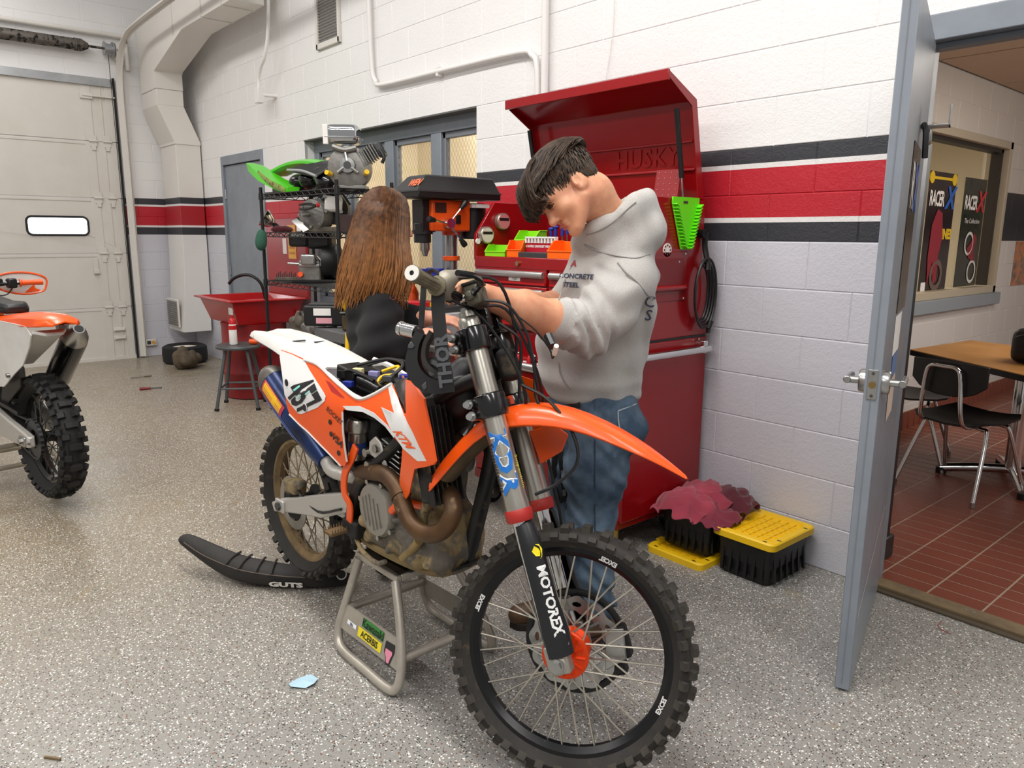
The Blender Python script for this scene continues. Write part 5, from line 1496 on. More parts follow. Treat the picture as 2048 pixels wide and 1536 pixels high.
part('kill_switch', MB().box(S(0.165, -0.015, 0.99), (0.03, 0.03, 0.035), SR), M_BLK, bike, bevel=0.004)
part('clutch_lever', MB().tube([S(-0.165, 0.045, 0.975), S(-0.20, 0.085, 0.985), S(-0.27, 0.095, 0.99), S(-0.345, 0.080, 0.99)], [0.009, 0.008, 0.007, 0.008], 8, 5), M_BLKG, bike)
part('clutch_perch', MB().box(S(-0.15, 0.02, 0.97), (0.05, 0.045, 0.04), SR), M_BLK, bike, bevel=0.006)
# cables and hoses
cab = [
 [S(0.12, 0.03, 0.95), S(0.06, 0.09, 0.93), S(0.02, 0.11, 0.82), S(-0.05, 0.10, 0.70), S(-0.12, 0.05, 0.55), S(-0.13, 0.03, 0.3), S(-0.12, -0.03, 0.10), S(-0.10, -0.09, 0.02)],
 [S(0.215, 0.01, 1.02), S(0.12, 0.10, 1.0), S(0.05, 0.10, 0.90), S(0.0, 0.06, 0.80), S(0.02, -0.04, 0.72), S(0.05, -0.12, 0.62)],
 [S(0.13, 0.05, 0.96), S(0.10, 0.11, 0.93), S(0.06, 0.13, 0.84), S(0.05, 0.12, 0.74), S(0.0, 0.10, 0.66)],
 [S(0.16, -0.02, 0.98), S(0.10, 0.03, 0.92), S(0.07, 0.07, 0.80), S(0.05, 0.08, 0.70), S(0.0, 0.04, 0.62)],
 [S(0.03, 0.10, 0.92), S(0.0, 0.14, 0.86), S(-0.02, 0.16, 0.80), S(0.02, 0.17, 0.77), S(0.06, 0.19, 0.775)],
 [S(0.06, 0.08, 0.72), S(0.06, 0.14, 0.66), S(0.06, 0.18, 0.56), S(0.06, 0.17, 0.48), S(0.07, 0.10, 0.44), S(0.10, 0.05, 0.43)],
 [S(-0.05, 0.10, 0.84), S(-0.03, 0.10, 0.76), S(0.03, 0.10, 0.68), S(0.05, 0.12, 0.62)],
 [S(0.05, 0.06, 0.90), S(0.04, 0.10, 0.84), S(0.03, 0.075, 0.76), S(0.02, 0.05, 0.69)],
]
for k, c in enumerate(cab):
 part('cable', MB().tube(c, 0.0045 if k != 4 else 0.0025, 6, 5), M_BLK, bike)
part('connector', MB().cyl(S(0.055, 0.187, 0.775), S(0.085, 0.205, 0.79), 0.007, n=8), mat('connector_white', 'e4dfd2', 0.5), bike)
part('connector', MB().cyl(S(0.0, 0.17, 0.835), S(0.02, 0.18, 0.80), 0.013, n=8), M_BLK, bike)
part('front_loom', MB().box(S(0.0, 0.04, 0.79), (0.07, 0.05, 0.09), SR), M_MUDB, bike, bevel=0.015)
# ---- front fender (turns with the fork)
sec = [(-0.275, 0.525, 0.060, 0.028), (-0.24, 0.555, 0.066, 0.040), (-0.17, 0.605, 0.072, 0.045), (-0.09, 0.648, 0.076, 0.042), (-0.02, 0.670, 0.078, 0.045), (0.06, 0.672, 0.078, 0.060), (0.14, 0.648, 0.078, 0.060), (0.22, 0.600, 0.078, 0.052), (0.30, 0.530, 0.074, 0.042), (0.36, 0.466, 0.056, 0.026), (0.405, 0.405, 0.026, 0.010), (0.432, 0.368, 0.003, 0.002)]
rs = []
for f, u, hw, dr in sec:
 top = [(-hw, -dr), (-hw * 0.93, -dr * 0.35), (-hw * 0.62, 0.0), (-hw * 0.5, 0.004), (0, 0.008), (hw * 0.5, 0.004), (hw * 0.62, 0.0), (hw * 0.93, -dr * 0.35), (hw, -dr)]
 ring = [S(r, f, u + z) for r, z in top] + [S(r * 0.96, f, u + z - 0.004) for r, z in reversed(top)]
 rs.append(ring)
ff = part('front_fender', MB().rings(rs), M_OR, bike, smooth=45)
ff.modifiers.new('sub', 'SUBSURF').render_levels = 1; ff.modifiers['sub'].levels = 1
part('fender_bolt', MB().cyl(S(0.05, 0.0, 0.685), S(0.05, 0.0, 0.71), 0.012, n=8).cyl(S(-0.05, 0.0, 0.685), S(-0.05, 0.0, 0.71), 0.012, n=8), M_OR, ff)
part('fender_mud', MB().tube([S(0, -0.22, 0.53), S(0, -0.1, 0.60), S(0, 0.05, 0.635), S(0, 0.2, 0.57)], 1.0, 10, 4, flat=(0.06, 0.018), up=SN), mat('dried_mud', '5d4c34', 1.0, bump=(40, 1.0), var=('3f3424', 10, 0.8)), ff)
# white number holder / guard seen under the fender
part('brake_hose_guard', MB().prism([S(-0.10, 0.03, 0.50), S(-0.10, 0.10, 0.52), S(-0.10, 0.13, 0.56), S(-0.10, 0.10, 0.60), S(-0.10, 0.02, 0.60)], SN * 0.012), M_OR, bike, bevel=0.003)
# ---- bodywork on the right side
def off_side(x, z):
 t = min(max((x - 0.50) / 0.35, 0), 1); t = t * t * (3 - 2 * t)
 q = min(max((x - 0.85) / 0.25, 0), 1)
 return 0.165 - 0.012 * t + 0.055 * q - 0.35 * max(0, z - 0.53) * (1 - q) + 0.012 * math.sin(max(0, min(1, (z - 0.28) / 0.35)) * PI)
def trace(pts, fun=off_side):
 out = []
 for px, py in pts:
  o = 0.15
  for _ in range(5):
   q = bp(px, py, o); o = fun(q.x, q.z)
  out.append((q.x, q.z))
 return out
def panel(name, pts, m, lift=0.0, thick=0.004, fun=off_side, parent=bike, step=0.03):
 ol = trace(pts, fun)
 vs, fs = skin_sheet(ol, lambda x, z: fun(x, z) + lift, lambda x, z, w: B(x, w, z), thick, step)
 return part(name, MB().add(vs, fs), m, parent, smooth=50)
SIDE = [(562, 700), (560, 712), (565, 749), (570, 790), (575, 817), (579, 829), (601, 851), (615, 863), (640, 889), (656, 905), (682, 932), (689, 932), (694, 923), (691, 905), (688, 880), (686, 860), (685, 824), (687, 819), (696, 808), (693, 782), (677, 768), (661, 754), (648, 741), (635, 730), (609, 719), (585, 708)]
SHR = [(696, 808), (687, 819), (694, 820), (710, 821), (727, 824), (750, 836), (771, 853), (789, 876), (805, 894), (804, 910), (803, 925), (799, 959), (801, 978), (812, 998), (816, 992), (819, 985), (829, 938), (850, 934), (870, 929), (872, 922), (867, 893), (861, 863), (855, 835), (849, 808), (848, 798), (831, 772), (818, 762), (811, 760), (811, 795), (812, 829), (806, 826), (797, 805), (783, 769), (765, 780), (747, 790), (735, 796), (727, 798), (714, 797), (703, 790), (693, 782)]
sp_ = panel('side_panel', SIDE, M_OR)
sh_ = panel('radiator_shroud', SHR, M_OR)
WH = [(562, 701), (560, 712), (565, 749), (570, 790), (580, 806), (597, 827), (604, 828), (636, 815), (650, 802), (652, 793), (648, 785), (620, 741), (609, 721), (585, 709)]
panel('number_plate', WH, M_DECALW, 0.0018, 0.001, parent=sp_)
panel('shroud_graphic', [(777, 773), (783, 769), (795, 793), (808, 829), (832, 876), (857, 922), (836, 922), (807, 897), (784, 863), (763, 814), (789, 826), (784, 808)], M_DECALW, 0.0018, 0.001, parent=sh_)
panel('shroud_stripe', [(686, 812), (720, 812), (748, 825), (775, 850), (790, 872), (789, 876), (771, 853), (750, 836), (727, 824), (694, 820)], M_DECALW, 0.0018, 0.001, parent=sh_)
panel('shroud_stripe', [(652, 760), (660, 764), (690, 795), (680, 792), (664, 783)], mat('deep_red_decal', 'a82018', 0.35), 0.0018, 0.001, parent=sp_)
# the fin of the shroud standing further out
fin = lambda x, z: off_side(x, z) + 0.012
panel('shroud_fin', [(811, 760), (818, 762), (831, 772), (848, 798), (849, 808), (861, 863), (871, 923), (868, 928), (857, 930), (838, 893), (820, 852), (812, 829), (811, 795)], M_OR, 0.0, 0.006, fun=fin, parent=sh_)
panel('tank_side', [(783, 769), (800, 757), (811, 756), (811, 829), (806, 826)], M_BLKG, -0.006, 0.02, parent=bike)
def seam(name, pts, m, r, lift=0.002, par=None):
 P = [B(x, off_side(x, z) + lift, z) for x, z in trace(pts)]
 return part(name, MB().tube(P, r, 6, 4), m, par)
seam('panel_edge', [(609, 719), (635, 729), (661, 753), (677, 768), (693, 781), (703, 789), (714, 796), (727, 797), (747, 789), (765, 779), (783, 768)], M_WHP, 0.006, 0.0, sh_)
seam('panel_edge', [(579, 829), (601, 851), (615, 863), (640, 889), (656, 905), (682, 932)], M_WHP, 0.0035, 0.0, sp_)
seam('panel_edge', [(685, 824), (686, 860), (688, 880), (691, 905), (694, 923)], M_WHP, 0.0035, 0.0, sp_)
part('panel_bolt', MB().cyl(B(*[(q.x, 0.13, q.z) for q in [bp(685, 925, 0.13)]][0]), B(*[(q.x, 0.147, q.z) for q in [bp(685, 925, 0.14)]][0]), 0.012, n=12), M_STEEL, sp_)
# number 457, reading down the panel
_o, _u, _v = [Vector(q) for q in trace([(570, 786), (604, 836), (624, 746)])]
def num_fit(lift):
 def m(a, b):
  q = _o + (_u - _o) * a + (_v - _o) * b
  return B(q.x, off_side(q.x, q.y) + lift, q.y)
 return m
part('lettering', text_fit('457', num_fit(0.0042), bold=0.028, spacing=0.92), M_DECALK, sp_, smooth=0)
for _a0, _a1, _b0, _b1 in ((0.13, 0.20, 0.36, 0.60), (0.42, 0.46, 0.30, 0.50), (0.50, 0.54, 0.62, 0.80)):
 _m = num_fit(0.0056)
 part('number_accent', MB().add([_m(_a0, _b0), _m(_a1, _b0), _m(_a1, _b1), _m(_a0, _b1)], [(0, 1, 2, 3)]), M_TEAL, sp_, smooth=0)
for q in ((576, 765), (612, 815)):
 o_ = trace([q])[0]; a = B(o_[0], off_side(*o_) + 0.004, o_[1])
 part('plate_dot', MB().cyl(a, a - BL * 0.0015, 0.015, n=18), M_DECALW, sp_)
 part('plate_dot', MB().cyl(a - BL * 0.0015, a - BL * 0.003, 0.0125, n=18), M_DECALK, sp_)
def stick(x0y0, x1y1, txt, size, m, par, lift=0.004, bold=0.0, shear=0.0, sx=1.0):
 a, b = trace([x0y0, x1y1]); d = Vector((b[0] - a[0], b[1] - a[1])); d.normalize(); e = Vector((-d.y, d.x)); c = Vector(((a[0] + b[0]) / 2, (a[1] + b[1]) / 2))
 return part('lettering', text_mesh(txt, size, lambda u, v: B((c + d * u * sx + e * v).x, off_side((c + d * u * sx + e * v).x, (c + d * u * sx + e * v).y) + lift, (c + d * u * sx + e * v).y), bold=bold, shear=shear), m, par, smooth=0)
_k = [Vector(q) for q in trace([(787, 862), (817, 898), (803, 860)])]
part('lettering', text_fit('KTM', lambda a, b: (lambda q: B(q.x, off_side(q.x, q.y) + 0.0042, q.y))(_k[0] + (_k[1] - _k[0]) * a + (_k[2] - _k[0]) * b), bold=0.03, shear=0.2), M_OR, sh_, smooth=0)
stick((660, 822), (678, 840), 'ROCKET', 0.026, M_DECALK, sp_, 0.003, 0.0004, 0.3)
stick((668, 873), (682, 888), 'VSA', 0.036, M_DECALK, sp_, 0.003, 0.001, 0.3)
for q in ((661, 844), (663, 868), (678, 906)):
 o_ = trace([q])[0]; a = B(o_[0], off_side(*o_) + 0.002, o_[1])
 part('decal_dot', MB().cyl(a, a - BL * 0.0012, 0.009, n=12), M_DECALK, sp_)
# matching bodywork on the far side (mirror of the right side)
def mirror_part(src, name):
 me = src.data.copy()
 o = bpy.data.objects.new(name, me); COL.objects.link(o); o.parent = bike
 o.matrix_parent_inverse = bike.matrix_basis.inverted()
 for v in me.vertices:
  q = v.co - BO; off = q.dot(BL)
  v.co = v.co - BL * (2 * off)
 me.flip_normals()
 return o
mirror_part(sp_, 'side_panel').data.transform(Matrix.Translation((0, 0, -0.04))); mirror_part(sh_, 'radiator_shroud')
# ---- rear fender
rs = []
for x, z, hw, dr in ((-0.335, 0.648, 0.050, 0.012), (-0.30, 0.668, 0.072, 0.02), (-0.20, 0.676, 0.088, 0.035), (-0.05, 0.670, 0.100, 0.045), (0.08, 0.655, 0.110, 0.05), (0.20, 0.638, 0.118, 0.05), (0.30, 0.618, 0.122, 0.045), (0.36, 0.605, 0.122, 0.04)):
 top = [(-hw, -dr), (-hw * 0.9, -dr * 0.3), (-hw * 0.7, 0.0), (-hw * 0.35, -0.006), (0, -0.010), (hw * 0.35, -0.006), (hw * 0.7, 0.0), (hw * 0.9, -dr * 0.3), (hw, -dr)]
 rs.append([B(x, o, z + q) for o, q in top] + [B(x, o * 0.95, z + q - 0.006) for o, q in reversed(top)])
rf = part('rear_fender', MB().rings(rs), M_WHP, bike, smooth=45)
part('fender_slot', MB().box(B(0.03, 0.02, 0.657), (0.012, 0.05, 0.004)).box(B(0.07, -0.05, 0.652), (0.012, 0.05, 0.004)), M_DGREY, rf)
for s in (1, -1):
 part('seat_rail', MB().tube([B(0.34, s * 0.118, 0.600), B(0.45, s * 0.128, 0.585), B(0.60, s * 0.135, 0.545), B(0.72, s * 0.135, 0.535), B(0.80, s * 0.13, 0.555)], 1.0, 8, 5, flat=(0.018, 0.010), up=(0, 0, 1)), M_WHP, bike)
# electronics tray where the seat was
tr_ = part('electrics_tray', MB().bb(0, 0.001, 0, 0.001, 0, 0.001), M_BLK, bike)
tr_.data = mesh_of('electrics_tray', MB().prism([B(0.34, 0.11, 0.55), B(0.55, 0.12, 0.50), B(0.86, 0.10, 0.52), B(0.86, -0.10, 0.52), B(0.55, -0.12, 0.50), B(0.34, -0.11, 0.55)], (0, 0, -0.03)), M_BLK)
BR = Matrix((BH, BL, Vector((0, 0, 1)))).transposed()
for x, o, z, s, m in ((0.44, 0.02, 0.585, (0.11, 0.09, 0.05), M_BLK), (0.60, 0.03, 0.555, (0.13, 0.10, 0.07), M_BLKG), (0.70, -0.03, 0.56, (0.12, 0.09, 0.06), M_DGREY), (0.78, 0.03, 0.565, (0.10, 0.12, 0.06), M_BLKG), (0.50, -0.06, 0.575, (0.10, 0.05, 0.05), M_MUDB)):
 part('module_box', MB().box(B(x, o, z), s, BR @ rotm('Y', 8)), m, bike, bevel=0.006)
part('relay', MB().cyl(B(0.425, 0.055, 0.575), B(0.425, 0.055, 0.60), 0.024, n=18), M_BLK, bike)
for x, o, z, m in ((0.50, 0.045, 0.605, mat('cream_connector', 'd9cf9b', 0.5)), (0.56, 0.02, 0.60, mat('lilac_connector', '8d8ab8', 0.5)), (0.50, 0.085, 0.565, M_BLUE), (0.70, -0.01, 0.605, M_BLUE), (0.66, 0.03, 0.60, M_DGREY)):
 part('plug', MB().box(B(x, o, z), (0.035, 0.022, 0.02), BR @ rotm('Z', 30)), m, bike, bevel=0.002)
for k, (pts, m) in enumerate((
 ([(0.47, 0.03, 0.62), (0.58, -0.02, 0.65), (0.66, -0.03, 0.64), (0.66, 0.03, 0.60), (0.64, 0.05, 0.58)], M_BLK),
 ([(0.58, 0.0, 0.61), (0.63, -0.03, 0.63), (0.65, 0.0, 0.61), (0.62, 0.03, 0.60), (0.62, 0.05, 0.575)], M_YEL),
 ([(0.44, 0.06, 0.60), (0.50, 0.07, 0.61), (0.56, 0.06, 0.60), (0.62, 0.06, 0.59)], M_BLK),
 ([(0.70, 0.0, 0.61), (0.74, 0.02, 0.605), (0.80, 0.05, 0.60)], mat('copper_wire', 'a0603a', 0.5)),
 ([(0.70, -0.02, 0.60), (0.76, 0.0, 0.60), (0.82, 0.04, 0.59)], M_BLK),
 ([(0.40, -0.05, 0.60), (0.50, -0.08, 0.63), (0.62, -0.07, 0.64), (0.72, -0.05, 0.60)], M_BLK))):
 part('wire', MB().tube([B(*q) for q in pts], 0.006 if k < 3 else 0.004, 6, 5), m, bike)
# tank and airbox core
core = SDF()
core.cone(B(0.80, 0, 0.50), 0.10, B(1.02, 0, 0.60), 0.09, 0.04).cone(B(1.0, 0, 0.60), 0.08, B(1.05, 0, 0.68), 0.05, 0.04)
core.cone(B(0.30, 0, 0.44), 0.09, B(0.55, 0, 0.42), 0.10, 0.05)
part('fuel_tank', smooth_mb(core.mesh(0.012), 2), M_BLK, bike, smooth=80)
part('fuel_cap', MB().lathe([(0, 0), (0.03, 0), (0.034, 0.012), (0.03, 0.03), (0, 0.032)], B(1.03, 0.0, 0.725), (0.15, 0, 1), 18), M_BLK, bike)
# ---- frame
FRM = mat('frame_black', '1a1918', 0.45, 0.2, dirt=('56472f', 10, 0.60))
head_t = S(0, -0.035, 0.86); head_b = S(0, -0.035, 0.70)
part('head_tube', MB().cyl(head_b, head_t, 0.038, n=18), FRM, bike)
hx = (head_b - BO).dot(BH); hz = head_b.z - BO.z
for s in (1, -1):
 part('frame_spar', MB().tube([B(hx - 0.01, s * 0.02, hz + 0.08), B(hx - 0.15, s * 0.09, hz + 0.0), B(0.80, s * 0.115, 0.40), B(0.62, s * 0.118, 0.26), B(0.545, s * 0.112, 0.12), B(0.56, s * 0.105, 0.02)], 0.024, 10, 5), FRM, bike)
 part('subframe_tube', MB().tube([B(0.86, s * 0.10, 0.53), B(0.55, s * 0.11, 0.54), B(0.15, s * 0.08, 0.60)], 0.011, 8, 4), FRM, bike)
 part('subframe_tube', MB().tube([B(0.60, s * 0.11, 0.28), B(0.40, s * 0.10, 0.40), B(0.20, s * 0.085, 0.56)], 0.011, 8, 4), FRM, bike)
part('down_tube', MB().tube([head_b + Vector((0, 0, -0.01)), B(hx - 0.02, 0, hz - 0.15), B(1.07, 0, 0.20), B(1.02, 0.0, 0.07)], 0.024, 10, 5), FRM, bike)
for s in (1, -1):
 part('cradle_tube', MB().tube([B(1.04, s * 0.02, 0.12), B(1.0, s * 0.06, 0.05), B(0.85, s * 0.075, 0.022), B(0.62, s * 0.085, 0.022), B(0.56, s * 0.10, 0.06)], 0.015, 8, 5), mat('muddy_frame_tube', '8a7650', 0.8, 0.2, var=('6b5a3c', 12, 0.7)), bike)
gd_ = [B(q.x, 0.150 + e, q.z) for q, e in ((bp(712, 893, 0.15), 0.0), (bp(704, 915, 0.15), 0.0), (bp(692, 940, 0.15), 0.0), (bp(688, 965, 0.15), 0.0), (bp(690, 990, 0.15), 0.0), (bp(697, 1012, 0.15), -0.005), (bp(694, 1045, 0.15), -0.01))]
part('frame_guard', MB().strap(gd_, 0.032, 0.010, BH, 5), M_OR, bike, bevel=0.003)
# ---- engine
eng = SDF()
eng.ell(B(0.78, 0, 0.13), (0.15, 0.12, 0.12), None, 0.04).ell(B(0.93, 0, 0.14), (0.13, 0.11, 0.12), None, 0.05).cone(B(0.86, 0.0, 0.20), 0.095, B(0.93, 0.0, 0.40), 0.075, 0.03)
eng.box(B(0.84, 0, 0.065), (0.17, 0.085, 0.038), BR, 0.03, 0.03).ell(B(0.66, 0.02, 0.10), (0.08, 0.10, 0.09), None, 0.03)
eng.ell(B(1.00, 0.08, 0.10), (0.05, 0.04, 0.05), None, 0.02).ell(B(0.90, 0.10, 0.09), (0.05, 0.04, 0.05), None, 0.02)
_rng = np.random.RandomState(4)
for k in range(26):
 eng.ell(B(_rng.uniform(0.62, 1.04), _rng.uniform(0.08, 0.125), _rng.uniform(0.055, 0.22)), tuple(_rng.uniform(0.010, 0.026, 3)), None, 0.01)
en = part('engine_case', smooth_mb(eng.mesh(0.010), 1), M_ENG, bike, smooth=70)
cc = bp(742, 1022, 0.15)
cv = part('clutch_cover', MB().lathe([(0.0, -0.03), (0.088, -0.03), (0.092, 0.0), (0.084, 0.016), (0.060, 0.022), (0.0, 0.024)], B(cc.x, 0.125, cc.z), -BL, 40), M_CLUTCH, bike, smooth=40)
for k in range(5):
 part('cover_rib', MB().box(B(cc.x - 0.045 + k * 0.022, 0.148, cc.z - 0.005), (0.004, 0.008, 0.12 - abs(k - 2) * 0.02), BR @ rotm('Y', -12)), M_CLUTCH, cv)
for k in range(7):
 a = 2 * PI * k / 7 + 0.3
 part('bolt', MB().cyl(B(cc.x + 0.095 * math.cos(a), 0.11, cc.z + 0.095 * math.sin(a)), B(cc.x + 0.095 * math.cos(a), 0.135, cc.z + 0.095 * math.sin(a)), 0.009, n=8), M_STEEL, cv)
for k in range(5):
 c = bp(788, 890 + k * 11, 0.11)
 part('cylinder_fin', MB().box(B(c.x, 0.06, c.z), (0.10, 0.13, 0.006), BR @ rotm('Y', 14)), M_STEEL, bike, bevel=0.002)
part('cylinder_head', MB().box(B(0.93, 0.02, 0.40), (0.14, 0.18, 0.10), BR @ rotm('Y', 14)), mat('head_alu', '77736c', 0.5, 0.5, dirt=('4b4233', 14, 0.55)), bike, bevel=0.02)
eb = bp(762, 900, 0.12)
part('engine_bracket', MB().prism([B(eb.x - 0.045, 0.135, eb.z + 0.02), B(eb.x - 0.01, 0.135, eb.z + 0.045), B(eb.x + 0.02, 0.135, eb.z + 0.03), B(eb.x + 0.055, 0.135, eb.z - 0.05), B(eb.x + 0.02, 0.135, eb.z - 0.035), B(eb.x - 0.05, 0.135, eb.z - 0.02)], -BL * -0.008), M_SWING, bike, bevel=0.003)
for q in ((733, 905), (737, 930), (752, 897)):
 c = bp(q[0], q[1], 0.14)
 part('frame_bolt', MB().cyl(B(c.x, 0.12, c.z), B(c.x, 0.148, c.z), 0.014, n=10), M_STEEL, bike)
# shock reservoir
rz = bp(718, 868, 0.10)
rv = part('shock_reservoir', MB().lathe([(0.0, -0.075), (0.028, -0.075), (0.031, -0.068), (0.031, 0.02), (0.037, 0.026), (0.037, 0.055), (0.030, 0.066), (0.0, 0.068)], B(rz.x, 0.105, rz.z - 0.01), (0.12, 0, 1), 24), M_FORK, bike, smooth=40)
part('reservoir_band', MB().lathe([(0.0315, -0.05), (0.0318, -0.05), (0.0318, -0.012), (0.0315, -0.012)], B(rz.x, 0.105, rz.z - 0.01), (0.12, 0, 1), 24, closed=True), mat('navy_band', '2b4683', 0.4), rv)
part('shock_spring', MB().tube([B(0.60 + 0.03 * math.cos(i * 0.9), 0.03 + 0.03 * math.sin(i * 0.9), 0.16 + i * 0.006) for i in range(42)], 0.006, 6, 2), mat('spring_white', 'c9c4ba', 0.4), bike)
part('inner_fender', MB().prism([B(0.42, 0.05, 0.05), B(0.50, 0.05, 0.28), B(0.42, 0.05, 0.42), B(0.34, 0.05, 0.34), B(0.40, 0.05, 0.18)], BL * 0.10), M_BLK, bike, bevel=0.01)
part('mud_flap', MB().prism([B(0.40, 0.10, 0.28), B(0.56, 0.10, 0.30), B(0.60, 0.10, 0.20), B(0.55, 0.10, 0.05), B(0.46, 0.10, 0.10)], BL * 0.02), FRM, bike, bevel=0.006)
# ---- exhaust
def bpath(pts):
 return [B(bp(x, y, o).x, o, bp(x, y, o).z) for x, y, o in pts]
part('header_pipe', MB().tube(bpath([(722, 945, 0.11), (742, 944, 0.135), (772, 950, 0.155), (797, 980, 0.17), (808, 1015, 0.18), (826, 1050, 0.185), (856, 1068, 0.185), (886, 1060, 0.175), (904, 1032, 0.16), (906, 1005, 0.14), (896, 985, 0.11), (880, 972, 0.07)]), 0.0265, 16, 5), M_PIPE, bike, smooth=60)
part('header_collar', MB().tube(bpath([(799, 984, 0.17), (803, 994, 0.173)]), 0.031, 16, 1), M_PIPE, bike)
part('coolant_pipe', MB().tube(bpath([(868, 975, 0.14), (856, 1000, 0.14), (848, 1030, 0.135), (846, 1055, 0.13)]), 0.014, 10, 4), mat('muddy_pipe', '6f6144', 0.7, 0.3, dirt=('9a8660', 16, 0.5)), bike)
part('skid_tube', MB().tube(bpath([(838, 1082, 0.13), (826, 1098, 0.13), (806, 1116, 0.13)]), 0.014, 10, 4), mat('tan_tube', '9c8555', 0.7, 0.2, var=('6e5c3a', 12, 0.7)), bike)
part('orange_hose', MB().tube(bpath([(784, 1022, 0.13), (800, 1005, 0.13), (812, 1000, 0.12)]), 0.013, 10, 4), M_OR, bike)
part('orange_hose', MB().tube(bpath([(812, 1002, 0.10), (842, 1012, 0.10), (862, 1008, 0.09)]), 0.012, 10, 4), M_OR, bike)
ma, mb_ = bw(550, 768, 0.095), bw(655, 925, 0.105)
mx = (mb_ - ma).normalized(); mu = BL; mv = mx.cross(mu)
def mring(t, a, b):
 return [ma + (mb_ - ma) * t + mu * (a * math.cos(2 * PI * k / 24)) + mv * (b * math.sin(2 * PI * k / 24)) for k in range(24)]
mf = part('muffler', MB().rings([mring(t, a, b) for t, a, b in ((0.0, 0.058, 0.068), (0.25, 0.058, 0.066), (0.60, 0.052, 0.058), (0.85, 0.042, 0.046), (0.98, 0.032, 0.034))]), mat('muffler_navy', '151a2e', 0.28, 0.4, var=('24407c', 7, 0.8)), bike, smooth=50)
part('muffler_cap', MB().rings([mring(t, a, b) for t, a, b in ((0.01, 0.059, 0.069), (-0.05, 0.058, 0.067), (-0.11, 0.048, 0.054), (-0.16, 0.034, 0.036), (-0.165, 0.02, 0.02))]), mat('carbon_cap', '57534c', 0.35, 0.3), mf, smooth=50)
def mdec(t0, t1, p0, p1, m, nm, n=6):
 q = MB(); rows = []
 for i in range(n + 1):
  t = t0 + (t1 - t0) * i / n
  a = 0.0588 - 0.010 * max(0, t - 0.25) / 0.35 * 0.6; b = 0.0690 - 0.012 * max(0, t - 0.2) / 0.4 * 0.7
  rows.append([ma + (mb_ - ma) * t + mu * ((a + 0.0006) * math.cos(p)) + mv * ((b + 0.0006) * math.sin(p)) for p in (p0 + (p1 - p0) * j / 6 for j in range(7))])
 for i in range(n):
  q.add(rows[i] + rows[i + 1], [(j, j + 1, 8 + j, 7 + j) for j in range(6)])
 return part(nm, q, m, mf, smooth=60)
mdec(0.02, 0.40, 2.55, 3.35, mat('muffler_red_edge', 'b0384a', 0.35), 'badge_border')
mdec(0.04, 0.36, 2.62, 3.20, mat('badge_yellow', 'e8b41c', 0.35), 'badge')
mdec(0.02, 0.16, 3.9, 4.6, mat('badge_yellow', 'e8b41c', 0.35), 'badge')
mdec(0.10, 0.62, 3.42, 3.62, mat('stripe_blue', '3f66b8', 0.3), 'stripe')
mdec(0.14, 0.66, 3.72, 3.82, mat('stripe_pale', '9fb4dc', 0.3), 'stripe')
mdec(0.20, 0.70, 3.25, 3.34, mat('stripe_blue', '3f66b8', 0.3), 'stripe')
part('mid_pipe', MB().tube([mb_ - mx * 0.01, bw(672, 945, 0.12), B(0.62, 0.06, 0.25), B(0.75, 0.05, 0.30)], 0.024, 12, 4), M_SWING, bike)
# ---- swingarm, rear brake, foot peg
for s in (1, -1):
 ol = [bp(x, y, 0.105) for x, y in ((547, 1003), (562, 997), (600, 994), (650, 988), (690, 985), (712, 990), (712, 1022), (690, 1026), (645, 1036), (610, 1029), (575, 1024), (552, 1022))]
 swg = part('swingarm', MB().prism([B(q.x, s * 0.115, q.z) for q in ol], BL * (s * 0.035)), M_SWING, bike, bevel=0.006)
 part('axle_block', MB().box(B(0.0, s * 0.118, 0.0), (0.07, 0.014, 0.05), BR), M_SWING, swg, bevel=0.004)
 part('axle_nut', MB().cyl(B(0, s * 0.10, 0), B(0, s * 0.136, 0), 0.017, n=6), M_DGREY, swg)
part('swingarm_bridge', MB().box(B(0.42, 0, 0.10), (0.07, 0.20, 0.06), BR), M_SWING, bike, bevel=0.01)
rd = part('rear_brake_disc', MB().lathe([(0.075, 0.062), (0.110, 0.062), (0.110, 0.066), (0.075, 0.066)], RC, -BL, 48, closed=True), M_STEEL, bike)
part('disc_carrier', MB().lathe([(0.03, 0.058), (0.078, 0.060), (0.078, 0.064), (0.03, 0.066)], RC, -BL, 6, closed=True), M_MUDB, rd)
rcp = SDF(); q = bp(588, 972, 0.09)
rcp.box(B(q.x, 0.085, q.z), (0.045, 0.03, 0.025), BR, 0.01, 0.01).cone(B(q.x - 0.04, 0.09, q.z - 0.02), 0.022, B(q.x + 0.04, 0.09, q.z + 0.01), 0.018, 0.01).ell(B(q.x + 0.05, 0.09, q.z + 0.02), (0.03, 0.025, 0.02), None, 0.015)
part('rear_caliper', smooth_mb(rcp.mesh(0.006), 1), M_ENG, bike, smooth=70)
part('brake_line', MB().tube([B(q.x + 0.05, 0.10, q.z), B(0.30, 0.115, 0.06), B(0.48, 0.12, 0.12)], 0.005, 6, 4), M_BLK, bike)
pg = bp(675, 1062, 0.17)
pe = part('foot_peg', MB().box(B(pg.x, 0.165, pg.z), (0.05, 0.085, 0.012), BR), mat('peg_rust', '6d5639', 0.8, 0.3, bump=(60, 0.5)), bike, bevel=0.002)
for k in range(8):
 for s in (-1, 1):
  part('peg_tooth', MB().cyl(B(pg.x + s * 0.022, 0.128 + k * 0.0105, pg.z + 0.004), B(pg.x + s * 0.024, 0.128 + k * 0.0105, pg.z + 0.018), 0.004, 0.001, n=5), mat('peg_rust', '6d5639', 0.8, 0.3), pe)
part('peg_bracket', MB().box(B(pg.x + 0.03, 0.12, pg.z + 0.01), (0.09, 0.05, 0.06), BR), M_MUDB, bike, bevel=0.008)
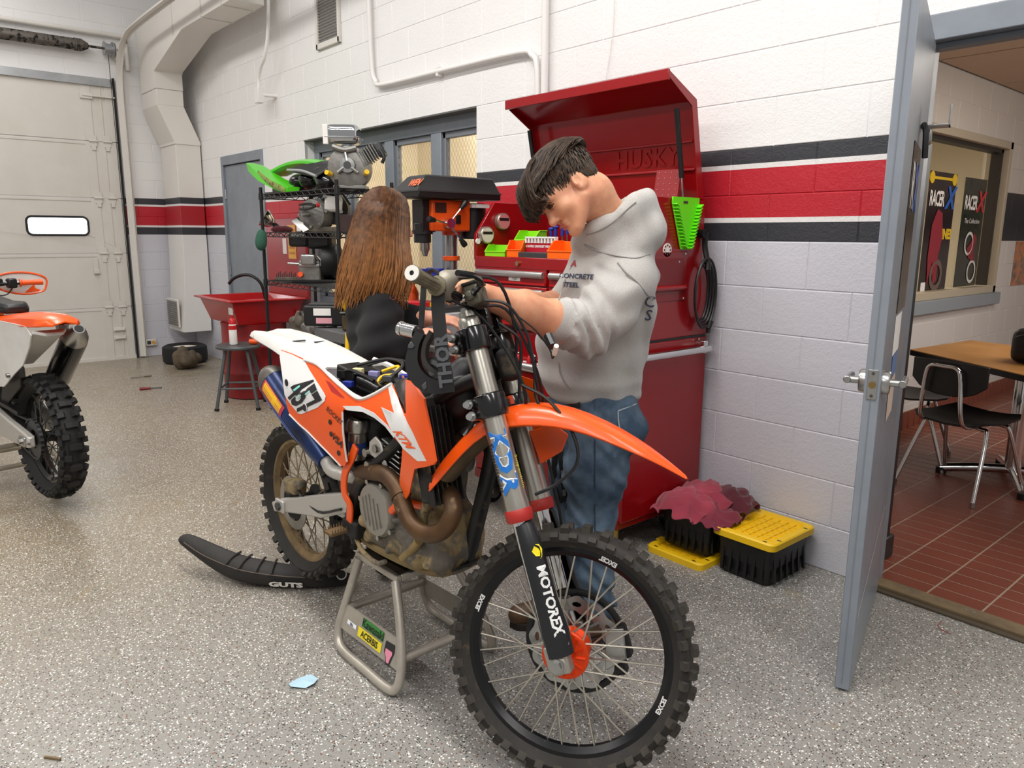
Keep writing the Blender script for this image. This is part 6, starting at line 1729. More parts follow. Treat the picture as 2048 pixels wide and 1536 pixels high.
part('brake_pedal', MB().tube([B(pg.x + 0.03, 0.125, pg.z - 0.01), B(pg.x + 0.10, 0.135, pg.z - 0.05), B(pg.x + 0.20, 0.145, pg.z - 0.055), B(pg.x + 0.26, 0.15, pg.z - 0.03)], 0.008, 8, 5), M_ENG, bike)
part('skid_plate', MB().rings([[B(x, o, z) for o, z in ((0.06, z0), (-0.06, z0), (-0.06, z0 - 0.008), (0.06, z0 - 0.008))] for x, z0 in ((0.60, 0.012), (0.80, 0.008), (0.98, 0.03), (1.05, 0.08))]), M_MUDB, bike)
# radiators behind the shrouds
for s in (1, -1):
 rdm = part('radiator', MB().box(B(1.03, s * 0.125, 0.46), (0.045, 0.11, 0.30), BR @ rotm('Y', -14)), M_MUDB, bike, bevel=0.006)
 for k in range(7):
  part('louvre', MB().box(B(1.06 - 0.0 * k, s * (0.075 + k * 0.017), 0.45), (0.03, 0.004, 0.28), BR @ rotm('Y', -14)), M_MUDB, rdm)
part('radiator_hose', MB().tube([B(1.02, 0.10, 0.62), B(1.08, 0.06, 0.66), B(1.12, 0.0, 0.64)], 0.016, 10, 4), M_BLK, bike)
part('orange_bung', MB().cyl(bw(905, 792, 0.05), bw(880, 797, 0.09), 0.02, 0.024, n=14), mat('rust_orange', 'b4491e', 0.5), bike)
# ================================================================== lift stand under the bike
M_STAND = mat('scuffed_aluminium', 'b9b2a6', 0.4, 0.5, var=('938c80', 9, 0.6), dirt=('6b604e', 20, 0.68))
std = thing('bike_stand', 'scuffed grey metal lift stand with stickers under the orange bike', 'stand', (-2.09, 1.33, 0))
zt = 0.352
tx0, tx1, ty0, ty1 = -2.225, -1.965, 1.205, 1.45
part('top_rim', MB().bb(tx0, tx1, ty0, ty0 + 0.02, zt - 0.022, zt).bb(tx0, tx1, ty1 - 0.02, ty1, zt - 0.022, zt).bb(tx0, tx0 + 0.02, ty0 + 0.02, ty1 - 0.02, zt - 0.022, zt).bb(tx1 - 0.02, tx1, ty0 + 0.02, ty1 - 0.02, zt - 0.022, zt), M_STAND, std, bevel=0.003)
part('top_pad', MB().bb(tx0 + 0.008, tx1 - 0.008, ty0 + 0.008, ty1 - 0.008, zt - 0.012, zt + 0.006), mat('oily_pad', '15130f', 0.35, var=('3a2f22', 9, 0.6)), std, bevel=0.002)
for yb, yt in ((1.125, 1.215), (1.53, 1.44)):
 def yy(z): return yb + (yt - yb) * z / zt
 pts = [(tx0 + 0.012, yy(zt - 0.02), zt - 0.02), (-2.245, yy(0.16), 0.16), (-2.258, yy(0.08), 0.08), (-2.240, yy(0.03), 0.030), (-2.18, yb, 0.0165), (-2.05, yb, 0.0165), (-1.91, yb, 0.0165), (-1.865, yy(0.03), 0.032), (-1.858, yy(0.09), 0.09), (-1.90, yy(0.2), 0.20), (tx1 - 0.012, yy(zt - 0.02), zt - 0.02)]
 part('side_frame', MB().tube(pts, 0.0155, 12, 5), M_STAND, std)
 pl_ = [(-2.243, 0.165), (-1.895, 0.175), (-1.872, 0.085), (-2.25, 0.08)]
 part('side_plate', MB().prism([(x, yy(z) - 0.003, z) for x, z in pl_], (0, 0.005, 0)), M_STAND, std)
for x, z in ((-2.235, 0.15), (-1.875, 0.12)):
 part('cross_tube', MB().cyl((x, 1.125 + 0.09 * z / zt, z), (x, 1.53 - 0.09 * z / zt, z), 0.0155, n=12), M_STAND, std)
def spl(u0, z0):
 """sticker plane on the near side plate"""
 return lambda a, b: Vector((u0 + a, 1.125 + 0.09 * (z0 + b) / zt - 0.0045, z0 + b))
def quad(mp, w, h, lift=0.0):
 o = Vector((0, -lift, 0))
 return MB().add([mp(-w / 2, -h / 2) + o, mp(w / 2, -h / 2) + o, mp(w / 2, h / 2) + o, mp(-w / 2, h / 2) + o], [(0, 1, 2, 3)])
for nm, u0, z0, w, h, col, txt, tsz, tcol, lb in (
 ('sticker', -2.045, 0.150, 0.135, 0.030, '2f7d2e', 'Kawasaki', 0.038, '0f1a0f', 'green Kawasaki sticker on the bike stand'),
 ('sticker', -2.055, 0.113, 0.150, 0.032, 'e6d21a', 'ACERBIS', 0.030, '15150f', 'yellow Acerbis sticker on the bike stand'),
 ('sticker', -2.175, 0.117, 0.060, 0.014, 'ecebe8', 'DLL', 0.012, '27357a', 'small white sticker on the bike stand')):
 mp = spl(u0, z0)
 s_ = part('sticker', quad(mp, w, h), mat('sticker_' + col, col, 0.4), std, smooth=0)
 part('lettering', text_mesh(txt, tsz, lambda a, b, mp=mp: mp(a, b - 0.001) + Vector((0, -0.0008, 0)), bold=0.0007, spacing=0.95), mat('ink_' + tcol, tcol, 0.5), s_, smooth=0)
mp = spl(-1.935, 0.118)
s_ = part('sticker', MB().add([mp(a, b) for a, b in ((-0.026, 0.030), (0.026, 0.034), (0.030, 0.010), (0.022, -0.012), (0.014, -0.036), (-0.006, -0.040), (-0.014, -0.020), (-0.028, -0.004))], [tuple(range(8))]), M_DECALK, std, smooth=0)
part('sticker_print', MB().add([mp(a * 0.8, b * 0.8 - 0.003) + Vector((0, -0.0008, 0)) for a, b in ((-0.024, 0.014), (0.024, 0.016), (0.026, 0.004), (0.018, -0.012), (0.012, -0.034), (-0.004, -0.036), (-0.012, -0.018), (-0.024, -0.006))], [tuple(range(8))]), mat('sticker_pink', 'e08aa0', 0.4), s_, smooth=0)
# ================================================================== people
IR, IU, IT = _R, _U, -_F                      # image right, image up, toward the camera
def skin_material(name, a, b):
 N = NT(name)
 v = N.coord('Object')
 c = N.mix(N.ramp(N.noise(v, 18, 4, 0.6), [(0.40, 0.0), (0.66, 1.0)]), a, b)
 N.l(c, N.b.inputs['Base Color']); N.b.inputs['Roughness'].default_value = 0.48
 N.b.inputs['Subsurface Weight'].default_value = 0.12; N.b.inputs['Subsurface Radius'].default_value = (0.02, 0.008, 0.004)
 N.b.inputs['Subsurface Scale'].default_value = 0.4
 N.bump(N.noise(v, 260, 3), 0.10, 0.002)
 return N.mat
M_SKIN = skin_material('skin_tone', 'd9a07c', 'cc8a6c')
M_SKIN2 = skin_material('skin_tone_pink', 'dca58a', 'd08e76')
def heather(name, a, b, scale=420):
 N = NT(name)
 v = N.coord('Object')
 f = N.ramp(N.noise(v, scale, 3, 0.7), [(0.36, 0.0), (0.64, 1.0)])
 N.l(N.mix(f, a, b), N.b.inputs['Base Color']); N.b.inputs['Roughness'].default_value = 0.95
 N.b.inputs['Sheen Weight'].default_value = 0.25
 N.bump(N.math('ADD', N.noise(v, 500, 3), N.math('MULTIPLY', N.noise(v, 22, 3), 1.6)), 0.22, 0.004)
 return N.mat
M_HOOD = heather('heather_grey_fleece', 'a3a09c', 'bcb9b5')
M_HOODK = heather('black_fleece', '060607', '0b0b0d'); M_HOODK.node_tree.nodes['Principled BSDF'].inputs['Sheen Weight'].default_value = 0.02
def denim():
 N = NT('blue_denim')
 v = N.coord('Object')
 f = N.ramp(N.noise(v, 6, 4, 0.6), [(0.38, 0.0), (0.64, 1.0)])
 c = N.mix(f, '33475c', '6f8599')
 c = N.mix(N.math('MULTIPLY', N.noise(v, 300, 2), 0.45), c, '223040')
 N.l(c, N.b.inputs['Base Color']); N.b.inputs['Roughness'].default_value = 0.9
 N.bump(N.math('ADD', N.noise(v, 400, 2), N.math('MULTIPLY', N.noise(v, 16, 4), 2.5)), 0.35, 0.005)
 return N.mat
M_DENIM = denim()
def hair_material(name, dark, light, tip=None, z0=0, z1=1):
 N = NT(name)
 v = N.coord('Object')
 oi = N.noise(v, 45, 3, 0.7)
 c = N.mix(N.ramp(oi, [(0.38, 0.0), (0.66, 1.0)]), dark, light)
 if tip:
  sep = N.n('ShaderNodeSeparateXYZ'); N.l(N.n('ShaderNodeNewGeometry').outputs['Position'], sep.inputs[0])
  t = N.math('DIVIDE', N.math('SUBTRACT', z1, sep.outputs[2]), z1 - z0, True)
  c = N.mix(N.math('MULTIPLY', t, N.ramp(N.noise(v, 30, 3), [(0.3, 0.4), (0.7, 1.0)])), c, tip)
 N.l(c, N.b.inputs['Base Color']); N.b.inputs['Roughness'].default_value = 0.55; N.b.inputs['Specular IOR Level'].default_value = 0.3
 return N.mat
# ------------------------------------------------------------------ the man in the grey hoodie
man = thing('person', 'person in grey hoodie and blue jeans bending over the orange bike handlebar', 'person', (-1.86, 1.95, 0))
mf_ = Vector((-0.387, -0.922, 0)); ml_ = Vector((0.922, -0.387, 0)); UPZ = Vector((0, 0, 1))
MR = np.array(Matrix((mf_, ml_, UPZ)).transposed())           # columns: forward, left, up
# ---- head
he = dp(1143, 383, 2.36)                                       # centre between the ears
ca, sa_ = math.cos(rad(14)), math.sin(rad(14))
hf0 = (IR * -0.64 + IU * -0.77).normalized(); hu = (IR * -0.77 + IU * 0.64).normalized(); hl0 = IT
hf = (hf0 * ca + hl0 * sa_).normalized(); hl = (hl0 * ca - hf0 * sa_).normalized()
HR = np.array(Matrix((hf, hl, hu)).transposed())
def H(f, l, u):
 return he + hf * f + hl * l + hu * u
hd = SDF()
hd.ell(H(-0.012, 0, 0.045), (0.098, 0.077, 0.082), HR, 0.02)
hd.ell(H(0.052, 0, -0.012), (0.054, 0.060, 0.078), HR, 0.03)
for s in (1, -1):
 hd.cone(H(0.012, s * 0.056, -0.045), 0.020, H(0.082, s * 0.022, -0.088), 0.017, 0.03)
 hd.ell(H(0.070, s * 0.040, -0.022), (0.022, 0.022, 0.020), HR, 0.02)      # cheek
 hd.ell(H(0.090, s * 0.030, 0.032), (0.014, 0.024, 0.010), HR, 0.015)      # brow
hd.ell(H(0.094, 0, -0.088), (0.019, 0.020, 0.017), HR, 0.02)
hd.ell(H(0.062, 0, 0.045), (0.045, 0.058, 0.045), HR, 0.03)
hd.cone(H(0.096, 0, 0.020), 0.010, H(0.119, 0, -0.018), 0.0125, 0.012)
hd.ell(H(0.121, 0, -0.022), (0.012, 0.012, 0.010), HR, 0.008)
for s in (1, -1):
 hd.ell(H(0.108, s * 0.012, -0.026), (0.011, 0.008, 0.008), HR, 0.006)
 hd.ell(H(0.099, s * 0.031, 0.014), (0.015, 0.018, 0.011), HR, 0.012, True)
 hd.ell(H(0.086, s * 0.031, 0.012), (0.013, 0.015, 0.012), HR, 0.006)
 hd.ell(H(-0.004, s * 0.076, -0.002), (0.022, 0.009, 0.033), HR @ np.array(Matrix.Rotation(rad(-14), 3, 'Y')), 0.006)
 hd.ell(H(0.000, s * 0.086, 0.000), (0.011, 0.007, 0.020), HR @ np.array(Matrix.Rotation(rad(-14), 3, 'Y')), 0.004, True)
 hd.ell(H(0.012, s * 0.080, -0.006), (0.006, 0.005, 0.008), HR, 0.004)
hd.ell(H(0.100, 0, -0.048), (0.014, 0.024, 0.0065), HR, 0.006)
hd.ell(H(0.098, 0, -0.060), (0.013, 0.021, 0.0070), HR, 0.006)
hd.cone(H(0.117, 0.03, -0.054), 0.0022, H(0.117, -0.03, -0.054), 0.0022, 0.003, True)
nk1 = dp(1243, 470, 2.46)
hd.cone(H(-0.030, 0, -0.02), 0.062, H(-0.045, 0, -0.055), 0.060, 0.03).cone(H(-0.035, 0, -0.05), 0.060, nk1, 0.070, 0.03)
head_mb = smooth_mb(hd.mesh(0.0035), 1)
# ---- arms and hands
def hand(sd, wrist, dirv, palm_n, thumb_side, curl, scale=1.0):
 """palm, four bent fingers of unequal length and a thumb, added to the distance field"""
 d = Vector(dirv).normalized(); n = Vector(palm_n); n = (n - d * n.dot(d)).normalized(); t = d.cross(n) * thumb_side
 k = scale
 pc = wrist + d * 0.048 * k
 Rm = np.array(Matrix((d, t, n)).transposed())
 sd.ell(pc, (0.054 * k, 0.042 * k, 0.018 * k), Rm, 0.015)
 sd.cone(wrist - d * 0.02, 0.027 * k, wrist + d * 0.02 * k, 0.027 * k, 0.02)
 for i, (off, ln) in enumerate(((0.031, 0.070), (0.011, 0.080), (-0.010, 0.074), (-0.030, 0.058))):
  b = wrist + d * 0.088 * k + t * off * k
  cur, ang = b, 0.0
  for j, fr in enumerate((0.45, 0.30, 0.25)):
   ang += rad(curl[min(j, len(curl) - 1)])
   dd = d * math.cos(ang) + n * math.sin(ang)
   nx = cur + dd * ln * fr * k
   sd.cone(cur, (0.0098 - 0.0008 * j) * k, nx, (0.0092 - 0.0009 * j) * k, 0.004)
   cur = nx
 b = wrist + d * 0.030 * k + t * 0.034 * k
 m = b + (d * 0.5 + t * 0.75 + n * 0.35).normalized() * 0.042 * k
 e = m + (d * 0.9 + t * 0.05 + n * 0.45).normalized() * 0.034 * k
 sd.cone(b, 0.014 * k, m, 0.0112 * k, 0.008).cone(m, 0.0112 * k, e, 0.0095 * k, 0.004)
elL, wrL = dp(1172, 662, 2.34), dp(968, 592, 2.10)
elR, wrR = dp(1150, 625, 2.66), dp(985, 596, 2.28)
aL = SDF()
aL.chain([elL, elL.lerp(wrL, 0.30), elL.lerp(wrL, 0.65), wrL], [0.055, 0.060, 0.048, 0.032], 0.03)
hand(aL, wrL, (dp(905, 560, 2.02) - wrL), -SA * 0.6 - SF * 0.2, -1, (38, 55, 45))
armL = smooth_mb(aL.mesh(0.0045), 1)
aR = SDF()
aR.chain([elR, elR.lerp(wrR, 0.30), elR.lerp(wrR, 0.65), wrR], [0.052, 0.053, 0.040, 0.029], 0.03)
hand(aR, wrR, (dp(935, 560, 2.20) - wrR), -SA * 0.6 - SF * 0.2, 1, (38, 55, 45))
armR = smooth_mb(aR.mesh(0.0045), 1)
tor = SDF()
shC = dp(1228, 540, 2.52); hipC = dp(1185, 790, 2.66)
tor.chain([nk1, shC, shC.lerp(hipC, 0.5), hipC], [0.05, 0.10, 0.10, 0.08], 0.04)
shL, shR = dp(1257, 566, 2.385), dp(1200, 560, 2.68)
tor.chain([shC, shL, elL], [0.05, 0.05, 0.045], 0.03).chain([shC, shR, elR], [0.05, 0.05, 0.045], 0.03)
tor.chain([hipC, dp(1175, 1000, 2.70), dp(1180, 1200, 2.72)], [0.08, 0.05, 0.04], 0.03)
body = part('body', join_mb(head_mb, armL, armR, tor.mesh(0.02)), M_SKIN, man, smooth=80)
for s in (1, -1):
 part('eye', MB().ell(H(0.0975, s * 0.031, 0.0125), (0.006, 0.010, 0.0045), Matrix(HR.tolist()), 12, 8), mat('eye_dark', '2a1d16', 0.2), body)
 part('eyelid', MB().tube([H(0.097, s * 0.016, 0.013), H(0.1025, s * 0.030, 0.0165), H(0.093, s * 0.046, 0.011)], 0.0016, 6, 4), mat('lash', '2b1c14', 0.6), body)
 part('eyebrow', MB().tube([H(0.103, s * 0.012, 0.034), H(0.104, s * 0.030, 0.041), H(0.090, s * 0.052, 0.036)], [0.0035, 0.0048, 0.002], 6, 4), mat('brow_hair', '3a2a1f', 0.8), body)
part('lips', MB().ell(H(0.1105, 0, -0.0475), (0.0055, 0.020, 0.0045), Matrix(HR.tolist()), 14, 8).ell(H(0.1085, 0, -0.0595), (0.0055, 0.018, 0.0052), Matrix(HR.tolist()), 14, 8), mat('lip_skin', 'b9604f', 0.45), body)
# tattoo script on the far forearm
ax_ = (wrR - elR).normalized(); tc_ = elR.lerp(wrR, 0.42); nn_ = (CAM - tc_); nn_ = (nn_ - ax_ * nn_.dot(ax_)).normalized(); tt_ = nn_.cross(ax_)
M_INK = mat('tattoo_ink', '4a3a36', 0.7)
def tat(a, b):
 th = a / 0.052
 return tc_ + ax_ * b + (nn_ * math.cos(th) + (-tt_) * math.sin(th)) * 0.0535
for k, y in enumerate((-0.012, 0.0, 0.012)):
 part('tattoo', MB().tube([tat(-0.02 + 0.006 * i, y + 0.006 * math.sin(i * 2.1 + k)) for i in range(8)], 0.0011, 4, 3), M_INK, body)
part('tattoo', MB().tube([tat(0.01, -0.05), tat(0.0, -0.075), tat(-0.012, -0.10), tat(-0.016, -0.09)], 0.003, 5, 4), M_INK, body)
# ---- hair: cap and combed strands
M_HAIRM = hair_material('dark_brown_hair', '2a1f17', '4d3c2f')
cap = SDF()
cap.ell(H(-0.014, 0, 0.062), (0.112, 0.088, 0.083), HR, 0.02).ell(H(-0.046, 0, 0.010), (0.066, 0.076, 0.066), HR, 0.02).ell(H(0.075, 0, 0.075), (0.050, 0.066, 0.040), HR, 0.03)
def capclip(P):
 Q = (P - np.array(he)) @ HR
 lo = np.where(Q[:, 0] > 0.0, 0.034, np.maximum(0.034 + 1.3 * Q[:, 0], -0.045))
 return lo - Q[:, 2]
hair = smooth_mb(cap.mesh(0.005, clip=capclip), 1)
rng = np.random.RandomState(11)
_capv = list(hair.v); _cc = H(-0.02, 0, 0.05)
for i in rng.choice(len(_capv), min(1500, len(_capv)), False):          # short combed strands all over
 q = Vector(_capv[i]); nn = (q - _cc).normalized(); td = hf * 0.55 - hu * 0.75 + hl * rng.uniform(-0.3, 0.3); td = (td - nn * td.dot(nn)).normalized()
 low = (q - he).dot(hu) < 0.03
 k = 0.45 if low else 1.0
 hair.tube([q - nn * 0.002, q + td * 0.012 * k + nn * 0.003 * k, q + td * 0.028 * k + nn * 0.001], [0.0022, 0.0026 * (0.7 + 0.3 * k), 0.0006], 4, 1)
for i in range(760):
 ph = rng.uniform(-1.5, 1.5); a0 = rng.uniform(-1.75, 0.5); ln = rng.uniform(0.7, 1.4)
 pts = []
 lift = rng.uniform(0.001, 0.012); wob = rng.uniform(-0.5, 0.5)
 for j in range(6):
  a = a0 + ln * j / 5
  p = ph * (0.75 + 0.25 * j / 5) + wob * 0.10 * math.sin(j * 1.4)
  f = 0.114 * math.sin(a); u = 0.086 * math.cos(a) * math.cos(p * 0.95); l = 0.091 * math.sin(p * 0.95) * max(0.30, math.cos(a * 0.75))
  e = 1 + lift / 0.09 + (0.10 if a > 0.6 else 0)
  q = H(-0.012 + f * e + (0.018 if a > 0.7 else 0), l * e, 0.062 + u * e - (0.012 * max(0, a - 0.9)))
  pts.append(q)
 hair.tube(pts, [0.0012, 0.0030, 0.0028, 0.0010], 4, 2)
for i in range(260):                                   # heavy fringe falling over the brow
 l0 = rng.uniform(-0.075, 0.080); r0 = rng.uniform(0, 1)
 pts = [H(0.020 + 0.02 * r0, l0 * 0.8, 0.140 + 0.012 * rng.rand()), H(0.075, l0 * 0.95, 0.128 + 0.01 * rng.rand()), H(0.112 + 0.014 * rng.rand(), l0 + rng.uniform(-.01, .01), 0.088), H(0.126 + 0.014 * rng.rand(), l0 + rng.uniform(-.012, .012), 0.052), H(0.130 + 0.020 * rng.rand() - 0.35 * abs(l0), l0 * 1.02 + rng.uniform(-.015, .015), 0.018 + 0.022 * rng.rand())]
 hair.tube(pts, [0.0015, 0.0032, 0.0030, 0.0022, 0.0006], 4, 3)
hp_ = part('hair', hair, M_HAIRM, man, smooth=80)
# ---- hoodie
ho = SDF()
def mell(px, py, d, rf, rl, ru, k=0.06, tilt=0):
 R_ = MR @ np.array(Matrix.Rotation(rad(tilt), 3, 'Y'))
 ho.ell(dp(px, py, d), (rf, rl, ru), R_, k)
mell(1174, 758, 2.665, 0.188, 0.190, 0.085, 0.06, -6)
mell(1182, 700, 2.64, 0.192, 0.195, 0.12, 0.06, -8)
mell(1204, 630, 2.60, 0.178, 0.195, 0.13, 0.06, -12)
mell(1216, 575, 2.56, 0.158, 0.190, 0.12, 0.06, -18)
mell(1228, 528, 2.53, 0.132, 0.180, 0.10, 0.06, -22)
mell(1240, 492, 2.50, 0.100, 0.150, 0.07, 0.05, -22)
cuL = elL.lerp(wrL, 0.33); cuR = elR.lerp(wrR, 0.20)
ho.chain([shL, shL.lerp(elL, 0.5), elL], [0.086, 0.080, 0.078], 0.05).chain([elL, elL.lerp(cuL, 0.6), cuL], [0.078, 0.073, 0.066], 0.02)
ho.chain([shR, shR.lerp(elR, 0.5), elR], [0.085, 0.078, 0.072], 0.05).chain([elR, cuR], [0.072, 0.062], 0.03)
# hood lying on the back, its edge round the neck
ho.ell(dp(1277, 464, 2.48), (0.048, 0.125, 0.074), MR @ np.array(Matrix.Rotation(rad(18), 3, 'Y')), 0.03)
E1 = (IR * 108 + IU * 82).normalized(); cc_ = dp(1224, 444, 2.46)
ring_pts = [cc_ + E1 * (0.112 * math.cos(2 * PI * i / 16)) + (IT * 0.97 + IR * 0.2) * (0.108 * math.sin(2 * PI * i / 16)) for i in range(16)]
for i in range(16):
 ho.cone(ring_pts[i], 0.031, ring_pts[(i + 1) % 16], 0.031, 0.022)
for i in range(16):
 ho.cone(ring_pts[i], 0.028, dp(1242, 500, 2.50) + (ring_pts[i] - cc_) * 1.0, 0.05, 0.03)
ho.cone(H(-0.035, 0, -0.03), 0.066, nk1, 0.068, 0.012, True).cone(cc_, 0.078, cc_ + (IR * -0.5 + IU * 0.6) * 0.2, 0.09, 0.012, True)
elLn, cuLn, shLn = np.array(elL), np.array(cuL), np.array(shL)
axA = np.array((wrL - elL).normalized()); axU = np.array((elL - shL).normalized())
def fold(P, q):
 near = np.abs(q) < 0.05
 w = np.zeros(len(P))
 if not near.any(): return w
 Q = P[near]
 s = (Q - elLn) @ axA
 dA = np.linalg.norm((Q - elLn) - np.outer(np.clip(s, -0.02, 0.12), axA), axis=1)
 arm = np.exp(-(np.maximum(0, dA - 0.07) / 0.03) ** 2)
 zz = Q @ np.array(IU); xx = Q @ np.array(IR)
 wv = 0.0075 * np.sin(s * 150 + 7 * np.sin(zz * 22)) * arm * (s > -0.06) * (s < 0.11)
 sU = (Q - shLn) @ axU
 dU = np.linalg.norm((Q - shLn) - np.outer(np.clip(sU, 0, 0.3), axU), axis=1)
 ua = np.exp(-(np.maximum(0, dU - 0.09) / 0.03) ** 2)
 wv = wv + 0.006 * np.sin(zz * 60 + xx * 42 + 3 * np.sin(xx * 25)) * ua * (sU > 0.02)
 body_ = 1 - np.maximum(arm, ua)
 wv = wv + body_ * (0.005 * np.sin(zz * 34 - xx * 26 + 2.5 * np.sin(zz * 11)) + 0.004 * np.sin(zz * 18 + xx * 55 + 2 * np.sin(xx * 13)))
 hem = np.clip((0.955 - Q[:, 2]) / 0.05, 0, 1)
 wv = wv + 0.010 * hem * np.sin(Q[:, 2] * 55)
 w[near] = wv
 return w
def hemclip(P):
 return 0.862 + 0.10 * (P - np.array(hipC)) @ np.array(mf_) * -0.3 - P[:, 2]
hoodie = part('hoodie', smooth_mb(ho.mesh(0.0065, warp=fold, clip=hemclip), 1), M_HOOD, man, smooth=80)
def surf_pt(px, py, d0, d1, f=None, lift=0.0):
 """first point of a garment along a pixel's ray"""
 ds = np.linspace(d0, d1, 200); o = np.array(CAM); r = np.array(px_ray(px, py)) / F_PX
 P = o + np.outer(ds, r); q = (f or ho).ev(P)
 if f is None: q = q + fold(P, q)
 hit = np.nonzero(q < 0.0)[0]
 return dp(px, py, (ds[hit[0]] if len(hit) else d1) - 0.004 - lift)
M_SEAM_CREASE = mat('hoodie_seam_crease', '8d8a87', 0.95)  # seams, and a dark line painting the shaded crease below the hood
for pts in ([(1235, 525), (1252, 545), (1275, 565), (1295, 590), (1305, 600)], [(1118, 725), (1120, 745), (1130, 765), (1142, 780)], [(1150, 520), (1130, 560), (1118, 600)], [(1168, 490), (1195, 502), (1235, 512), (1272, 516), (1300, 508)], [(1172, 470), (1195, 462), (1225, 445), (1255, 418), (1272, 404)]):
 part('seam', MB().tube([surf_pt(x, y, 2.0, 2.8) for x, y in pts], 0.0022, 5, 4), M_SEAM_CREASE, hoodie)
def hmap(px0, py0, sc):
 base = surf_pt(px0, py0, 2.0, 2.8)
 u = (IR * 0.92 + IU * -0.10 + IT * 0.35).normalized(); v = (IU * 0.97 + IR * 0.20).normalized()
 n_ = IT * 0.012
 return lambda a, b: surf_pt(*to_px(base + u * a + v * b), 2.0, 2.8) + IT * 0.003
M_PRINT = mat('hoodie_print', '3a3f55', 0.9)
part('lettering', text_mesh('CONCRETE', 0.022, hmap(1152, 553, 1), bold=0.0006), M_PRINT, hoodie, smooth=0)
part('lettering', text_mesh('STEEL', 0.022, hmap(1141, 570, 1), bold=0.0006), M_PRINT, hoodie, smooth=0)
part('chest_emblem', text_mesh('A', 0.026, hmap(1147, 528, 1), bold=0.0012), mat('print_crimson', 'b03440', 0.9), hoodie, smooth=0)
for t, x, y in (('C', 1302, 605), ('S', 1300, 632)):
 part('lettering', text_mesh(t, 0.05, hmap(x - 3, y, 1), bold=0.0004), M_PRINT, hoodie, smooth=0)
# ---- jeans
je = SDF()
je.ell(dp(1186, 812, 2.67), (0.155, 0.178, 0.11), MR, 0.05).ell(dp(1228, 850, 2.66), (0.095, 0.165, 0.10), MR, 0.05)
kL, anL = dp(1182, 1040, 2.66), dp(1188, 1205, 2.72)
kR, anR = dp(1150, 1030, 2.84), dp(1140, 1190, 2.86)
je.chain([dp(1198, 870, 2.60), dp(1190, 950, 2.63), kL, dp(1183, 1125, 2.70), anL], [0.108, 0.102, 0.084, 0.080, 0.074], 0.04)
je.chain([dp(1160, 870, 2.76), dp(1155, 950, 2.80), kR, dp(1145, 1110, 2.85), anR], [0.105, 0.098, 0.082, 0.076, 0.070], 0.04)
def jfold(P, q):
 zz, xx = P[:, 2], P @ np.array(IR)
 low = np.clip((0.45 - zz) / 0.3, 0, 1)
 return (0.004 + 0.005 * low) * np.sin(zz * 70 + xx * 30 + 3 * np.sin(xx * 30 + zz * 12)) + 0.004 * np.sin(zz * 26 - xx * 60)
def jclip(P):
 return np.maximum(P[:, 2] - 0.915, 0.07 - P[:, 2])
jeans = part('jeans', smooth_mb(je.mesh(0.008, warp=jfold, clip=jclip), 1), M_DENIM, man, smooth=80)
def jpt(x, y): return surf_pt(x, y, 2.2, 3.0, je)
M_STITCH = mat('denim_stitch', '9aa5ae', 0.9)
part('pocket_seam', MB().tube([jpt(1236, 822), jpt(1238, 850), jpt(1247, 872), jpt(1262, 880)], 0.0024, 5, 4), M_STITCH, jeans)
part('pocket_seam', MB().tube([jpt(1236, 822), jpt(1255, 815), jpt(1272, 808)], 0.003, 5, 4), M_STITCH, jeans)
part('side_seam', MB().tube([jpt(1190, 800 + 40 * i) for i in range(9)], 0.002, 5, 3), mat('denim_seam', '2b3a49', 0.9), jeans)
part('belt_flap', MB().tube([jpt(1118, 797) + IT * 0.004, jpt(1140, 803) + IT * 0.008, jpt(1160, 806) + IT * 0.006], 1.0, 12, 5, flat=(0.016, 0.005), up=IU), mat('belt_leather', '2a2623', 0.6), man)
# ---- boots
M_BOOT = mat('brown_leather', '5a3f28', 0.6, var=('3f2b1a', 9, 0.6), bump=(60, 0.3))
for an_, toe_ in ((anL, on_z(1075, 1282, 0.045)), (anR, on_z(1022, 1232, 0.045))):
 an0 = Vector((an_.x, an_.y, 0.11)); td = Vector((toe_.x - an_.x, toe_.y - an_.y, 0)); td = td.normalized() * 0.20
 bs_ = SDF()
 bs_.cone(an0, 0.050, an0 + Vector((0, 0, 0.10)), 0.055, 0.02).cone(Vector((an0.x, an0.y, 0.055)) - td * 0.2, 0.042, Vector((an0.x, an0.y, 0.058)) + td * 0.45, 0.048, 0.03).cone(Vector((an0.x, an0.y, 0.052)) + td * 0.45, 0.048, Vector((an0.x, an0.y, 0.046)) + td, 0.040, 0.03)
 bo_ = part('boot', smooth_mb(bs_.mesh(0.008, clip=lambda P: 0.022 - P[:, 2]), 1), M_BOOT, man, smooth=80)
 a = Vector((an0.x, an0.y, 0)); d = td.normalized(); w = Vector((-d.y, d.x, 0))
 sole = [a + d * t_ + w * s_ for t_, s_ in ((-0.085, 0.0), (-0.075, 0.03), (-0.03, 0.042), (0.08, 0.045), (0.16, 0.050), (0.215, 0.035), (0.235, 0.0), (0.215, -0.035), (0.16, -0.050), (0.08, -0.045), (-0.03, -0.042), (-0.075, -0.03))]
 part('sole', MB().prism(sole, (0, 0, 0.028)), mat('boot_sole', '2b211a', 0.8), bo_, bevel=0.004)
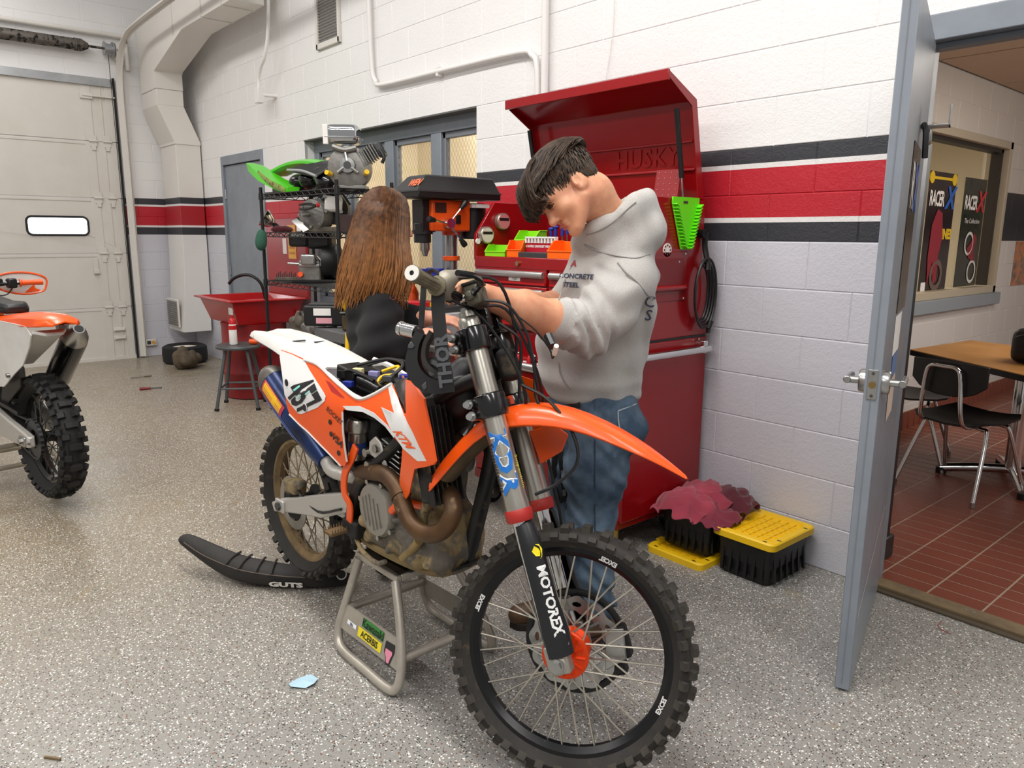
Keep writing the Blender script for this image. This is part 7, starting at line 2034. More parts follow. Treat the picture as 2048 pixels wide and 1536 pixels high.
# lanyard hanging from the waist
ly = thing('lanyard', 'black lanyard with white lettering hanging from the waist of the jeans', 'lanyard', jpt(1098, 880))
pa = [jpt(1112, 862) + IT * 0.008, jpt(1110, 905) + IT * 0.012, jpt(1108, 950) + IT * 0.012, jpt(1112, 985) + IT * 0.012, jpt(1120, 1003) + IT * 0.012, jpt(1128, 990) + IT * 0.014, jpt(1124, 940) + IT * 0.016, jpt(1118, 890) + IT * 0.012]
part('strap', MB().strap(pa, 0.020, 0.003, IR, 5), M_BLK, ly)
part('checker_print', MB().strap([q + IT * 0.003 for q in pa[5:7]], 0.012, 0.002, IR, 1), mat('print_grey', '8d8a86', 0.7), ly)
# ------------------------------------------------------------------ the woman with long hair
wm = thing('person', 'person with long brown hair in a black hoodie standing behind the bike', 'person', (-2.75, 1.72, 0))
wd = 3.15
wf = (IR * 0.93 + IT * -0.36); wf.z = 0; wf.normalize(); wl = Vector((-wf.y, wf.x, 0))
WR = np.array(Matrix((wf, wl, UPZ)).transposed())
wh = dp(772, 448, wd)
tl = rad(16)
whf = (wf * math.cos(tl) - UPZ * math.sin(tl)); whu = (UPZ * math.cos(tl) + wf * math.sin(tl))
WHR = np.array(Matrix((whf, wl, whu)).transposed())
def WHd(f, l, u): return wh + whf * f + wl * l + whu * u
w_ = SDF()
w_.ell(WHd(-0.01, 0, 0.04), (0.092, 0.072, 0.080), WHR, 0.02).ell(WHd(0.050, 0, -0.02), (0.050, 0.055, 0.078), WHR, 0.03).ell(WHd(0.088, 0, -0.085), (0.018, 0.018, 0.016), WHR, 0.02)
w_.cone(WHd(0.090, 0, 0.018), 0.009, WHd(0.112, 0, -0.014), 0.0105, 0.012)
w_.ell(WHd(0.096, 0, -0.044), (0.012, 0.02, 0.006), WHR, 0.006).ell(WHd(0.094, 0, -0.055), (0.012, 0.018, 0.006), WHR, 0.006)
for s in (1, -1):
 w_.cone(WHd(0.01, s * 0.05, -0.045), 0.018, WHd(0.078, s * 0.02, -0.085), 0.015, 0.03)
 w_.ell(WHd(0.094, s * 0.029, 0.012), (0.014, 0.017, 0.010), WHR, 0.010, True)
wsh = dp(752, 580, wd)
w_.cone(WHd(-0.03, 0, -0.03), 0.050, wsh + UPZ * 0.02, 0.055, 0.03)
whead = smooth_mb(w_.mesh(0.005), 1)
whip = dp(768, 800, wd + 0.05)
elW, wrW = dp(742, 705, wd - 0.20), dp(862, 672, wd - 0.10)
elW2, wrW2 = dp(815, 640, wd + 0.12), dp(868, 636, wd + 0.05)
wa = SDF(); wa.chain([elW, elW.lerp(wrW, 0.5), wrW], [0.045, 0.040, 0.026], 0.02)
hand(wa, wrW, dp(905, 690, wd - 0.08) - wrW, -UPZ, 1, (20, 30, 25), 0.92)
wb_ = SDF(); wb_.chain([elW2, elW2.lerp(wrW2, 0.5), wrW2], [0.042, 0.038, 0.026], 0.02)
hand(wb_, wrW2, dp(900, 640, wd + 0.05) - wrW2, -UPZ * 1.0 - IT * 0.4, -1, (25, 40, 30), 0.92)
wt = SDF(); wt.chain([wsh, wsh.lerp(whip, 0.5), whip, Vector((whip.x, whip.y, 0.5)), Vector((whip.x, whip.y, 0.12))], [0.10, 0.10, 0.11, 0.09, 0.06], 0.04)
wbody = part('body', join_mb(whead, smooth_mb(wa.mesh(0.006), 1), smooth_mb(wb_.mesh(0.006), 1), wt.mesh(0.03)), M_SKIN2, wm, smooth=80)
part('eye', MB().ell(WHd(0.086, -0.030, 0.010), (0.006, 0.009, 0.005), Matrix(WHR.tolist()), 10, 8), mat('eye_dark', '2a1d16', 0.2), wbody)
wk = SDF()
wk.ell(dp(752, 622, wd), (0.115, 0.150, 0.11), WR, 0.06).ell(dp(758, 690, wd), (0.125, 0.175, 0.16), WR, 0.06).ell(dp(768, 780, wd + 0.03), (0.130, 0.180, 0.16), WR, 0.06).ell(dp(745, 585, wd), (0.080, 0.110, 0.05), WR, 0.05)
wsL = wsh - wl * 0.130 - UPZ * 0.07; wsR = wsh + wl * 0.130 - UPZ * 0.07
wk.chain([wsL, wsL.lerp(elW, 0.5), elW], [0.064, 0.064, 0.062], 0.05).chain([elW, elW.lerp(wrW, 0.72)], [0.064, 0.050], 0.03)
wk.chain([wsR, wsR.lerp(elW2, 0.5), elW2], [0.075, 0.070, 0.064], 0.05).chain([elW2, elW2.lerp(wrW2, 0.35)], [0.062, 0.052], 0.03)
def wfold(P, q):
 zz, xx = P[:, 2], P @ np.array(IR)
 return 0.006 * np.sin(zz * 34 + xx * 40 + 2.5 * np.sin(zz * 14)) + 0.004 * np.sin(zz * 70 - xx * 30)
who = part('hoodie', smooth_mb(wk.mesh(0.010, warp=wfold), 1), M_HOODK, wm, smooth=80)
wp_ = SDF()
for s in (1, -1):
 wp_.chain([whip + wl * s * 0.08 + UPZ * 0.04, Vector((whip.x, whip.y, 0.5)) + wl * s * 0.09, Vector((whip.x, whip.y, 0.09)) + wl * s * 0.10], [0.115, 0.085, 0.062], 0.03)
part('trousers', wp_.mesh(0.016), mat('black_cloth', '101013', 0.9), wm, smooth=80)
for s in (1, -1):
 c0 = Vector((whip.x, whip.y, 0.0)) + wl * s * 0.10
 sh2 = SDF().cone(c0 + UPZ * 0.05 - wf * 0.04, 0.04, c0 + UPZ * 0.045 + wf * 0.17, 0.036, 0.02)
 part('shoe', sh2.mesh(0.010, clip=lambda P: 0.004 - P[:, 2]), mat('shoe_black', '17171a', 0.6), wm, smooth=80)
# red print on the chest
def wpt(x, y): return surf_pt(x, y, 2.6, 3.4, wk)
M_PINK = mat('print_red_outline', 'b8453c', 0.8)
wmap = lambda a, b: wpt(*to_px(dp(803, 602, wd - 0.1) + (IR * 0.8 + IU * -0.45) * a + (IU * 0.9 + IR * 0.25) * b)) + IT * 0.003
part('lettering', text_mesh('DIRT', 0.055, wmap, bold=-0.002), M_PINK, who, smooth=0)
# hair
ztop, zend = wh.z + 0.12, dp(740, 600, wd).z
M_HAIRW = hair_material('long_brown_hair', '3b2415', '6a4427', 'a9713f', zend, wh.z + 0.03)
hb2 = SDF()
hb2.ell(WHd(-0.014, 0, 0.045), (0.104, 0.084, 0.090), WHR, 0.02)
hb2.chain([WHd(-0.045, 0, 0.0), dp(752, 500, wd), dp(738, 560, wd)], [0.085, 0.098, 0.088], 0.05, flat=((wl.x, wl.y, wl.z), 1.2))
hcut = lambda P: (P - np.array(WHd(0.045, 0, 0.0))) @ np.array(whf) - np.where((P - np.array(wh)) @ np.array(whu) > 0.055, 0.20, 0.0)
hairw = smooth_mb(hb2.mesh(0.008, clip=hcut), 1)
rng = np.random.RandomState(5)
for i in range(900):
 az = rng.uniform(0.62, 2 * PI - 0.62)                 # measured from the face
 cx, sx = math.cos(az), math.sin(az)
 r0 = rng.uniform(0.0, 0.012)
 ln = rng.uniform(0.75, 1.06)
 wav = rng.uniform(0, 6.28)
 ctr = Vector((0, 0, 0))
 pts = [WHd(-0.02 + 0.02 * cx, 0.012 * sx, 0.135 + r0), WHd(-0.014 + 0.075 * cx, 0.062 * sx, 0.112 + r0), WHd(-0.014 + (0.104 + r0) * cx, (0.086 + r0) * sx, 0.045)]
 base = WHd(-0.014 + (0.106 + r0) * cx, (0.092 + r0) * sx, 0.0)
 drop = (IR * -0.050 - UPZ * (0.335 - 0.03 * cx)) + wf * 0.02 * cx
 for j in range(1, 7):
  t = j / 6 * ln
  q = base + drop * t + (wf * cx * 0.026 + wl * sx * 0.105) * math.sin(min(t, 1) * 2.2) + (wf * math.sin(wav + t * 9) + wl * math.cos(wav * 1.3 + t * 8)) * 0.011 * t
  pts.append(q)
 hairw.tube(pts, [0.0016, 0.0038, 0.0042, 0.0040, 0.0030, 0.0008], 4, 2)
part('hair', hairw, M_HAIRW, wm, smooth=80)
# ================================================================== the back of the shop
VR = Vector((_R0.x, _R0.y, 0)).normalized(); VT = Vector((VR.y, -VR.x, 0))      # across the view, toward the viewer
VM = Matrix((VR, -VT, Vector((0, 0, 1)))).transposed()
class LF:
 """local frame at a base point: a to the image's right, b toward the viewer, c up"""
 def __init__(s, o): s.o = Vector(o)
 def __call__(s, a, b, c): return s.o + VR * a + VT * b + Vector((0, 0, c))
 def box(s, mb, a, b, c, sz, R=None): return mb.box(s(a, b, c), sz, VM @ R if R is not None else VM)
M_CASTG = mat('cast_aluminium', '8f8d88', 0.45, 0.55, var=('64625e', 14, 0.6), bump=(50, 0.3))
M_CASTD = mat('dirty_casting', '6a6358', 0.7, 0.2, var=('463f35', 12, 0.7), bump=(40, 0.6))
# ---- wire shelving rack
X0, X1, Y0_, Y1_ = -5.965, -4.71, 2.50, 2.93
rk_ = thing('wire_shelf', 'black wire shelving rack loaded with small engines', 'shelf', ((X0 + X1) / 2, 2.71, 0))
for x in (X0, X1):
 for y in (Y0_, Y1_):
  part('post', MB().cyl((x, y, 0.02), (x, y, 1.80), 0.0135, n=12), M_BLK, rk_)
  part('foot', MB().cyl((x, y, 0.0), (x, y, 0.03), 0.018, n=10), M_BLK, rk_)
TIER = (1.745, 1.450, 1.070, 0.60, 0.16)
for z in TIER:
 fr_ = MB()
 for y in (Y0_, Y1_):
  fr_.cyl((X0, y, z), (X1, y, z), 0.004, n=6).cyl((X0, y, z - 0.032), (X1, y, z - 0.032), 0.004, n=6)
  n = 26
  for i in range(n):
   a, b = X0 + (X1 - X0) * i / n, X0 + (X1 - X0) * (i + 1) / n
   fr_.cyl((a, y, z if i % 2 else z - 0.032), (b, y, z - 0.032 if i % 2 else z), 0.003, n=5)
 for x in (X0, X1):
  fr_.cyl((x, Y0_, z), (x, Y1_, z), 0.004, n=6).cyl((x, Y0_, z - 0.032), (x, Y1_, z - 0.032), 0.004, n=6)
  for i in range(9):
   a, b = Y0_ + (Y1_ - Y0_) * i / 9, Y0_ + (Y1_ - Y0_) * (i + 1) / 9
   fr_.cyl((x, a, z if i % 2 else z - 0.032), (x, b, z - 0.032 if i % 2 else z), 0.003, n=5)
 sf = part('shelf_frame', fr_, M_BLK, rk_, kind='stuff')
 gw = MB()
 for i in range(1, 48):
  x = X0 + (X1 - X0) * i / 48
  gw.cyl((x, Y0_, z + 0.002), (x, Y1_, z + 0.002), 0.0025, n=5)
 part('wire_grid', gw, M_BLK, sf, kind='stuff')
 for x in (X0, X1):
  for y in (Y0_, Y1_):
   part('collar', MB().cyl((x, y, z - 0.04), (x, y, z + 0.012), 0.020, 0.018, n=10), M_BLK, rk_)
# ---- top tier
zt1 = TIER[0] + 0.005
M_GRN = mat('bike_green', '4fc71b', 0.35, coat=0.2)
def onp(px, py, Y=2.68): return on_y(px, py, Y)
gf = thing('plastic_fender', 'bright green dirt bike fender curling off the left end of the top shelf', 'fender', onp(560, 380))
ribs = []
for (tx, ty), (bx, by), w in (((500, 327), (504, 343), 0.035), ((512, 331), (516, 350), 0.06), ((530, 345), (532, 362), 0.075), ((552, 358), (552, 373), 0.075), ((575, 368), (572, 383), 0.07), ((588, 375), (585, 386), 0.05)):
 a, b = onp(tx, ty, 2.62), onp(bx, by, 2.60)
 ribs.append([a + Vector((0, w, 0.004)), a + Vector((0, -w * 0.2, 0.006)), a + Vector((0, -w, 0)), b + Vector((0, -w * 0.9, 0)), b + Vector((0, 0, 0.01)), b + Vector((0, w * 0.9, 0))])
part('shell', MB().rings(ribs), M_GRN, gf, smooth=50)
part('mud_stain', MB().tube([onp(516, 346, 2.55), onp(540, 365, 2.53), onp(570, 381, 2.53)], 1.0, 8, 4, flat=(0.022, 0.004), up=(0, 0, 1)), mat('fender_scuff', '8b9a4c', 0.7, dirt=('6a5a3a', 30, 0.5)), gf)
gs = thing('plastic_fender', 'second green plastic panel lying behind the black airbox on the top shelf', 'fender', onp(590, 370, 2.78))
part('shell', MB().tube([onp(560, 346, 2.78), onp(590, 331, 2.78), onp(625, 326, 2.78), onp(655, 330, 2.78)], 1.0, 10, 5, flat=(0.03, 0.10), up=(0, 0, 1)), M_GRN, gs)
ab = thing('airbox', 'crumpled black plastic airbox on the top shelf beside the green fender', 'airbox', onp(620, 385, 2.70))
sd = SDF()
for (x, y), r in (((598, 365), 0.085), ((620, 360), 0.095), ((645, 350), 0.085), ((655, 365), 0.09)):
 sd.ell(onp(x, y, 2.70), (r, r * 0.9, r * 0.75), None, 0.05)
part('body', smooth_mb(sd.mesh(0.012, clip=lambda P: zt1 - P[:, 2]), 2), M_BLKG, ab, smooth=80)
part('lid_edge', MB().tube([onp(575, 340, 2.60), onp(605, 342, 2.58), onp(632, 352, 2.58)], 0.010, 8, 5), mat('grey_rim', '9b9b9d', 0.3), ab)
part('top_cover', MB().prism([onp(575, 338, 2.60), onp(600, 330, 2.66), onp(664, 318, 2.72), onp(664, 330, 2.70), onp(632, 350, 2.60)], (0, 0, -0.02)), M_BLK, ab, bevel=0.005)
solo('tray', MB().bb(-6.02, -5.62, 2.62, 2.88, zt1, zt1 + 0.055).bb(-6.0, -5.64, 2.63, 2.87, zt1 + 0.03, zt1 + 0.056), M_BLK, 'shallow black tray under the green fender on the top shelf', 'tray', bevel=0.004)
# engine with a chrome tank
L = LF(onp(703, 376, 2.70)); L.o.z = zt1
e1 = thing('small_engine', 'grey small engine with a chrome fuel tank on the top shelf', 'engine', L.o, group='small engines')
part('crankcase', MB().lathe([(0.0, 0.09), (0.10, 0.09), (0.145, 0.07), (0.15, 0.03), (0.14, -0.06), (0.0, -0.07)], L(0, 0, 0.14), VT, 36), M_CASTG, e1)
part('side_cover', MB().lathe([(0.0, 0.115), (0.05, 0.112), (0.055, 0.085), (0.0, 0.085)], L(0.0, 0, 0.155), VT, 24), M_STEEL, e1)
for a in (100, 215, 325):
 c, s = math.cos(rad(a)), math.sin(rad(a))
 part('bracket_arm', MB().cyl(L(0.03 * c, 0.105, 0.155 + 0.03 * s), L(0.085 * c, 0.10, 0.155 + 0.085 * s), 0.014, 0.011, n=8), M_STEEL, e1)
part('drain_hole', MB().cyl(L(0, 0.114, 0.155), L(0, 0.119, 0.155), 0.026, n=16), M_DGREY, e1)
tk = SDF().box(L(-0.04, 0, 0.365), (0.115, 0.085, 0.065), np.array(VM), 0.04, 0.01)
tkp = part('fuel_tank', tk.mesh(0.010), mat('chrome_tank', 'c4c6c8', 0.10, 1.0), e1, smooth=80)
part('tank_seam', MB().box(L(-0.04, 0, 0.345), (0.236, 0.176, 0.006), VM), M_STEEL, tkp, bevel=0.002)
part('tank_bracket', MB().box(L(-0.15, 0.07, 0.36), (0.035, 0.03, 0.13), VM), M_PAPER, tkp, bevel=0.003)
for i in range(7):
 part('cylinder_fin', MB().box(L(0.09 + i * 0.016, 0.03, 0.20 + i * 0.010), (0.006, 0.13, 0.11 - i * 0.002), VM @ rotm('Y', -30)), M_CASTG, e1)
part('cylinder_head', MB().box(L(0.215, 0.03, 0.265), (0.045, 0.12, 0.10), VM @ rotm('Y', -30)), M_DGREY, e1, bevel=0.01)
part('spark_lead', MB().tube([L(0.22, 0.09, 0.26), L(0.25, 0.10, 0.21), L(0.235, 0.10, 0.17)], 0.012, 8, 4), M_BLK, e1)
for a, c in ((-0.12, 0.095), (0.12, 0.10)):
 part('dip_cap', MB().cyl(L(a, 0.09, c), L(a * 1.15, 0.14, c + 0.01), 0.017, n=10), M_YEL, e1)
part('base_foot', MB().box(L(0, 0, 0.012), (0.22, 0.16, 0.024), VM), M_CASTG, e1, bevel=0.004)
part('manifold', MB().tube([L(-0.10, 0.08, 0.28), L(-0.02, 0.10, 0.255), L(0.06, 0.09, 0.27)], 0.02, 8, 4), M_CASTG, e1)
# ---- second tier
z2 = TIER[1] + 0.005
L = LF(onp(642, 458, 2.70)); L.o.z = z2
e2 = thing('small_engine', 'stripped grey engine with a white cover on the second shelf', 'engine', L.o, group='small engines')
part('crankcase', MB().lathe([(0.0, 0.10), (0.055, 0.10), (0.115, 0.075), (0.12, 0.0), (0.10, -0.08), (0.0, -0.08)], L(-0.02, 0, 0.125), (VT * 0.9 - VR * 0.4), 28), M_CASTG, e2)
part('crank_shaft', MB().cyl(L(-0.06, 0.09, 0.125), L(-0.10, 0.15, 0.125), 0.014, n=10), M_STEEL, e2)
for k in range(8):
 a = 2 * PI * k / 8
 part('bolt', MB().cyl(L(-0.045 + 0.085 * math.cos(a), 0.085, 0.125 + 0.085 * math.sin(a)), L(-0.05 + 0.085 * math.cos(a), 0.105, 0.125 + 0.085 * math.sin(a)), 0.010, n=8), M_STEEL, e2)
part('rocker_cover', MB().box(L(0.12, 0.08, 0.205), (0.13, 0.05, 0.115), VM @ rotm('Y', 6)), M_PAPER, e2, bevel=0.02)
for a, c in ((0.065, 0.26), (0.175, 0.25), (0.07, 0.155), (0.18, 0.15)):
 part('bolt', MB().cyl(L(a, 0.10, c), L(a, 0.118, c), 0.013, n=8), M_STEEL, e2)
part('flywheel_cover', MB().lathe([(0.0, 0.02), (0.11, 0.02), (0.115, -0.05), (0.0, -0.06)], L(0.10, -0.02, 0.17), VT, 24), M_BLK, e2)
part('base_foot', MB().box(L(0.02, 0, 0.02), (0.30, 0.18, 0.04), VM), M_CASTD, e2, bevel=0.006)
part('hose', MB().tube([L(0.02, 0.08, 0.25), L(0.08, 0.09, 0.30), L(0.18, 0.08, 0.285), L(0.24, 0.06, 0.20)], 0.009, 8, 5), M_BLK, e2)
part('loose_plate', MB().prism([L(-0.15, 0.10, 0.10), L(-0.06, 0.11, 0.02), L(-0.10, 0.12, 0.0), L(-0.19, 0.10, 0.08)], VT * 0.008), M_STEEL, e2)
L = LF(onp(716, 445, 2.72)); L.o.z = z2
b_ = thing('parts_carton', 'dark carton with a white label at the right of the second shelf', 'carton', L.o)
part('box', MB().box(L(-0.02, 0, 0.06), (0.22, 0.16, 0.12), VM @ rotm('Z', 12)), mat('dark_card', '3d2a28', 0.7), b_, bevel=0.003)
part('label_patch', MB().box(L(-0.05, 0.085, 0.075), (0.09, 0.004, 0.05), VM @ rotm('Z', 12)), M_PAPER, b_)
L = LF(onp(607, 458, 2.62)); L.o.z = z2
b_ = thing('parts_carton', 'small black and white boxed part in the middle of the second shelf', 'carton', L.o)
part('box', MB().box(L(0, 0, 0.055), (0.085, 0.08, 0.11), VM), M_BLK, b_, bevel=0.002)
part('label_patch', MB().box(L(0, 0.041, 0.035), (0.08, 0.003, 0.06), VM), M_PAPER, b_)
L = LF(onp(545, 455, 2.62)); L.o.z = z2
lm = thing('clamp_lamp', 'silver bell reflector of a clamp lamp at the left of the second shelf', 'lamp', L.o)
part('reflector', MB().lathe([(0.075, 0.06), (0.07, 0.03), (0.05, -0.01), (0.025, -0.035), (0.0, -0.04), (0.0, -0.036), (0.022, -0.03), (0.046, -0.006), (0.066, 0.033), (0.072, 0.06)], L(-0.02, 0, 0.085), (VR * -0.75 + VT * 0.3 + Vector((0, 0, 0.55))), 24, closed=True), M_CHROME, lm)
part('socket', MB().cyl(L(0.01, -0.01, 0.06), L(0.06, -0.02, 0.025), 0.022, 0.018, n=12), M_BLK, lm)
part('cord', MB().tube([L(0.06, -0.02, 0.025), L(0.10, 0.02, 0.015), L(0.13, 0.04, 0.03), L(0.17, 0.03, 0.012)], 0.005, 6, 4), M_BLK, lm)
sd = SDF()
for k in range(5):
 sd.ell(L(0.03 + 0.028 * k, 0.03, 0.02 + 0.01 * (k % 2)), (0.03, 0.035, 0.022), None, 0.015)
solo('shop_rag', smooth_mb(sd.mesh(0.008), 1), M_RAG2, 'wine red rag crumpled beside the clamp lamp on the second shelf', 'rag', smooth=80)
pt = thing('pliers', 'pair of black pliers hung above the stripped engine on the second shelf', 'pliers', onp(612, 415, 2.55))
part('handle', MB().tube([onp(600, 410, 2.55), onp(615, 408, 2.55), onp(632, 411, 2.55)], 0.009, 8, 4), M_BLK, pt)
part('handle', MB().tube([onp(600, 418, 2.55), onp(616, 418, 2.55), onp(632, 412, 2.55)], 0.009, 8, 4), M_BLK, pt)
part('jaw', MB().ell(onp(636, 410, 2.55), (0.022, 0.012, 0.018), None, 10, 8), mat('red_plastic', 'c01820', 0.35), pt)
# ---- third tier
z3 = TIER[2] + 0.005
L = LF(onp(632, 575, 2.70)); L.o.z = z3
e3 = thing('small_engine', 'complete black and grey utility engine on the third shelf', 'engine', L.o, group='small engines')
part('block', MB().box(L(-0.02, 0, 0.085), (0.17, 0.18, 0.17), VM), M_CASTG, e3, bevel=0.015)
part('rocker_cover', MB().box(L(-0.02, 0.105, 0.175), (0.115, 0.05, 0.085), VM), M_STEEL, e3, bevel=0.015)
part('cover_flange', MB().box(L(-0.02, 0.08, 0.13), (0.16, 0.04, 0.02), VM), M_STEEL, e3, bevel=0.004)
part('air_cleaner', MB().box(L(-0.10, 0.02, 0.325), (0.15, 0.14, 0.11), VM), M_BLK, e3, bevel=0.02)
part('fuel_tank', MB().box(L(0.05, -0.02, 0.32), (0.20, 0.20, 0.13), VM), M_BLK, e3, bevel=0.03)
part('fan_housing', MB().lathe([(0.0, 0.06), (0.11, 0.06), (0.135, 0.03), (0.14, -0.06), (0.0, -0.06)], L(0.14, 0, 0.16), VR, 28), M_BLK, e3)
part('oil_plug', MB().cyl(L(-0.085, 0.085, 0.06), L(-0.085, 0.12, 0.065), 0.02, n=12), M_ORANGE, e3)
part('exhaust_stub', MB().cyl(L(-0.10, 0.06, 0.14), L(-0.19, 0.07, 0.145), 0.010, n=10), M_STEEL, e3)
part('throttle_link', MB().tube([L(0.05, 0.10, 0.20), L(0.08, 0.12, 0.17), L(0.075, 0.12, 0.13)], 0.010, 8, 4), M_STEEL, e3)
part('mount_base', MB().box(L(0.0, 0, 0.012), (0.32, 0.2, 0.024), VM), M_BLK, e3, bevel=0.004)
part('lettering', text_mesh('PREDATOR', 0.020, lambda a, b: L(-0.10 + a, 0.0915, 0.355 + b)), M_PAPER, e3, smooth=0)
L = LF(onp(573, 572, 2.62)); L.o.z = z3
cmb = thing('bit_holder', 'row of small bits standing in a grey holder on the third shelf', 'bit holder', L.o)
part('base', MB().box(L(0, 0, 0.012), (0.17, 0.05, 0.024), VM), M_CASTD, cmb, bevel=0.003)
for k in range(11):
 part('bit', MB().cyl(L(-0.075 + 0.015 * k, 0, 0.02), L(-0.075 + 0.015 * k, 0, 0.05 + 0.01 * ((k * 7) % 3)), 0.004, n=6), M_DGREY, cmb)
# ---- things low on the rack and on the floor under it
L = LF(on_y(612, 690, 2.62)); L.o.z = TIER[3] + 0.005
for k, (px, nm) in enumerate(((600, 'mud-caked engine case lying at the left of the low shelf'), (628, 'grimy carburettor and cylinder on the low shelf beside the generator'))):
 L = LF(on_y(px, 690, 2.58)); L.o.z = TIER[3] + 0.005
 sd = SDF(); r_ = np.random.RandomState(20 + k)
 for j in range(12):
  sd.ell(L(r_.uniform(-0.07, 0.07), r_.uniform(-0.05, 0.05), r_.uniform(0.03, 0.19)), tuple(r_.uniform(0.03, 0.06, 3)), None, 0.02)
 t = thing('engine_casting', nm, 'engine', L.o, group='dirty engine castings')
 part('casting', smooth_mb(sd.mesh(0.009, clip=lambda P, z=L.o.z: z - P[:, 2]), 1), M_CASTD if k == 0 else mat('oily_casting', '4c4844', 0.45, 0.5, var=('8a8680', 16, 0.6), bump=(50, 0.6)), t, smooth=70)
 for j in range(4):
  part('stud', MB().cyl(L(r_.uniform(-0.06, 0.06), 0.04, 0.17), L(r_.uniform(-0.06, 0.06), 0.06, 0.25), 0.008, n=8), M_STEEL, t)
ht = thing('cap', 'dark green cap hooked on the left post of the wire rack', 'cap', onp(522, 495, 2.42))
part('crown', SDF().ell(onp(523, 478, 2.44), (0.05, 0.04, 0.075), None, 0.02).ell(onp(521, 488, 2.43), (0.045, 0.035, 0.05), None, 0.03).mesh(0.010), mat('green_cloth', '2f5a48', 0.9), ht, smooth=80)
# ---- left workbench with grinder and generator
wb2 = thing('workbench', 'low grey workbench partly hidden behind the person with long hair', 'workbench', (-4.2, 2.33, 0))
part('top', MB().bb(-4.46, -3.86, 2.17, 2.46, 0.79, 0.855), mat('bench_grey', '5c5d5e', 0.5), wb2, bevel=0.004)
for x in (-4.42, -3.90):
 for y in (2.20, 2.43):
  part('leg', MB().bb(x - 0.025, x + 0.025, y - 0.02, y + 0.02, 0, 0.79), mat('bench_grey', '5c5d5e', 0.5), wb2, bevel=0.003)
part('lower_shelf', MB().bb(-4.44, -3.88, 2.19, 2.45, 0.30, 0.33), M_DGREY, wb2)
L = LF((-4.43, 2.32, 0.857));
gnx = thing('generator', 'black generator unit with paper labels beside the bench grinder', 'generator', L.o)
part('housing', MB().box(L(-0.06, 0, 0.075), (0.26, 0.2, 0.13), VM), M_BLK, gnx, bevel=0.012)
part('top_panel', MB().box(L(-0.06, 0.0, 0.145), (0.20, 0.15, 0.01), VM), M_DGREY, gnx, bevel=0.003)
part('label_patch', MB().box(L(-0.07, 0.102, 0.10), (0.11, 0.003, 0.045), VM), M_PAPER, gnx)
part('label_patch', MB().box(L(-0.06, 0.1025, 0.045), (0.10, 0.003, 0.035), VM), mat('pink_label', 'd99aa4', 0.6), gnx)
for a in (-0.15, 0.03):
 part('foot', MB().box(L(a, 0.05, 0.005), (0.03, 0.05, 0.012), VM), M_STEEL, gnx)
L = LF((-4.18, 2.30, 0.857))
gx = thing('bench_grinder', 'yellow and black bench grinder on the grey workbench', 'grinder', L.o)
part('pedestal', MB().box(L(0.02, 0, 0.05), (0.16, 0.12, 0.10), VM), mat('grinder_bronze', '5a4c34', 0.5, 0.4), gx, bevel=0.012)
for a in (-0.03, 0.075):
 wl_ = part('wheel_guard', MB().lathe([(0.02, -0.02), (0.10, -0.02), (0.10, 0.02), (0.02, 0.02)], L(a, 0.0, 0.185), (VR * 0.9 + VT * 0.45), 28, closed=True), M_BLK, gx)
 part('wheel_face', MB().lathe([(0.05, 0.021), (0.085, 0.021), (0.085, 0.028), (0.05, 0.028)], L(a, 0, 0.185), (VR * 0.9 + VT * 0.45), 28, closed=True), M_YEL, wl_)
part('motor', MB().cyl(L(-0.03, 0, 0.185), L(0.10, -0.06, 0.185), 0.05, n=18), M_BLK, gx)
part('tool_rest', MB().box(L(-0.02, 0.10, 0.12), (0.07, 0.05, 0.008), VM), M_STEEL, gx)
yb = thing('broom', 'yellow handled broom leaning on the low grey workbench', 'broom', (-3.97, 2.10, 0))
part('handle', MB().cyl((-3.97, 2.10, 0.14), (-3.99, 2.155, 0.87), 0.014, n=10), M_YEL, yb)
part('bristles', MB().bb(-4.05, -3.90, 2.07, 2.13, 0.0, 0.14), M_DGREY, yb, bevel=0.01)
# ---- drill bench and drill press
db = thing('workbench', 'pale grey bench carrying the drill press beside the red tool chest', 'workbench', (-3.5, 2.5, 0))
part('top', MB().bb(-3.80, -3.215, 2.14, 2.92, 0.985, 1.035), mat('pale_bench', 'b9babb', 0.45), db, bevel=0.004)
part('apron', MB().bb(-3.79, -3.225, 2.15, 2.90, 0.80, 0.985), mat('pale_bench_side', 'a2a4a6', 0.5), db, bevel=0.003)
for x in (-3.77, -3.25):
 for y in (2.18, 2.88):
  part('leg', MB().bb(x - 0.025, x + 0.025, y - 0.025, y + 0.025, 0, 0.80), mat('pale_bench_side', 'a2a4a6', 0.5), db, bevel=0.003)
dpx, DY = -3.36, 2.455
dr = thing('drill_press', 'orange and black bench drill press with long belt cover', 'drill press', (dpx, DY, 1.035))
part('base', MB().bb(dpx - 0.10, dpx + 0.10, 2.24, 2.54, 1.035, 1.07), M_DGREY, dr, bevel=0.008)
part('column', MB().cyl((dpx, DY, 1.05), (dpx, DY, 1.56), 0.034, n=24), M_STEEL, dr)
part('column_collar', MB().cyl((dpx, DY, 1.305), (dpx, DY, 1.33), 0.047, n=24), M_ORANGE, dr, bevel=0.003)
tb = part('table', MB().bb(dpx - 0.11, dpx + 0.11, 2.19, 2.42, 1.19, 1.215).cyl((dpx, DY, 1.17), (dpx, DY, 1.235), 0.05, n=20), M_DGREY, dr, bevel=0.005)
hh = part('head', MB().bb(dpx - 0.075, dpx + 0.075, 2.28, 2.53, 1.46, 1.62), M_ORANGE, dr, bevel=0.008)
part('head_neck', MB().cyl((dpx, DY, 1.44), (dpx, DY, 1.47), 0.05, n=20), M_ORANGE, hh)
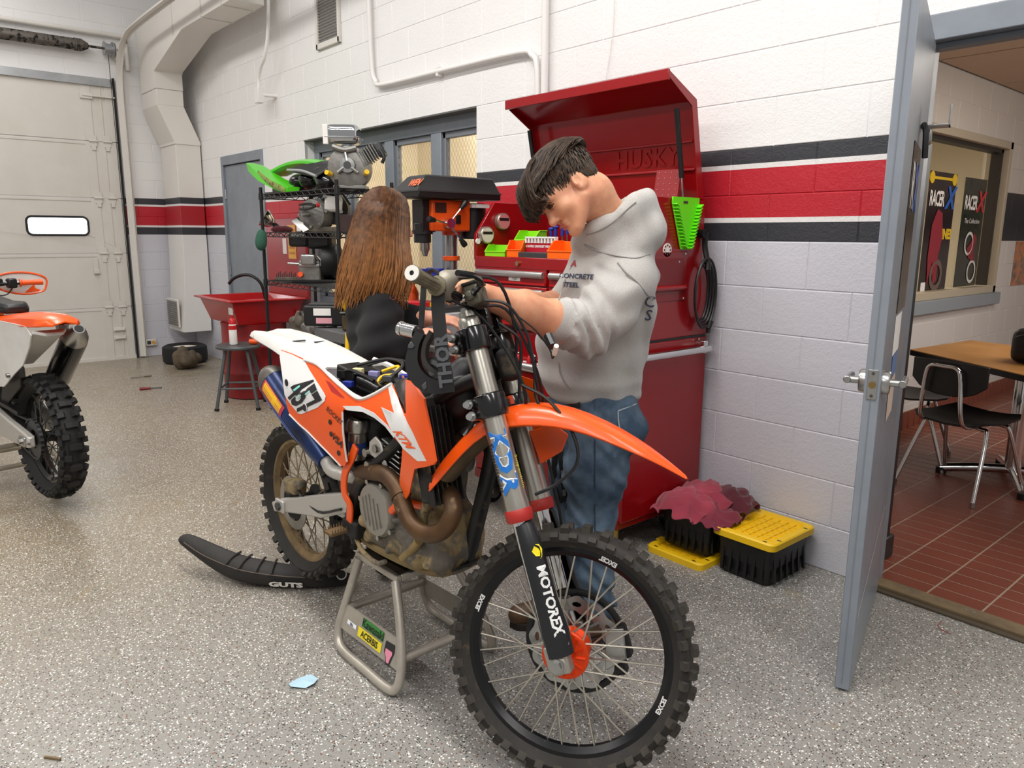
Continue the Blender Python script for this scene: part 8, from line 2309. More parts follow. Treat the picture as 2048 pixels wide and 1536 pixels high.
part('name_plate', MB().bb(dpx + 0.0755, dpx + 0.078, 2.30, 2.37, 1.555, 1.605), mat('plate_brown', '3a2018', 0.4), hh)
part('power_switch', MB().bb(dpx + 0.0755, dpx + 0.085, 2.43, 2.46, 1.50, 1.545), M_BLK, hh, bevel=0.003)
part('quill_boss', MB().cyl((dpx, 2.27, 1.40), (dpx, 2.27, 1.50), 0.045, n=20).bb(dpx - 0.05, dpx + 0.05, 2.24, 2.32, 1.455, 1.62), M_BLK, hh, bevel=0.004)
part('depth_stop', MB().cyl((dpx, 2.27, 1.445), (dpx, 2.27, 1.465), 0.055, n=20), M_BLK, hh)
ck = part('chuck', MB().lathe([(0.0, 0.0), (0.012, 0.0), (0.017, 0.02), (0.026, 0.035), (0.026, 0.085), (0.018, 0.09), (0.011, 0.095), (0.011, 0.125), (0.0, 0.125)], (dpx, 2.285, 1.33), (0, 0, 1), 20), M_STEEL, dr)
hub = Vector((dpx + 0.10, 2.37, 1.50))
part('feed_hub', MB().cyl(hub - Vector((0.04, 0, 0)), hub + Vector((0.02, 0, 0)), 0.026, n=18), M_CHROME, dr)
for a, kn in ((50, 1), (172, 1), (-52, 1)):
 d = Vector((0.15, math.cos(rad(a)), math.sin(rad(a)))).normalized()
 hn = part('feed_handle', MB().cyl(hub, hub + d * 0.115, 0.0055, n=8), M_CHROME, dr)
 part('knob', MB().lathe([(0.0, 0.10), (0.010, 0.10), (0.017, 0.135), (0.014, 0.148), (0.0, 0.15)], hub, d, 14), M_BLK, hn)
cvr = []
for z, y0, y1, w in ((1.625, 2.165, 2.70, 0.125), (1.66, 2.165, 2.70, 0.125), (1.665, 2.17, 2.70, 0.12), (1.735, 2.235, 2.68, 0.085), (1.742, 2.25, 2.67, 0.075)):
 cvr.append([(dpx - w, y0, z), (dpx + w, y0, z), (dpx + w, y1, z), (dpx - w, y1, z)])
cv_ = part('belt_cover', MB().rings(cvr), M_BLK, dr, smooth=20, bevel=0.006)
part('cover_seam', MB().bb(dpx - 0.127, dpx + 0.127, 2.162, 2.703, 1.655, 1.663), M_DGREY, cv_)
part('lettering', text_mesh('WEN', 0.045, lambda a, b: Vector((dpx + 0.05 + a, 2.168 + (b + 0.035) * 0.93, 1.70 + b)) + Vector((0, -0.006, 0)), bold=0.002, shear=0.2), mat('wen_orange', 'e0622a', 0.4), cv_, smooth=0)
mo = part('motor', MB().cyl((dpx, 2.60, 1.42), (dpx, 2.60, 1.61), 0.075, n=24), M_BLK, dr, bevel=0.008)
part('motor_bracket', MB().bb(dpx - 0.09, dpx + 0.09, 2.53, 2.56, 1.585, 1.605).bb(dpx + 0.06, dpx + 0.10, 2.55, 2.64, 1.585, 1.605), M_PAPER, mo)
vs_ = thing('drill_vise', 'blue drill vise sitting on the drill press table', 'vise', (dpx, 2.30, 1.216))
part('bed', MB().bb(dpx - 0.05, dpx + 0.07, 2.20, 2.38, 1.216, 1.24), M_BLUE, vs_, bevel=0.004)
part('jaw', MB().bb(dpx - 0.05, dpx + 0.07, 2.21, 2.25, 1.24, 1.268).bb(dpx - 0.05, dpx + 0.07, 2.32, 2.36, 1.24, 1.268), M_BLUE, vs_, bevel=0.004)
part('screw', MB().cyl((dpx, 2.12, 1.25), (dpx, 2.25, 1.25), 0.008, n=8), M_STEEL, vs_)
L = LF(on_y(832, 600, 2.24)); L.o.z = 1.037
rbx = thing('bit_case', 'red plastic case with a yellow edge on the drill press bench', 'case', L.o)
part('case', MB().box(L(0.02, 0, 0.03), (0.12, 0.10, 0.06), VM), mat('red_plastic', 'c01820', 0.35), rbx, bevel=0.006)
part('edge_strip', MB().box(L(0.085, 0.0, 0.028), (0.012, 0.10, 0.05), VM), M_YEL, rbx)
L = LF(on_y(826, 575, 2.30)); L.o.z = 1.037
solo('orange_bottle', MB().lathe([(0, 0), (0.03, 0), (0.032, 0.09), (0.02, 0.12), (0.012, 0.13), (0.012, 0.16), (0, 0.16)], L.o, (0, 0, 1), 16), M_ORANGE, 'orange plastic bottle behind the red case on the drill bench', 'bottle')
# ---- parts washer: red basin on a drum
SX0, SX1, SY0, SY1 = -7.165, -6.33, 2.34, 3.03
pw = thing('parts_washer', 'red parts washer basin standing on a red steel drum', 'parts washer', (-6.75, 2.70, 0))
def rr(i, z): return [(SX0 + i, SY0 + i, z), (SX1 - i, SY0 + i, z), (SX1 - i, SY1 - i, z), (SX0 + i, SY1 - i, z)]
part('basin', MB().rings([rr(0.085, 0.665), rr(0.02, 0.865), rr(-0.02, 0.868), rr(-0.02, 0.885), rr(0.03, 0.885), rr(0.10, 0.70)]), mat('washer_red', 'ad1016', 0.28, coat=0.3), pw, smooth=20, bevel=0.006)
part('basin_tray', MB().bb(SX0 + 0.10, SX1 - 0.30, SY1 - 0.28, SY1 - 0.1, 0.80, 0.83), mat('washer_pink', 'c4474a', 0.5), pw, bevel=0.004)
part('raised_lid', MB().bb(SX0 + 0.03, SX1 + 0.03, SY1 - 0.01, SY1 + 0.01, 0.885, 1.58), mat('washer_lid', 'a3282e', 0.35, var=('8e1a20', 3, 0.6)), pw, bevel=0.004)
cxd, cyd = -6.66, 2.66
dmp = []
for z, r in ((0.0, 0.27), (0.01, 0.285), (0.05, 0.28), (0.20, 0.28), (0.215, 0.29), (0.235, 0.29), (0.25, 0.28), (0.44, 0.28), (0.455, 0.29), (0.475, 0.29), (0.49, 0.28), (0.64, 0.28), (0.665, 0.285)):
 dmp.append((r, z))
part('drum', MB().lathe([(0, 0)] + dmp + [(0, 0.668)], (cxd, cyd, 0), (0, 0, 1), 40), mat('drum_red', '8a1316', 0.4, var=('5c0d10', 4, 0.6)), pw, smooth=40)
part('wash_hose', MB().tube([(SX1 - 0.25, 2.75, 0.85), (SX1 - 0.26, 2.72, 1.0), (SX1 - 0.30, 2.66, 1.07), (SX1 - 0.36, 2.60, 1.08), (SX1 - 0.42, 2.54, 1.05), (SX1 - 0.45, 2.50, 1.0)], 0.014, 8, 5), M_BLK, pw)
part('front_label', MB().bb(SX1 - 0.16, SX1 - 0.07, SY0 + 0.035, SY0 + 0.042, 0.76, 0.84), M_PAPER, pw)
lb_ = part('instruction_label', MB().bb(SX0 + 0.52, SX0 + 0.68, SY1 - 0.014, SY1 - 0.010, 1.22, 1.52), mat('label_orange', 'eeb24c', 0.5), pw)
for k in range(5):
 part('printed_line', MB().bb(SX0 + 0.54, SX0 + 0.66, SY1 - 0.0155, SY1 - 0.014, 1.26 + 0.05 * k, 1.28 + 0.05 * k), mat('label_text', 'c98a3a', 0.6), lb_)
part('small_label', MB().bb(SX0 + 0.40, SX0 + 0.48, SY1 - 0.013, SY1 - 0.010, 1.26, 1.40), M_PAPER, pw)
part('drain_pipe', MB().tube([(SX1 - 0.05, 2.95, 0.75), (SX1 + 0.05, 2.98, 0.70), (SX1 + 0.10, 3.02, 0.6)], 0.012, 8, 4), M_BLK, pw)
# ---- stool with a spray can
sc_ = Vector((-6.235, 2.345, 0))
M_STOOL = mat('stool_grey', '55585a', 0.45, 0.3)
so = thing('stool', 'round grey metal shop stool in front of the red parts washer', 'stool', sc_)
part('seat', MB().lathe([(0.0, 0.50), (0.165, 0.50), (0.178, 0.505), (0.182, 0.52), (0.176, 0.53), (0.155, 0.532), (0.0, 0.526)], sc_, (0, 0, 1), 36), M_STOOL, so)
for a in (12, 102, 192, 282):
 c, s = math.cos(rad(a)), math.sin(rad(a))
 part('leg', MB().cyl(sc_ + Vector((0.12 * c, 0.12 * s, 0.50)), sc_ + Vector((0.235 * c, 0.235 * s, 0.012)), 0.014, n=10), M_STOOL, so)
 part('foot_cap', MB().cyl(sc_ + Vector((0.235 * c, 0.235 * s, 0.0)), sc_ + Vector((0.233 * c, 0.233 * s, 0.02)), 0.020, n=10), M_BLK, so)
 a2 = a + 90; c2, s2 = math.cos(rad(a2)), math.sin(rad(a2))
 part('stretcher', MB().cyl(sc_ + Vector((0.195 * c, 0.195 * s, 0.18)), sc_ + Vector((0.195 * c2, 0.195 * s2, 0.18)), 0.009, n=8), M_STOOL, so)
cn = sc_ + Vector((-0.02, -0.03, 0.532))
sp2 = thing('spray_can', 'white spray can with a red cap on the grey stool', 'spray can', cn)
part('body', MB().lathe([(0, 0), (0.030, 0), (0.032, 0.006), (0.032, 0.155), (0.027, 0.172), (0.0, 0.174)], cn, (0, 0, 1), 20), M_PAPER, sp2)
part('cap', MB().lathe([(0.028, 0.160), (0.028, 0.205), (0.020, 0.215), (0.010, 0.22), (0.010, 0.245), (0, 0.246)], cn, (0, 0, 1), 18), mat('red_plastic', 'c01820', 0.35), sp2)
part('red_band', MB().lathe([(0.0325, 0.125), (0.0328, 0.125), (0.0328, 0.16), (0.0325, 0.16)], cn, (0, 0, 1), 20, closed=True), mat('red_plastic', 'c01820', 0.35), sp2)
oc = sc_ + Vector((0.07, 0.07, 0.533))
solo('spray_cap', MB().lathe([(0.0, 0), (0.022, 0.002), (0.024, 0.05), (0.014, 0.07), (0, 0.072)], oc + Vector((0, 0, 0.024)), VR, 14), M_ORANGE, 'small orange stopper lying on the grey stool beside the can', 'overcap')  # orange cap left beside the spray can
# ---- far corner: tyre, dirty lump, floor tools
tc2 = Vector((-8.86, 2.72, 0))
ty2 = thing('kart_tyre', 'small black tyre lying flat on the floor in the far corner', 'tyre', tc2)
part('tread', MB().lathe([(0.13, 0.02), (0.20, 0.0), (0.235, 0.02), (0.24, 0.10), (0.235, 0.18), (0.20, 0.20), (0.13, 0.185)], tc2, (0, 0, 1), 40, closed=True), M_TYRE2, ty2)
part('rim', MB().lathe([(0.0, 0.15), (0.12, 0.155), (0.135, 0.185), (0.13, 0.02), (0.0, 0.02)], tc2, (0, 0, 1), 32), mat('pale_rim', 'd8cfc6', 0.5), ty2)
sd = SDF(); r_ = np.random.RandomState(77); lc = Vector((-8.42, 2.60, 0))
for j in range(14):
 sd.ell(lc + Vector((r_.uniform(-0.10, 0.10), r_.uniform(-0.11, 0.11), r_.uniform(0.05, 0.16))), tuple(r_.uniform(0.045, 0.09, 3)), None, 0.02)
t = thing('engine_casting', 'brown dirty engine lump on the floor by the flat tyre', 'engine', lc)
part('casting', smooth_mb(sd.mesh(0.012, clip=lambda P: 0.002 - P[:, 2]), 1), mat('caked_brown', '6a5b48', 0.9, var=('3f352a', 8, 0.8), bump=(30, 0.8)), t, smooth=70)
part('port_hole', MB().cyl(lc + VT * 0.11 + VR * 0.05 + Vector((0, 0, 0.10)), lc + VT * 0.155 + VR * 0.05 + Vector((0, 0, 0.10)), 0.03, n=12), M_BLK, t)
a, b = on_z(279, 778, 0.012), on_z(324, 775, 0.010)
sv = thing('screwdriver', 'red handled screwdriver lying on the far floor', 'screwdriver', a)
part('grip', MB().cyl(a, a.lerp(b, 0.5), 0.014, 0.011, n=10), mat('dark_red_plastic', '7a1a1c', 0.4), sv)
part('shaft', MB().cyl(a.lerp(b, 0.5), b, 0.006, n=8), M_DGREY, sv)
a, b = on_z(262, 756, 0.008), on_z(303, 751, 0.010)
sv = thing('ratchet', 'thin steel tool lying on the far floor behind the red screwdriver', 'tool', b)
part('shaft', MB().cyl(a, a.lerp(b, 0.6), 0.005, n=8), M_STEEL, sv)
part('grip', MB().cyl(a.lerp(b, 0.6), b, 0.010, n=10), M_STEEL, sv)
cr = MB(); q0 = on_z(608, 1368, 0.0)
cr.add([q0 + Vector(v) for v in ((-0.03, -0.04, 0.002), (0.0, -0.045, 0.010), (0.03, -0.01, 0.004), (0.035, 0.02, 0.012), (0.01, 0.045, 0.006), (-0.02, 0.035, 0.012), (-0.04, 0.0, 0.003), (0.0, 0.0, 0.014))], [(0, 1, 7), (1, 2, 7), (2, 3, 7), (3, 4, 7), (4, 5, 7), (5, 6, 7), (6, 0, 7)])
solo('paper_scrap', cr, mat('pale_blue_paper', 'a9c8d8', 0.7), 'torn scrap of pale blue paper on the floor by the bike stand', 'paper', smooth=0)
solo('wire_scrap', MB().tube([on_z(1884, 1243, 0.003), on_z(1876, 1250, 0.003), on_z(1882, 1259, 0.003), on_z(1902, 1268, 0.003)], 0.0012, 5, 4), mat('red_wire', 'a3201c', 0.5), 'thin red wire scrap on the floor outside the doorway', 'wire')
# ---- the bike's seat lying on the floor
M_SEAT = mat('seat_vinyl', '232120', 0.75, var=('302b29', 8, 0.6), bump=(80, 0.3))
rs = []
seat_sec = [  # near-bottom px, near-top px, far-top px  (pairs trace the photograph's outline on real heights)
 ((352, 1082), (350, 1072), (372, 1063), 0.185), ((372, 1100), (368, 1085), (395, 1070), 0.16), ((410, 1132), (402, 1108), (440, 1088), 0.135), ((450, 1162), (445, 1128), (478, 1103), 0.125), ((490, 1174), (488, 1142), (515, 1112), 0.125), ((560, 1178), (556, 1152), (565, 1122), 0.12), ((620, 1179), (618, 1156), (640, 1132), 0.11), ((680, 1179), (680, 1155), (688, 1140), 0.09), ((706, 1166), (706, 1156), (706, 1148), 0.06)]
_za = (0.13, 0.105, 0.055, 0.015, 0.003, 0.003, 0.003, 0.003, 0.01); _zb = (0.03, 0.05, 0.07, 0.085, 0.085, 0.075, 0.065, 0.05, 0.02); _zc = (0.02, 0.02, 0.025, 0.03, 0.03, 0.03, 0.03, 0.02, 0.01)
for i, (nb, nt, ft, zt_) in enumerate(seat_sec):
 A = on_z(nb[0], nb[1], _za[i]); Bq = on_z(nt[0], nt[1], _za[i] + _zb[i]); Cq = on_z(ft[0], ft[1], _za[i] + _zb[i] + _zc[i])
 Dq = Vector((Cq.x - 0.01, Cq.y + 0.05, _za[i]))
 rs.append([A, A.lerp(Bq, 0.5) + Vector((0, -0.008, 0)), Bq, Bq.lerp(Cq, 0.5) + Vector((0, 0, 0.008)), Cq, Dq.lerp(Cq, 0.5), Dq])
se = thing('loose_saddle', 'black motocross seat lying on the floor below the rear wheel', 'seat', on_z(520, 1160, 0))
sp3 = part('cover', MB().rings(rs), M_SEAT, se, smooth=60, sub=2)
for k, t in enumerate((3.15, 3.75, 4.35, 4.8)):
 i = int(t); f = t - i
 path = [rs[i][j].lerp(rs[min(i + 1, len(rs) - 1)][j], f) for j in (2, 3, 4)]
 part('pleat', MB().tube([q + Vector((0, -0.002, 0.003)) for q in path], 0.005, 6, 4), M_SEAT, sp3)
part('side_seam', MB().tube([r[2] + Vector((0, -0.001, 0.001)) for r in rs[1:7]], 0.0022, 5, 3), mat('seat_seam', '5c5148', 0.8), sp3)
c0, c1 = rs[5][0].lerp(rs[5][2], 0.5), rs[6][0].lerp(rs[6][2], 0.5)
ud = (c1 - c0).normalized(); vd = (rs[5][2] - rs[5][0]).normalized(); nd = ud.cross(vd)
if nd.dot(CAM - c0) < 0: nd = -nd
part('lettering', text_mesh('GUTS', 0.052, lambda a, b: c0.lerp(c1, 0.25) + ud * a * 1.05 + vd * (b * 0.75 + 0.004) + nd * 0.014, bold=0.003), M_PAPER, sp3, smooth=0)
cb_ = rs[7][2].lerp(rs[7][4], 0.4)
nb_ = (CAM - cb_).normalized()
part('oval_badge', MB().lathe([(0.0, 0.018), (0.020, 0.018), (0.022, 0.012), (0.0, 0.010)], cb_, nb_, 20), M_PAPER, sp3)
part('badge_face', MB().lathe([(0.0, 0.0195), (0.0165, 0.0195), (0.0165, 0.017), (0.0, 0.017)], cb_, nb_, 20), M_BLK, sp3)
# ---- goggles hanging from the handlebar
gg = thing('goggles', 'black motocross goggles hanging by their strap from the right handlebar', 'goggles', dp(850, 780, 1.93))
gdp = 1.95
def gp_(x, y, d=0.0): return dp(x, y, gdp + d)
outer = [(830, 662), (818, 690), (811, 715), (811, 735), (816, 752), (828, 770), (846, 782), (868, 788), (890, 787)]
inner = [(848, 668), (838, 690), (835, 712), (837, 728), (845, 742), (857, 753), (872, 760), (888, 763)]
def band(name, o, i, m, d0, d1, sub=4):
 O = spline([gp_(x, y, d0) for x, y in o], sub); n = len(O)
 I = spline([gp_(x, y, d0) for x, y in i], sub * 2)
 I = [I[int(round(k * (len(I) - 1) / (n - 1)))] for k in range(n)]
 rr_ = [[O[k], I[k], I[k] - IT * (d1 - d0), O[k] - IT * (d1 - d0)] for k in range(n)]
 return part(name, MB().rings(rr_), m, gg, smooth=35)
band('frame', outer, inner, M_BLK, -0.02, 0.06)
band('face_foam', [(858, 660), (846, 685), (842, 710), (846, 728), (858, 742), (874, 751), (888, 754)], [(866, 665), (853, 688), (850, 710), (854, 724), (864, 735), (878, 743), (888, 746)], mat('foam_brown', '2e2b28', 0.9), -0.035, 0.05)
part('nose_bridge', MB().tube([gp_(856, 732, 0.0), gp_(868, 726, -0.005), gp_(886, 740, -0.01), gp_(894, 752, -0.01)], [0.012, 0.016, 0.014, 0.008], 8, 5), M_DGREY, gg)
part('outrigger', MB().prism([gp_(816, 690, -0.024), gp_(822, 682, -0.024), gp_(830, 692, -0.024), gp_(826, 697, -0.024), gp_(815, 697, -0.024)], IT * -0.01), M_DGREY, gg, bevel=0.002)
part('outrigger', MB().prism([gp_(842, 772, -0.024), gp_(852, 762, -0.024), gp_(854, 775, -0.024), gp_(848, 782, -0.024)], IT * -0.01), M_DGREY, gg, bevel=0.002)
N_ = NT('smoked_lens'); N_.b.inputs['Base Color'].default_value = lin('4c4a46'); N_.b.inputs['Roughness'].default_value = 0.05; N_.b.inputs['Alpha'].default_value = 0.55
part('roll_off_canister', MB().cyl(gp_(806, 658, 0.02), gp_(832, 664, 0.0), 0.017, n=18).cyl(gp_(799, 656, 0.025), gp_(806, 658, 0.02), 0.019, n=18), M_CHROME, gg, bevel=0.002)
part('lens', MB().prism([gp_(x, y, 0.06) for x, y in ((848, 668), (838, 690), (835, 712), (837, 728), (845, 742), (857, 753), (872, 760), (888, 763), (890, 740), (880, 700), (868, 668))], IT * 0.002), N_.mat, gg)
st1 = part('strap', MB().strap([gp_(880, 556, -0.03), gp_(877, 575, -0.05), gp_(876, 610, -0.05), gp_(879, 650, -0.05), gp_(884, 700, -0.05), gp_(892, 750, -0.05), gp_(897, 785, -0.045)], 0.034, 0.004, IR, 5), M_BLK, gg)
part('strap', MB().strap([gp_(848, 570, 0.0), gp_(845, 610, 0.0), gp_(842, 655, 0.0)], 0.015, 0.003, IR, 4), M_BLK, gg)
part('strap_slider', MB().strap([gp_(877, 570, -0.054), gp_(876.5, 582, -0.054)], 0.040, 0.006, IR, 1), M_BLKG, gg)
part('strap_loop', MB().strap([gp_(848, 571, 0.0), gp_(856, 548, -0.02), gp_(870, 540, -0.03), gp_(882, 556, -0.035)], 0.022, 0.004, SN, 5), M_BLK, gg)
sd_ = (gp_(894, 770, -0.053) - gp_(883, 680, -0.053)).normalized(); sv_ = IR - sd_ * IR.dot(sd_); sv_.normalize()
part('lettering', text_mesh('THOR', 0.046, lambda a, b: gp_(888.0, 722, -0.056) - sd_ * a - sv_ * b, bold=0.002, spacing=1.05), mat('strap_print', '4b4c50', 0.6), st1, smooth=0)
solo('wood_splinter', MB().box(on_z(105, 1516, 0.004), (0.05, 0.006, 0.006), rotm('Z', 40)), M_OLDW, 'tiny splinter of wood on the floor at the lower left', 'wood')
# ================================================================== second bike at the left edge
C2 = dp(100, 872, 3.97)
H2 = Vector((math.cos(rad(190)), math.sin(rad(190)), 0)); L2 = Vector((-H2.y, H2.x, 0))
def B2(x, l, z): return C2 + H2 * x + L2 * l + Vector((0, 0, z))
R2 = Matrix((H2, L2, Vector((0, 0, 1)))).transposed()
bk2 = thing('motorcycle', 'second orange and white dirt bike entering the frame at the left edge', 'motorcycle', B2(0.6, 0, -C2.z))
wheel(bk2, 'rear', C2, L2, 0.335, 0.118, 0.246, M_TYRE2, mat('clean_knob', '191919', 0.65), M_BLKG, 36, 0.055, 36, (0.032, 0.036, 0.019), spoke_m=M_DGREY, hub_m=M_BLK)
for i, l in enumerate((0.045, 0.062)):
 pass
sk = part('sprocket', MB().lathe([(0.05, 0.070), (0.098, 0.070), (0.098, 0.076), (0.05, 0.076)], C2, L2, 48, closed=True), M_DGREY, bk2)
ch_pts = []
for k in range(26):
 a = rad(-90 - 180 * k / 25)
 ch_pts.append(B2(-0.104 * math.sin(a + PI / 2) * 1.0, 0.073, 0.104 * math.cos(a + PI / 2)))
for k in range(48):
 a = 2 * PI * k / 48
 if math.cos(a) > 0.75: continue
 part('chain_link', MB().box(B2(0.104 * math.cos(a), 0.073, 0.104 * math.sin(a)), (0.015, 0.016, 0.010), R2 @ Matrix.Rotation(-a + PI / 2, 3, 'Y')), M_DGREY if k % 2 else M_BLK, sk)
part('chain_run', MB().strap([B2(0.05, 0.073, 0.095), B2(0.6, 0.073, 0.10)], 0.016, 0.012, L2, 1).strap([B2(0.05, 0.073, -0.095), B2(0.6, 0.073, 0.02)], 0.016, 0.012, L2, 1), M_BLK, bk2)
part('chain_slider', MB().strap([B2(0.12, 0.085, 0.12), B2(0.35, 0.09, 0.14), B2(0.6, 0.09, 0.15)], 0.03, 0.02, L2, 3), M_BLK, bk2)
for s in (1, -1):
 ol = [(-0.07, -0.028), (-0.07, 0.028), (0.0, 0.045), (0.20, 0.075), (0.55, 0.14), (0.60, 0.10), (0.60, 0.03), (0.35, -0.035), (0.0, -0.035)]
 sg = part('swingarm', MB().prism([B2(x, s * 0.125, z) for x, z in ol], L2 * (-s * 0.034)), M_SWING, bk2, bevel=0.008)
 part('axle_block', MB().box(B2(0.0, s * 0.128, 0.0), (0.075, 0.012, 0.045), R2), M_STEEL, sg, bevel=0.004)
 part('axle_nut', MB().cyl(B2(0, s * 0.11, 0), B2(0, s * 0.148, 0), 0.016, n=6), M_STEEL, sg)
 part('adjuster_bolt', MB().cyl(B2(-0.05, s * 0.128, 0.0), B2(-0.09, s * 0.128, 0.0), 0.006, n=8), M_STEEL, sg)
# orange rear fender and white inner panel
rs = []
for x, z, hw, drp in ((-0.36, 0.625, 0.055, 0.01), (-0.33, 0.645, 0.080, 0.03), (-0.22, 0.655, 0.095, 0.05), (-0.05, 0.650, 0.105, 0.06), (0.12, 0.635, 0.115, 0.07), (0.35, 0.61, 0.12, 0.07), (0.6, 0.585, 0.12, 0.06)):
 top = [(-hw, -drp), (-hw * 0.9, -drp * 0.3), (-hw * 0.6, 0), (0, 0.008), (hw * 0.6, 0), (hw * 0.9, -drp * 0.3), (hw, -drp)]
 rs.append([B2(x, o, z + q) for o, q in top] + [B2(x, o * 0.95, z + q - 0.006) for o, q in reversed(top)])
part('rear_fender', MB().rings(rs), M_OR, bk2, smooth=45)
def off2(x, z): return 0.10 + 0.05 * min(max((x + 0.1) / 0.5, 0), 1)
ol = [(-0.14, 0.60), (-0.20, 0.56), (-0.16, 0.50), (-0.06, 0.40), (0.05, 0.34), (0.18, 0.26), (0.30, 0.25), (0.60, 0.30), (0.60, 0.57), (0.20, 0.61)]
for s in (1,):
 vs, fs = skin_sheet([Vector(q) for q in ol], off2, lambda x, z, w: B2(x, s * w, z), 0.006, 0.05)
 part('side_panel', MB().add(vs, fs), M_WHP, bk2, smooth=50)
part('under_tray', MB().prism([B2(-0.20, 0.09, 0.58), B2(-0.25, 0.05, 0.57), B2(-0.25, -0.03, 0.57), B2(-0.20, -0.06, 0.58), B2(0.3, -0.06, 0.36), B2(0.3, 0.10, 0.36)], (0, 0, -0.015)), M_WHP, bk2, bevel=0.004)
part('mud_flap', MB().prism([B2(0.06, 0.09, 0.32), B2(0.30, 0.10, 0.26), B2(0.42, 0.09, 0.10), B2(0.36, 0.085, 0.10), B2(0.20, 0.085, 0.20), B2(0.10, 0.08, 0.26)], L2 * -0.17), M_BLK, bk2, bevel=0.006)
part('seat', MB().rings([[B2(x, w, z), B2(x, w * 0.8, z + 0.05), B2(x, -w * 0.8, z + 0.05), B2(x, -w, z)] for x, z, w in ((0.26, 0.625, 0.06), (0.34, 0.635, 0.09), (0.55, 0.625, 0.11), (0.9, 0.66, 0.09))]), M_BLK, bk2, bevel=0.015)
ma2, mb2 = B2(-0.04, -0.155, 0.505), B2(0.30, -0.165, 0.24)
d2v = (mb2 - ma2).normalized()
mu2 = part('muffler', MB().lathe([(0.0, 0.0), (0.062, 0.0), (0.066, 0.02), (0.066, 0.40), (0.045, 0.50), (0, 0.50)], ma2, d2v, 28), M_BLKG, bk2)
part('muffler_cap', MB().lathe([(0.0, 0.0), (0.064, 0.0), (0.060, -0.03), (0.040, -0.075), (0.028, -0.095), (0.022, -0.095), (0.022, -0.05), (0.0, -0.05)], ma2, d2v, 28), M_STEEL, mu2)
part('outlet_hole', MB().cyl(ma2 - d2v * 0.06, ma2 - d2v * 0.0962, 0.0215, n=18), M_BLK, mu2)
part('muffler_bracket', MB().box(B2(-0.05, -0.10, 0.575), (0.06, 0.05, 0.03), R2), M_STEEL, mu2, bevel=0.005)
for _x, _z in ((0.10, 0.33), (0.24, 0.27)):
 part('panel_screw', MB().cyl(B2(_x, 0.120, _z), B2(_x, 0.135, _z), 0.012, n=10), M_STEEL, bk2)
part('engine_block', MB().box(B2(0.75, 0, 0.15), (0.4, 0.22, 0.36), R2), M_DGREY, bk2, bevel=0.05)
part('fuel_tank', MB().box(B2(0.95, 0, 0.58), (0.35, 0.22, 0.2), R2), M_OR, bk2, bevel=0.06)
# handlebar, right grip with hand guard
G0, G1 = on_z(0, 0, 0), None
gx2 = 1.02
part('handlebar', MB().tube([B2(gx2, -0.40, 0.745), B2(gx2 + 0.04, -0.2, 0.74), B2(gx2 + 0.08, -0.06, 0.715), B2(gx2 + 0.08, 0.06, 0.715), B2(gx2 + 0.04, 0.2, 0.74), B2(gx2, 0.40, 0.745)], 0.013, 10, 4), M_BLKG, bk2)
part('grip', MB().lathe([(0.013, 0), (0.026, 0), (0.026, 0.007), (0.018, 0.012), (0.0165, 0.06), (0.019, 0.125), (0, 0.127)], B2(gx2 + 0.018, -0.275, 0.743), B2(gx2, -0.40, 0.745) - B2(gx2 + 0.018, -0.275, 0.743), 18), M_OR, bk2)
part('control_housing', MB().box(B2(gx2 + 0.03, -0.235, 0.742), (0.06, 0.05, 0.06), R2).box(B2(gx2 + 0.06, -0.15, 0.75), (0.05, 0.09, 0.045), R2), M_BLK, bk2, bevel=0.01)
hgd = [(-0.17, 0.765), (-0.24, 0.80), (-0.36, 0.80), (-0.455, 0.765), (-0.45, 0.70), (-0.42, 0.675), (-0.32, 0.665), (-0.20, 0.70)]
hg = part('hand_guard', MB().prism([B2(gx2 + 0.12 - 0.05 * max(0, -l - 0.36), l, z) for l, z in hgd], H2 * 0.006), M_WHP, bk2, bevel=0.002)
part('guard_border', MB().tube([B2(gx2 + 0.115 - 0.05 * max(0, -l - 0.36), l, z) for l, z in hgd], 0.006, 6, 3, closed=True), M_OR, hg)
part('guard_graphic', MB().prism([B2(gx2 + 0.1185, l, z) for l, z in ((-0.44, 0.76), (-0.445, 0.70), (-0.41, 0.68), (-0.33, 0.675), (-0.38, 0.72))], H2 * -0.002), M_OR, hg)
part('brake_lever', MB().tube([B2(gx2 + 0.07, -0.17, 0.74), B2(gx2 + 0.10, -0.26, 0.735), B2(gx2 + 0.085, -0.37, 0.735)], 0.007, 8, 4), M_STEEL, bk2)
part('cable', MB().tube([B2(gx2 + 0.05, -0.14, 0.76), B2(gx2 + 0.06, -0.02, 0.82), B2(gx2 + 0.08, 0.08, 0.76)], 0.006, 6, 5), M_BLK, bk2)
part('wire', MB().tube([B2(gx2 + 0.03, -0.24, 0.715), B2(gx2 + 0.05, -0.20, 0.67), B2(gx2 + 0.06, -0.10, 0.68)], 0.004, 6, 5), M_BLK, bk2)
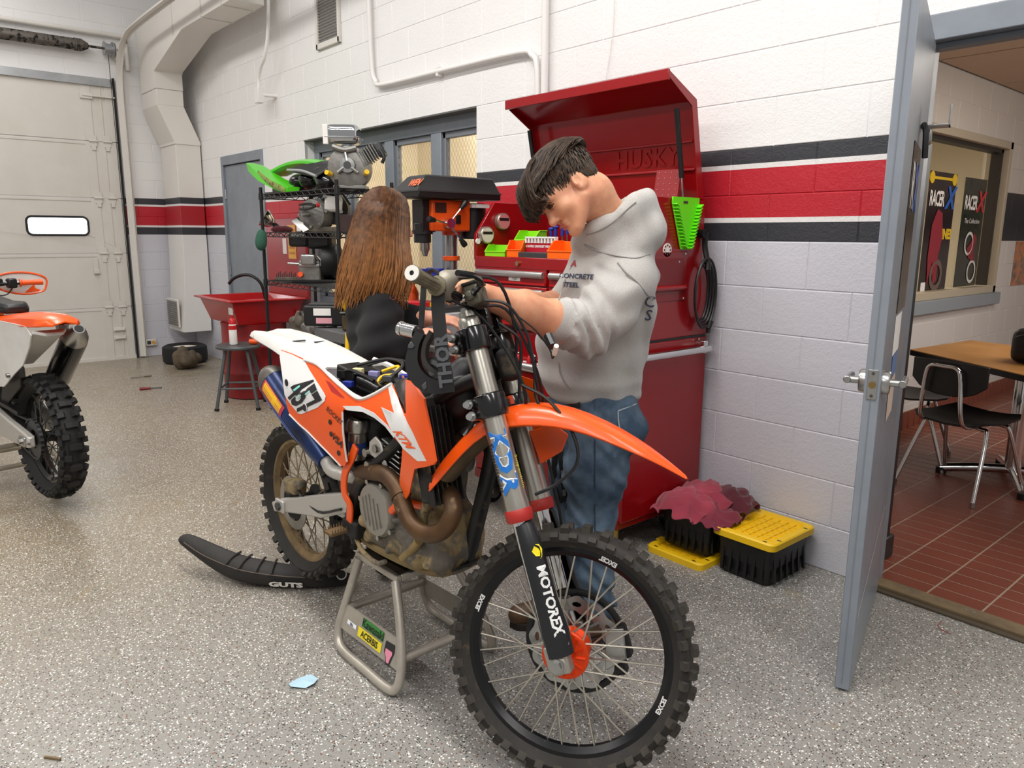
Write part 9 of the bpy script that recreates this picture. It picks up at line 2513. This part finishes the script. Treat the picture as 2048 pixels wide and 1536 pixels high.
# its stand
st2 = thing('bike_stand', 'pale tubular lift stand under the second bike at the left edge', 'stand', B2(0.72, 0, -C2.z))
gz = -C2.z
for s in (1, -1):
 part('side_frame', MB().tube([B2(0.60, s * 0.13, gz + 0.34), B2(0.50, s * 0.19, gz + 0.12), B2(0.49, s * 0.21, gz + 0.04), B2(0.55, s * 0.215, gz + 0.017), B2(0.85, s * 0.215, gz + 0.017), B2(0.92, s * 0.21, gz + 0.04), B2(0.90, s * 0.19, gz + 0.12), B2(0.82, s * 0.13, gz + 0.34)], 0.016, 12, 5), mat('pale_stand', 'b7b0a0', 0.4, 0.6), st2)
for x, z in ((0.505, 0.13), (0.905, 0.13), (0.55, 0.24)):
 part('cross_tube', MB().cyl(B2(x, 0.185, gz + z), B2(x, -0.185, gz + z), 0.014, n=10), mat('pale_stand', 'b7b0a0', 0.4, 0.6), st2)
part('top_plate', MB().box(B2(0.71, 0, gz + 0.35), (0.26, 0.28, 0.02), R2), mat('pale_stand', 'b7b0a0', 0.4, 0.6), st2, bevel=0.004)
# ================================================================== classroom furniture
M_OAK = mat('oak_laminate', 'b9854a', 0.35, var=('a06f38', 7, 0.6))
tbz = 0.745
tb_ = thing('table', 'wood-topped classroom table with black edge on a chrome pedestal', 'table', (-1.35, 5.3, 0.013))
tA, tB, tC_, tD = Vector((-1.945, 5.05, 0)), Vector((-1.871, 5.83, 0)), Vector((-0.60, 5.58, 0)), Vector((-0.66, 4.32, 0))
def tq(k): return [Vector((q.x, q.y, k)) for q in (Vector((-1.95, 5.03, 0)), Vector((-1.87, 5.83, 0)), Vector((-0.75, 5.60, 0)), Vector((-0.80, 4.30, 0)))]
part('table_top', MB().prism(tq(tbz - 0.004), (0, 0, 0.005)), M_OAK, tb_, smooth=0)
part('edge_band', MB().prism(tq(tbz - 0.036), (0, 0, 0.031)), M_BLK, tb_, smooth=0)
part('pedestal', MB().cyl((-1.33, 5.12, 0.09), (-1.33, 5.12, tbz - 0.036), 0.045, n=24), M_CHROME, tb_)
for a in (25, 115, 205, 295):
 c, s = math.cos(rad(a)), math.sin(rad(a))
 lg = part('base_leg', MB().tube([(-1.33, 5.12, 0.085), (-1.33 + 0.20 * c, 5.12 + 0.20 * s, 0.07), (-1.33 + 0.38 * c, 5.12 + 0.38 * s, 0.045)], 0.028, 12, 3), M_CHROME, tb_)
 part('glide', MB().cyl((-1.33 + 0.37 * c, 5.12 + 0.37 * s, 0.013), (-1.33 + 0.37 * c, 5.12 + 0.37 * s, 0.05), 0.030, n=12), M_BLK, lg)
bpk = SDF()
bc = Vector((-1.02, 5.02, tbz))
bpk.box(bc + Vector((-0.16, 0.03, 0.10)), (0.20, 0.13, 0.10), None, 0.05, 0.03).ell(bc + Vector((-0.05, 0.02, 0.16)), (0.20, 0.13, 0.07), None, 0.05)
bg = thing('backpack', 'black backpack lying on the classroom table', 'backpack', bc)
part('bag', smooth_mb(bpk.mesh(0.015, clip=lambda P: tbz + 0.002 - P[:, 2]), 2), M_BLK, bg, smooth=80)
part('zip', MB().tube([bc + Vector(q) for q in ((-0.355, -0.06, 0.13), (-0.30, -0.11, 0.165), (-0.15, -0.115, 0.20), (0.0, -0.11, 0.215))], 0.004, 6, 4), M_DGREY, bg)
def school_chair(loc, rot, label):
 t = thing('school_chair', label, 'chair', loc, rot, 'school chairs')
 def ss(pts, r, nm): part(nm, MB().tube(pts, r, 10, 6), M_CHROME, t, world=False)
 sh = []
 for y, z, w in ((-0.20, 0.425, 0.17), (-0.17, 0.440, 0.205), (0.0, 0.428, 0.215), (0.15, 0.440, 0.205), (0.20, 0.452, 0.18)):
  sh.append([(-w, y, z + 0.012), (-w * 0.6, y, z), (0, y, z - 0.006), (w * 0.6, y, z), (w, y, z + 0.012), (w, y, z), (w * 0.6, y, z - 0.012), (0, y, z - 0.018), (-w * 0.6, y, z - 0.012), (-w, y, z)])
 part('seat', MB().rings(sh), M_BLK, t, world=False, smooth=50)
 bk_ = []
 for x in range(9):
  u = -1 + x / 4; y = -0.225 - 0.02 * (1 - u * u) + 0.01; h0 = 0.575 + 0.075 * (u * u) ** 1.5; h1 = 0.765 - 0.004 * u * u
  bk_.append([(0.215 * u, y, h0), (0.215 * u, y, h1), (0.215 * u, y + 0.014, h1), (0.215 * u, y + 0.014, h0)])
 part('backrest', MB().rings(bk_), M_BLK, t, world=False, smooth=60, bevel=0.004)
 ss([(-0.13, -0.12, 0.415), (-0.125, -0.22, 0.425), (-0.115, -0.252, 0.50), (-0.10, -0.262, 0.68), (-0.075, -0.262, 0.735), (0, -0.262, 0.74), (0.075, -0.262, 0.735), (0.10, -0.262, 0.68), (0.115, -0.252, 0.50), (0.125, -0.22, 0.425), (0.13, -0.12, 0.415)], 0.0115, 'back_frame')
 for s in (-1, 1):
  for y0, y1 in ((-0.10, -0.24), (0.10, 0.22)):
   part('leg', MB().tube([(s * 0.05, y0 * 0.9, 0.405), (s * 0.15, y0, 0.40), (s * 0.185, y0 * 1.1, 0.36), (s * 0.235, y1, 0.02)], 0.0115, 10, 5), M_CHROME, t, world=False)
   part('glide', MB().cyl((s * 0.2365, y1, 0.0), (s * 0.2345, y1 * 0.995, 0.03), 0.014, n=10), M_STEEL, t, world=False)
 return t
school_chair((-1.475, 4.70, 0.0135), rad(-14), 'black school chair with chrome legs pulled up to the classroom table')
school_chair((-1.93, 5.12, 0.0135), rad(-75), 'black school chair half hidden behind the doorway edge')
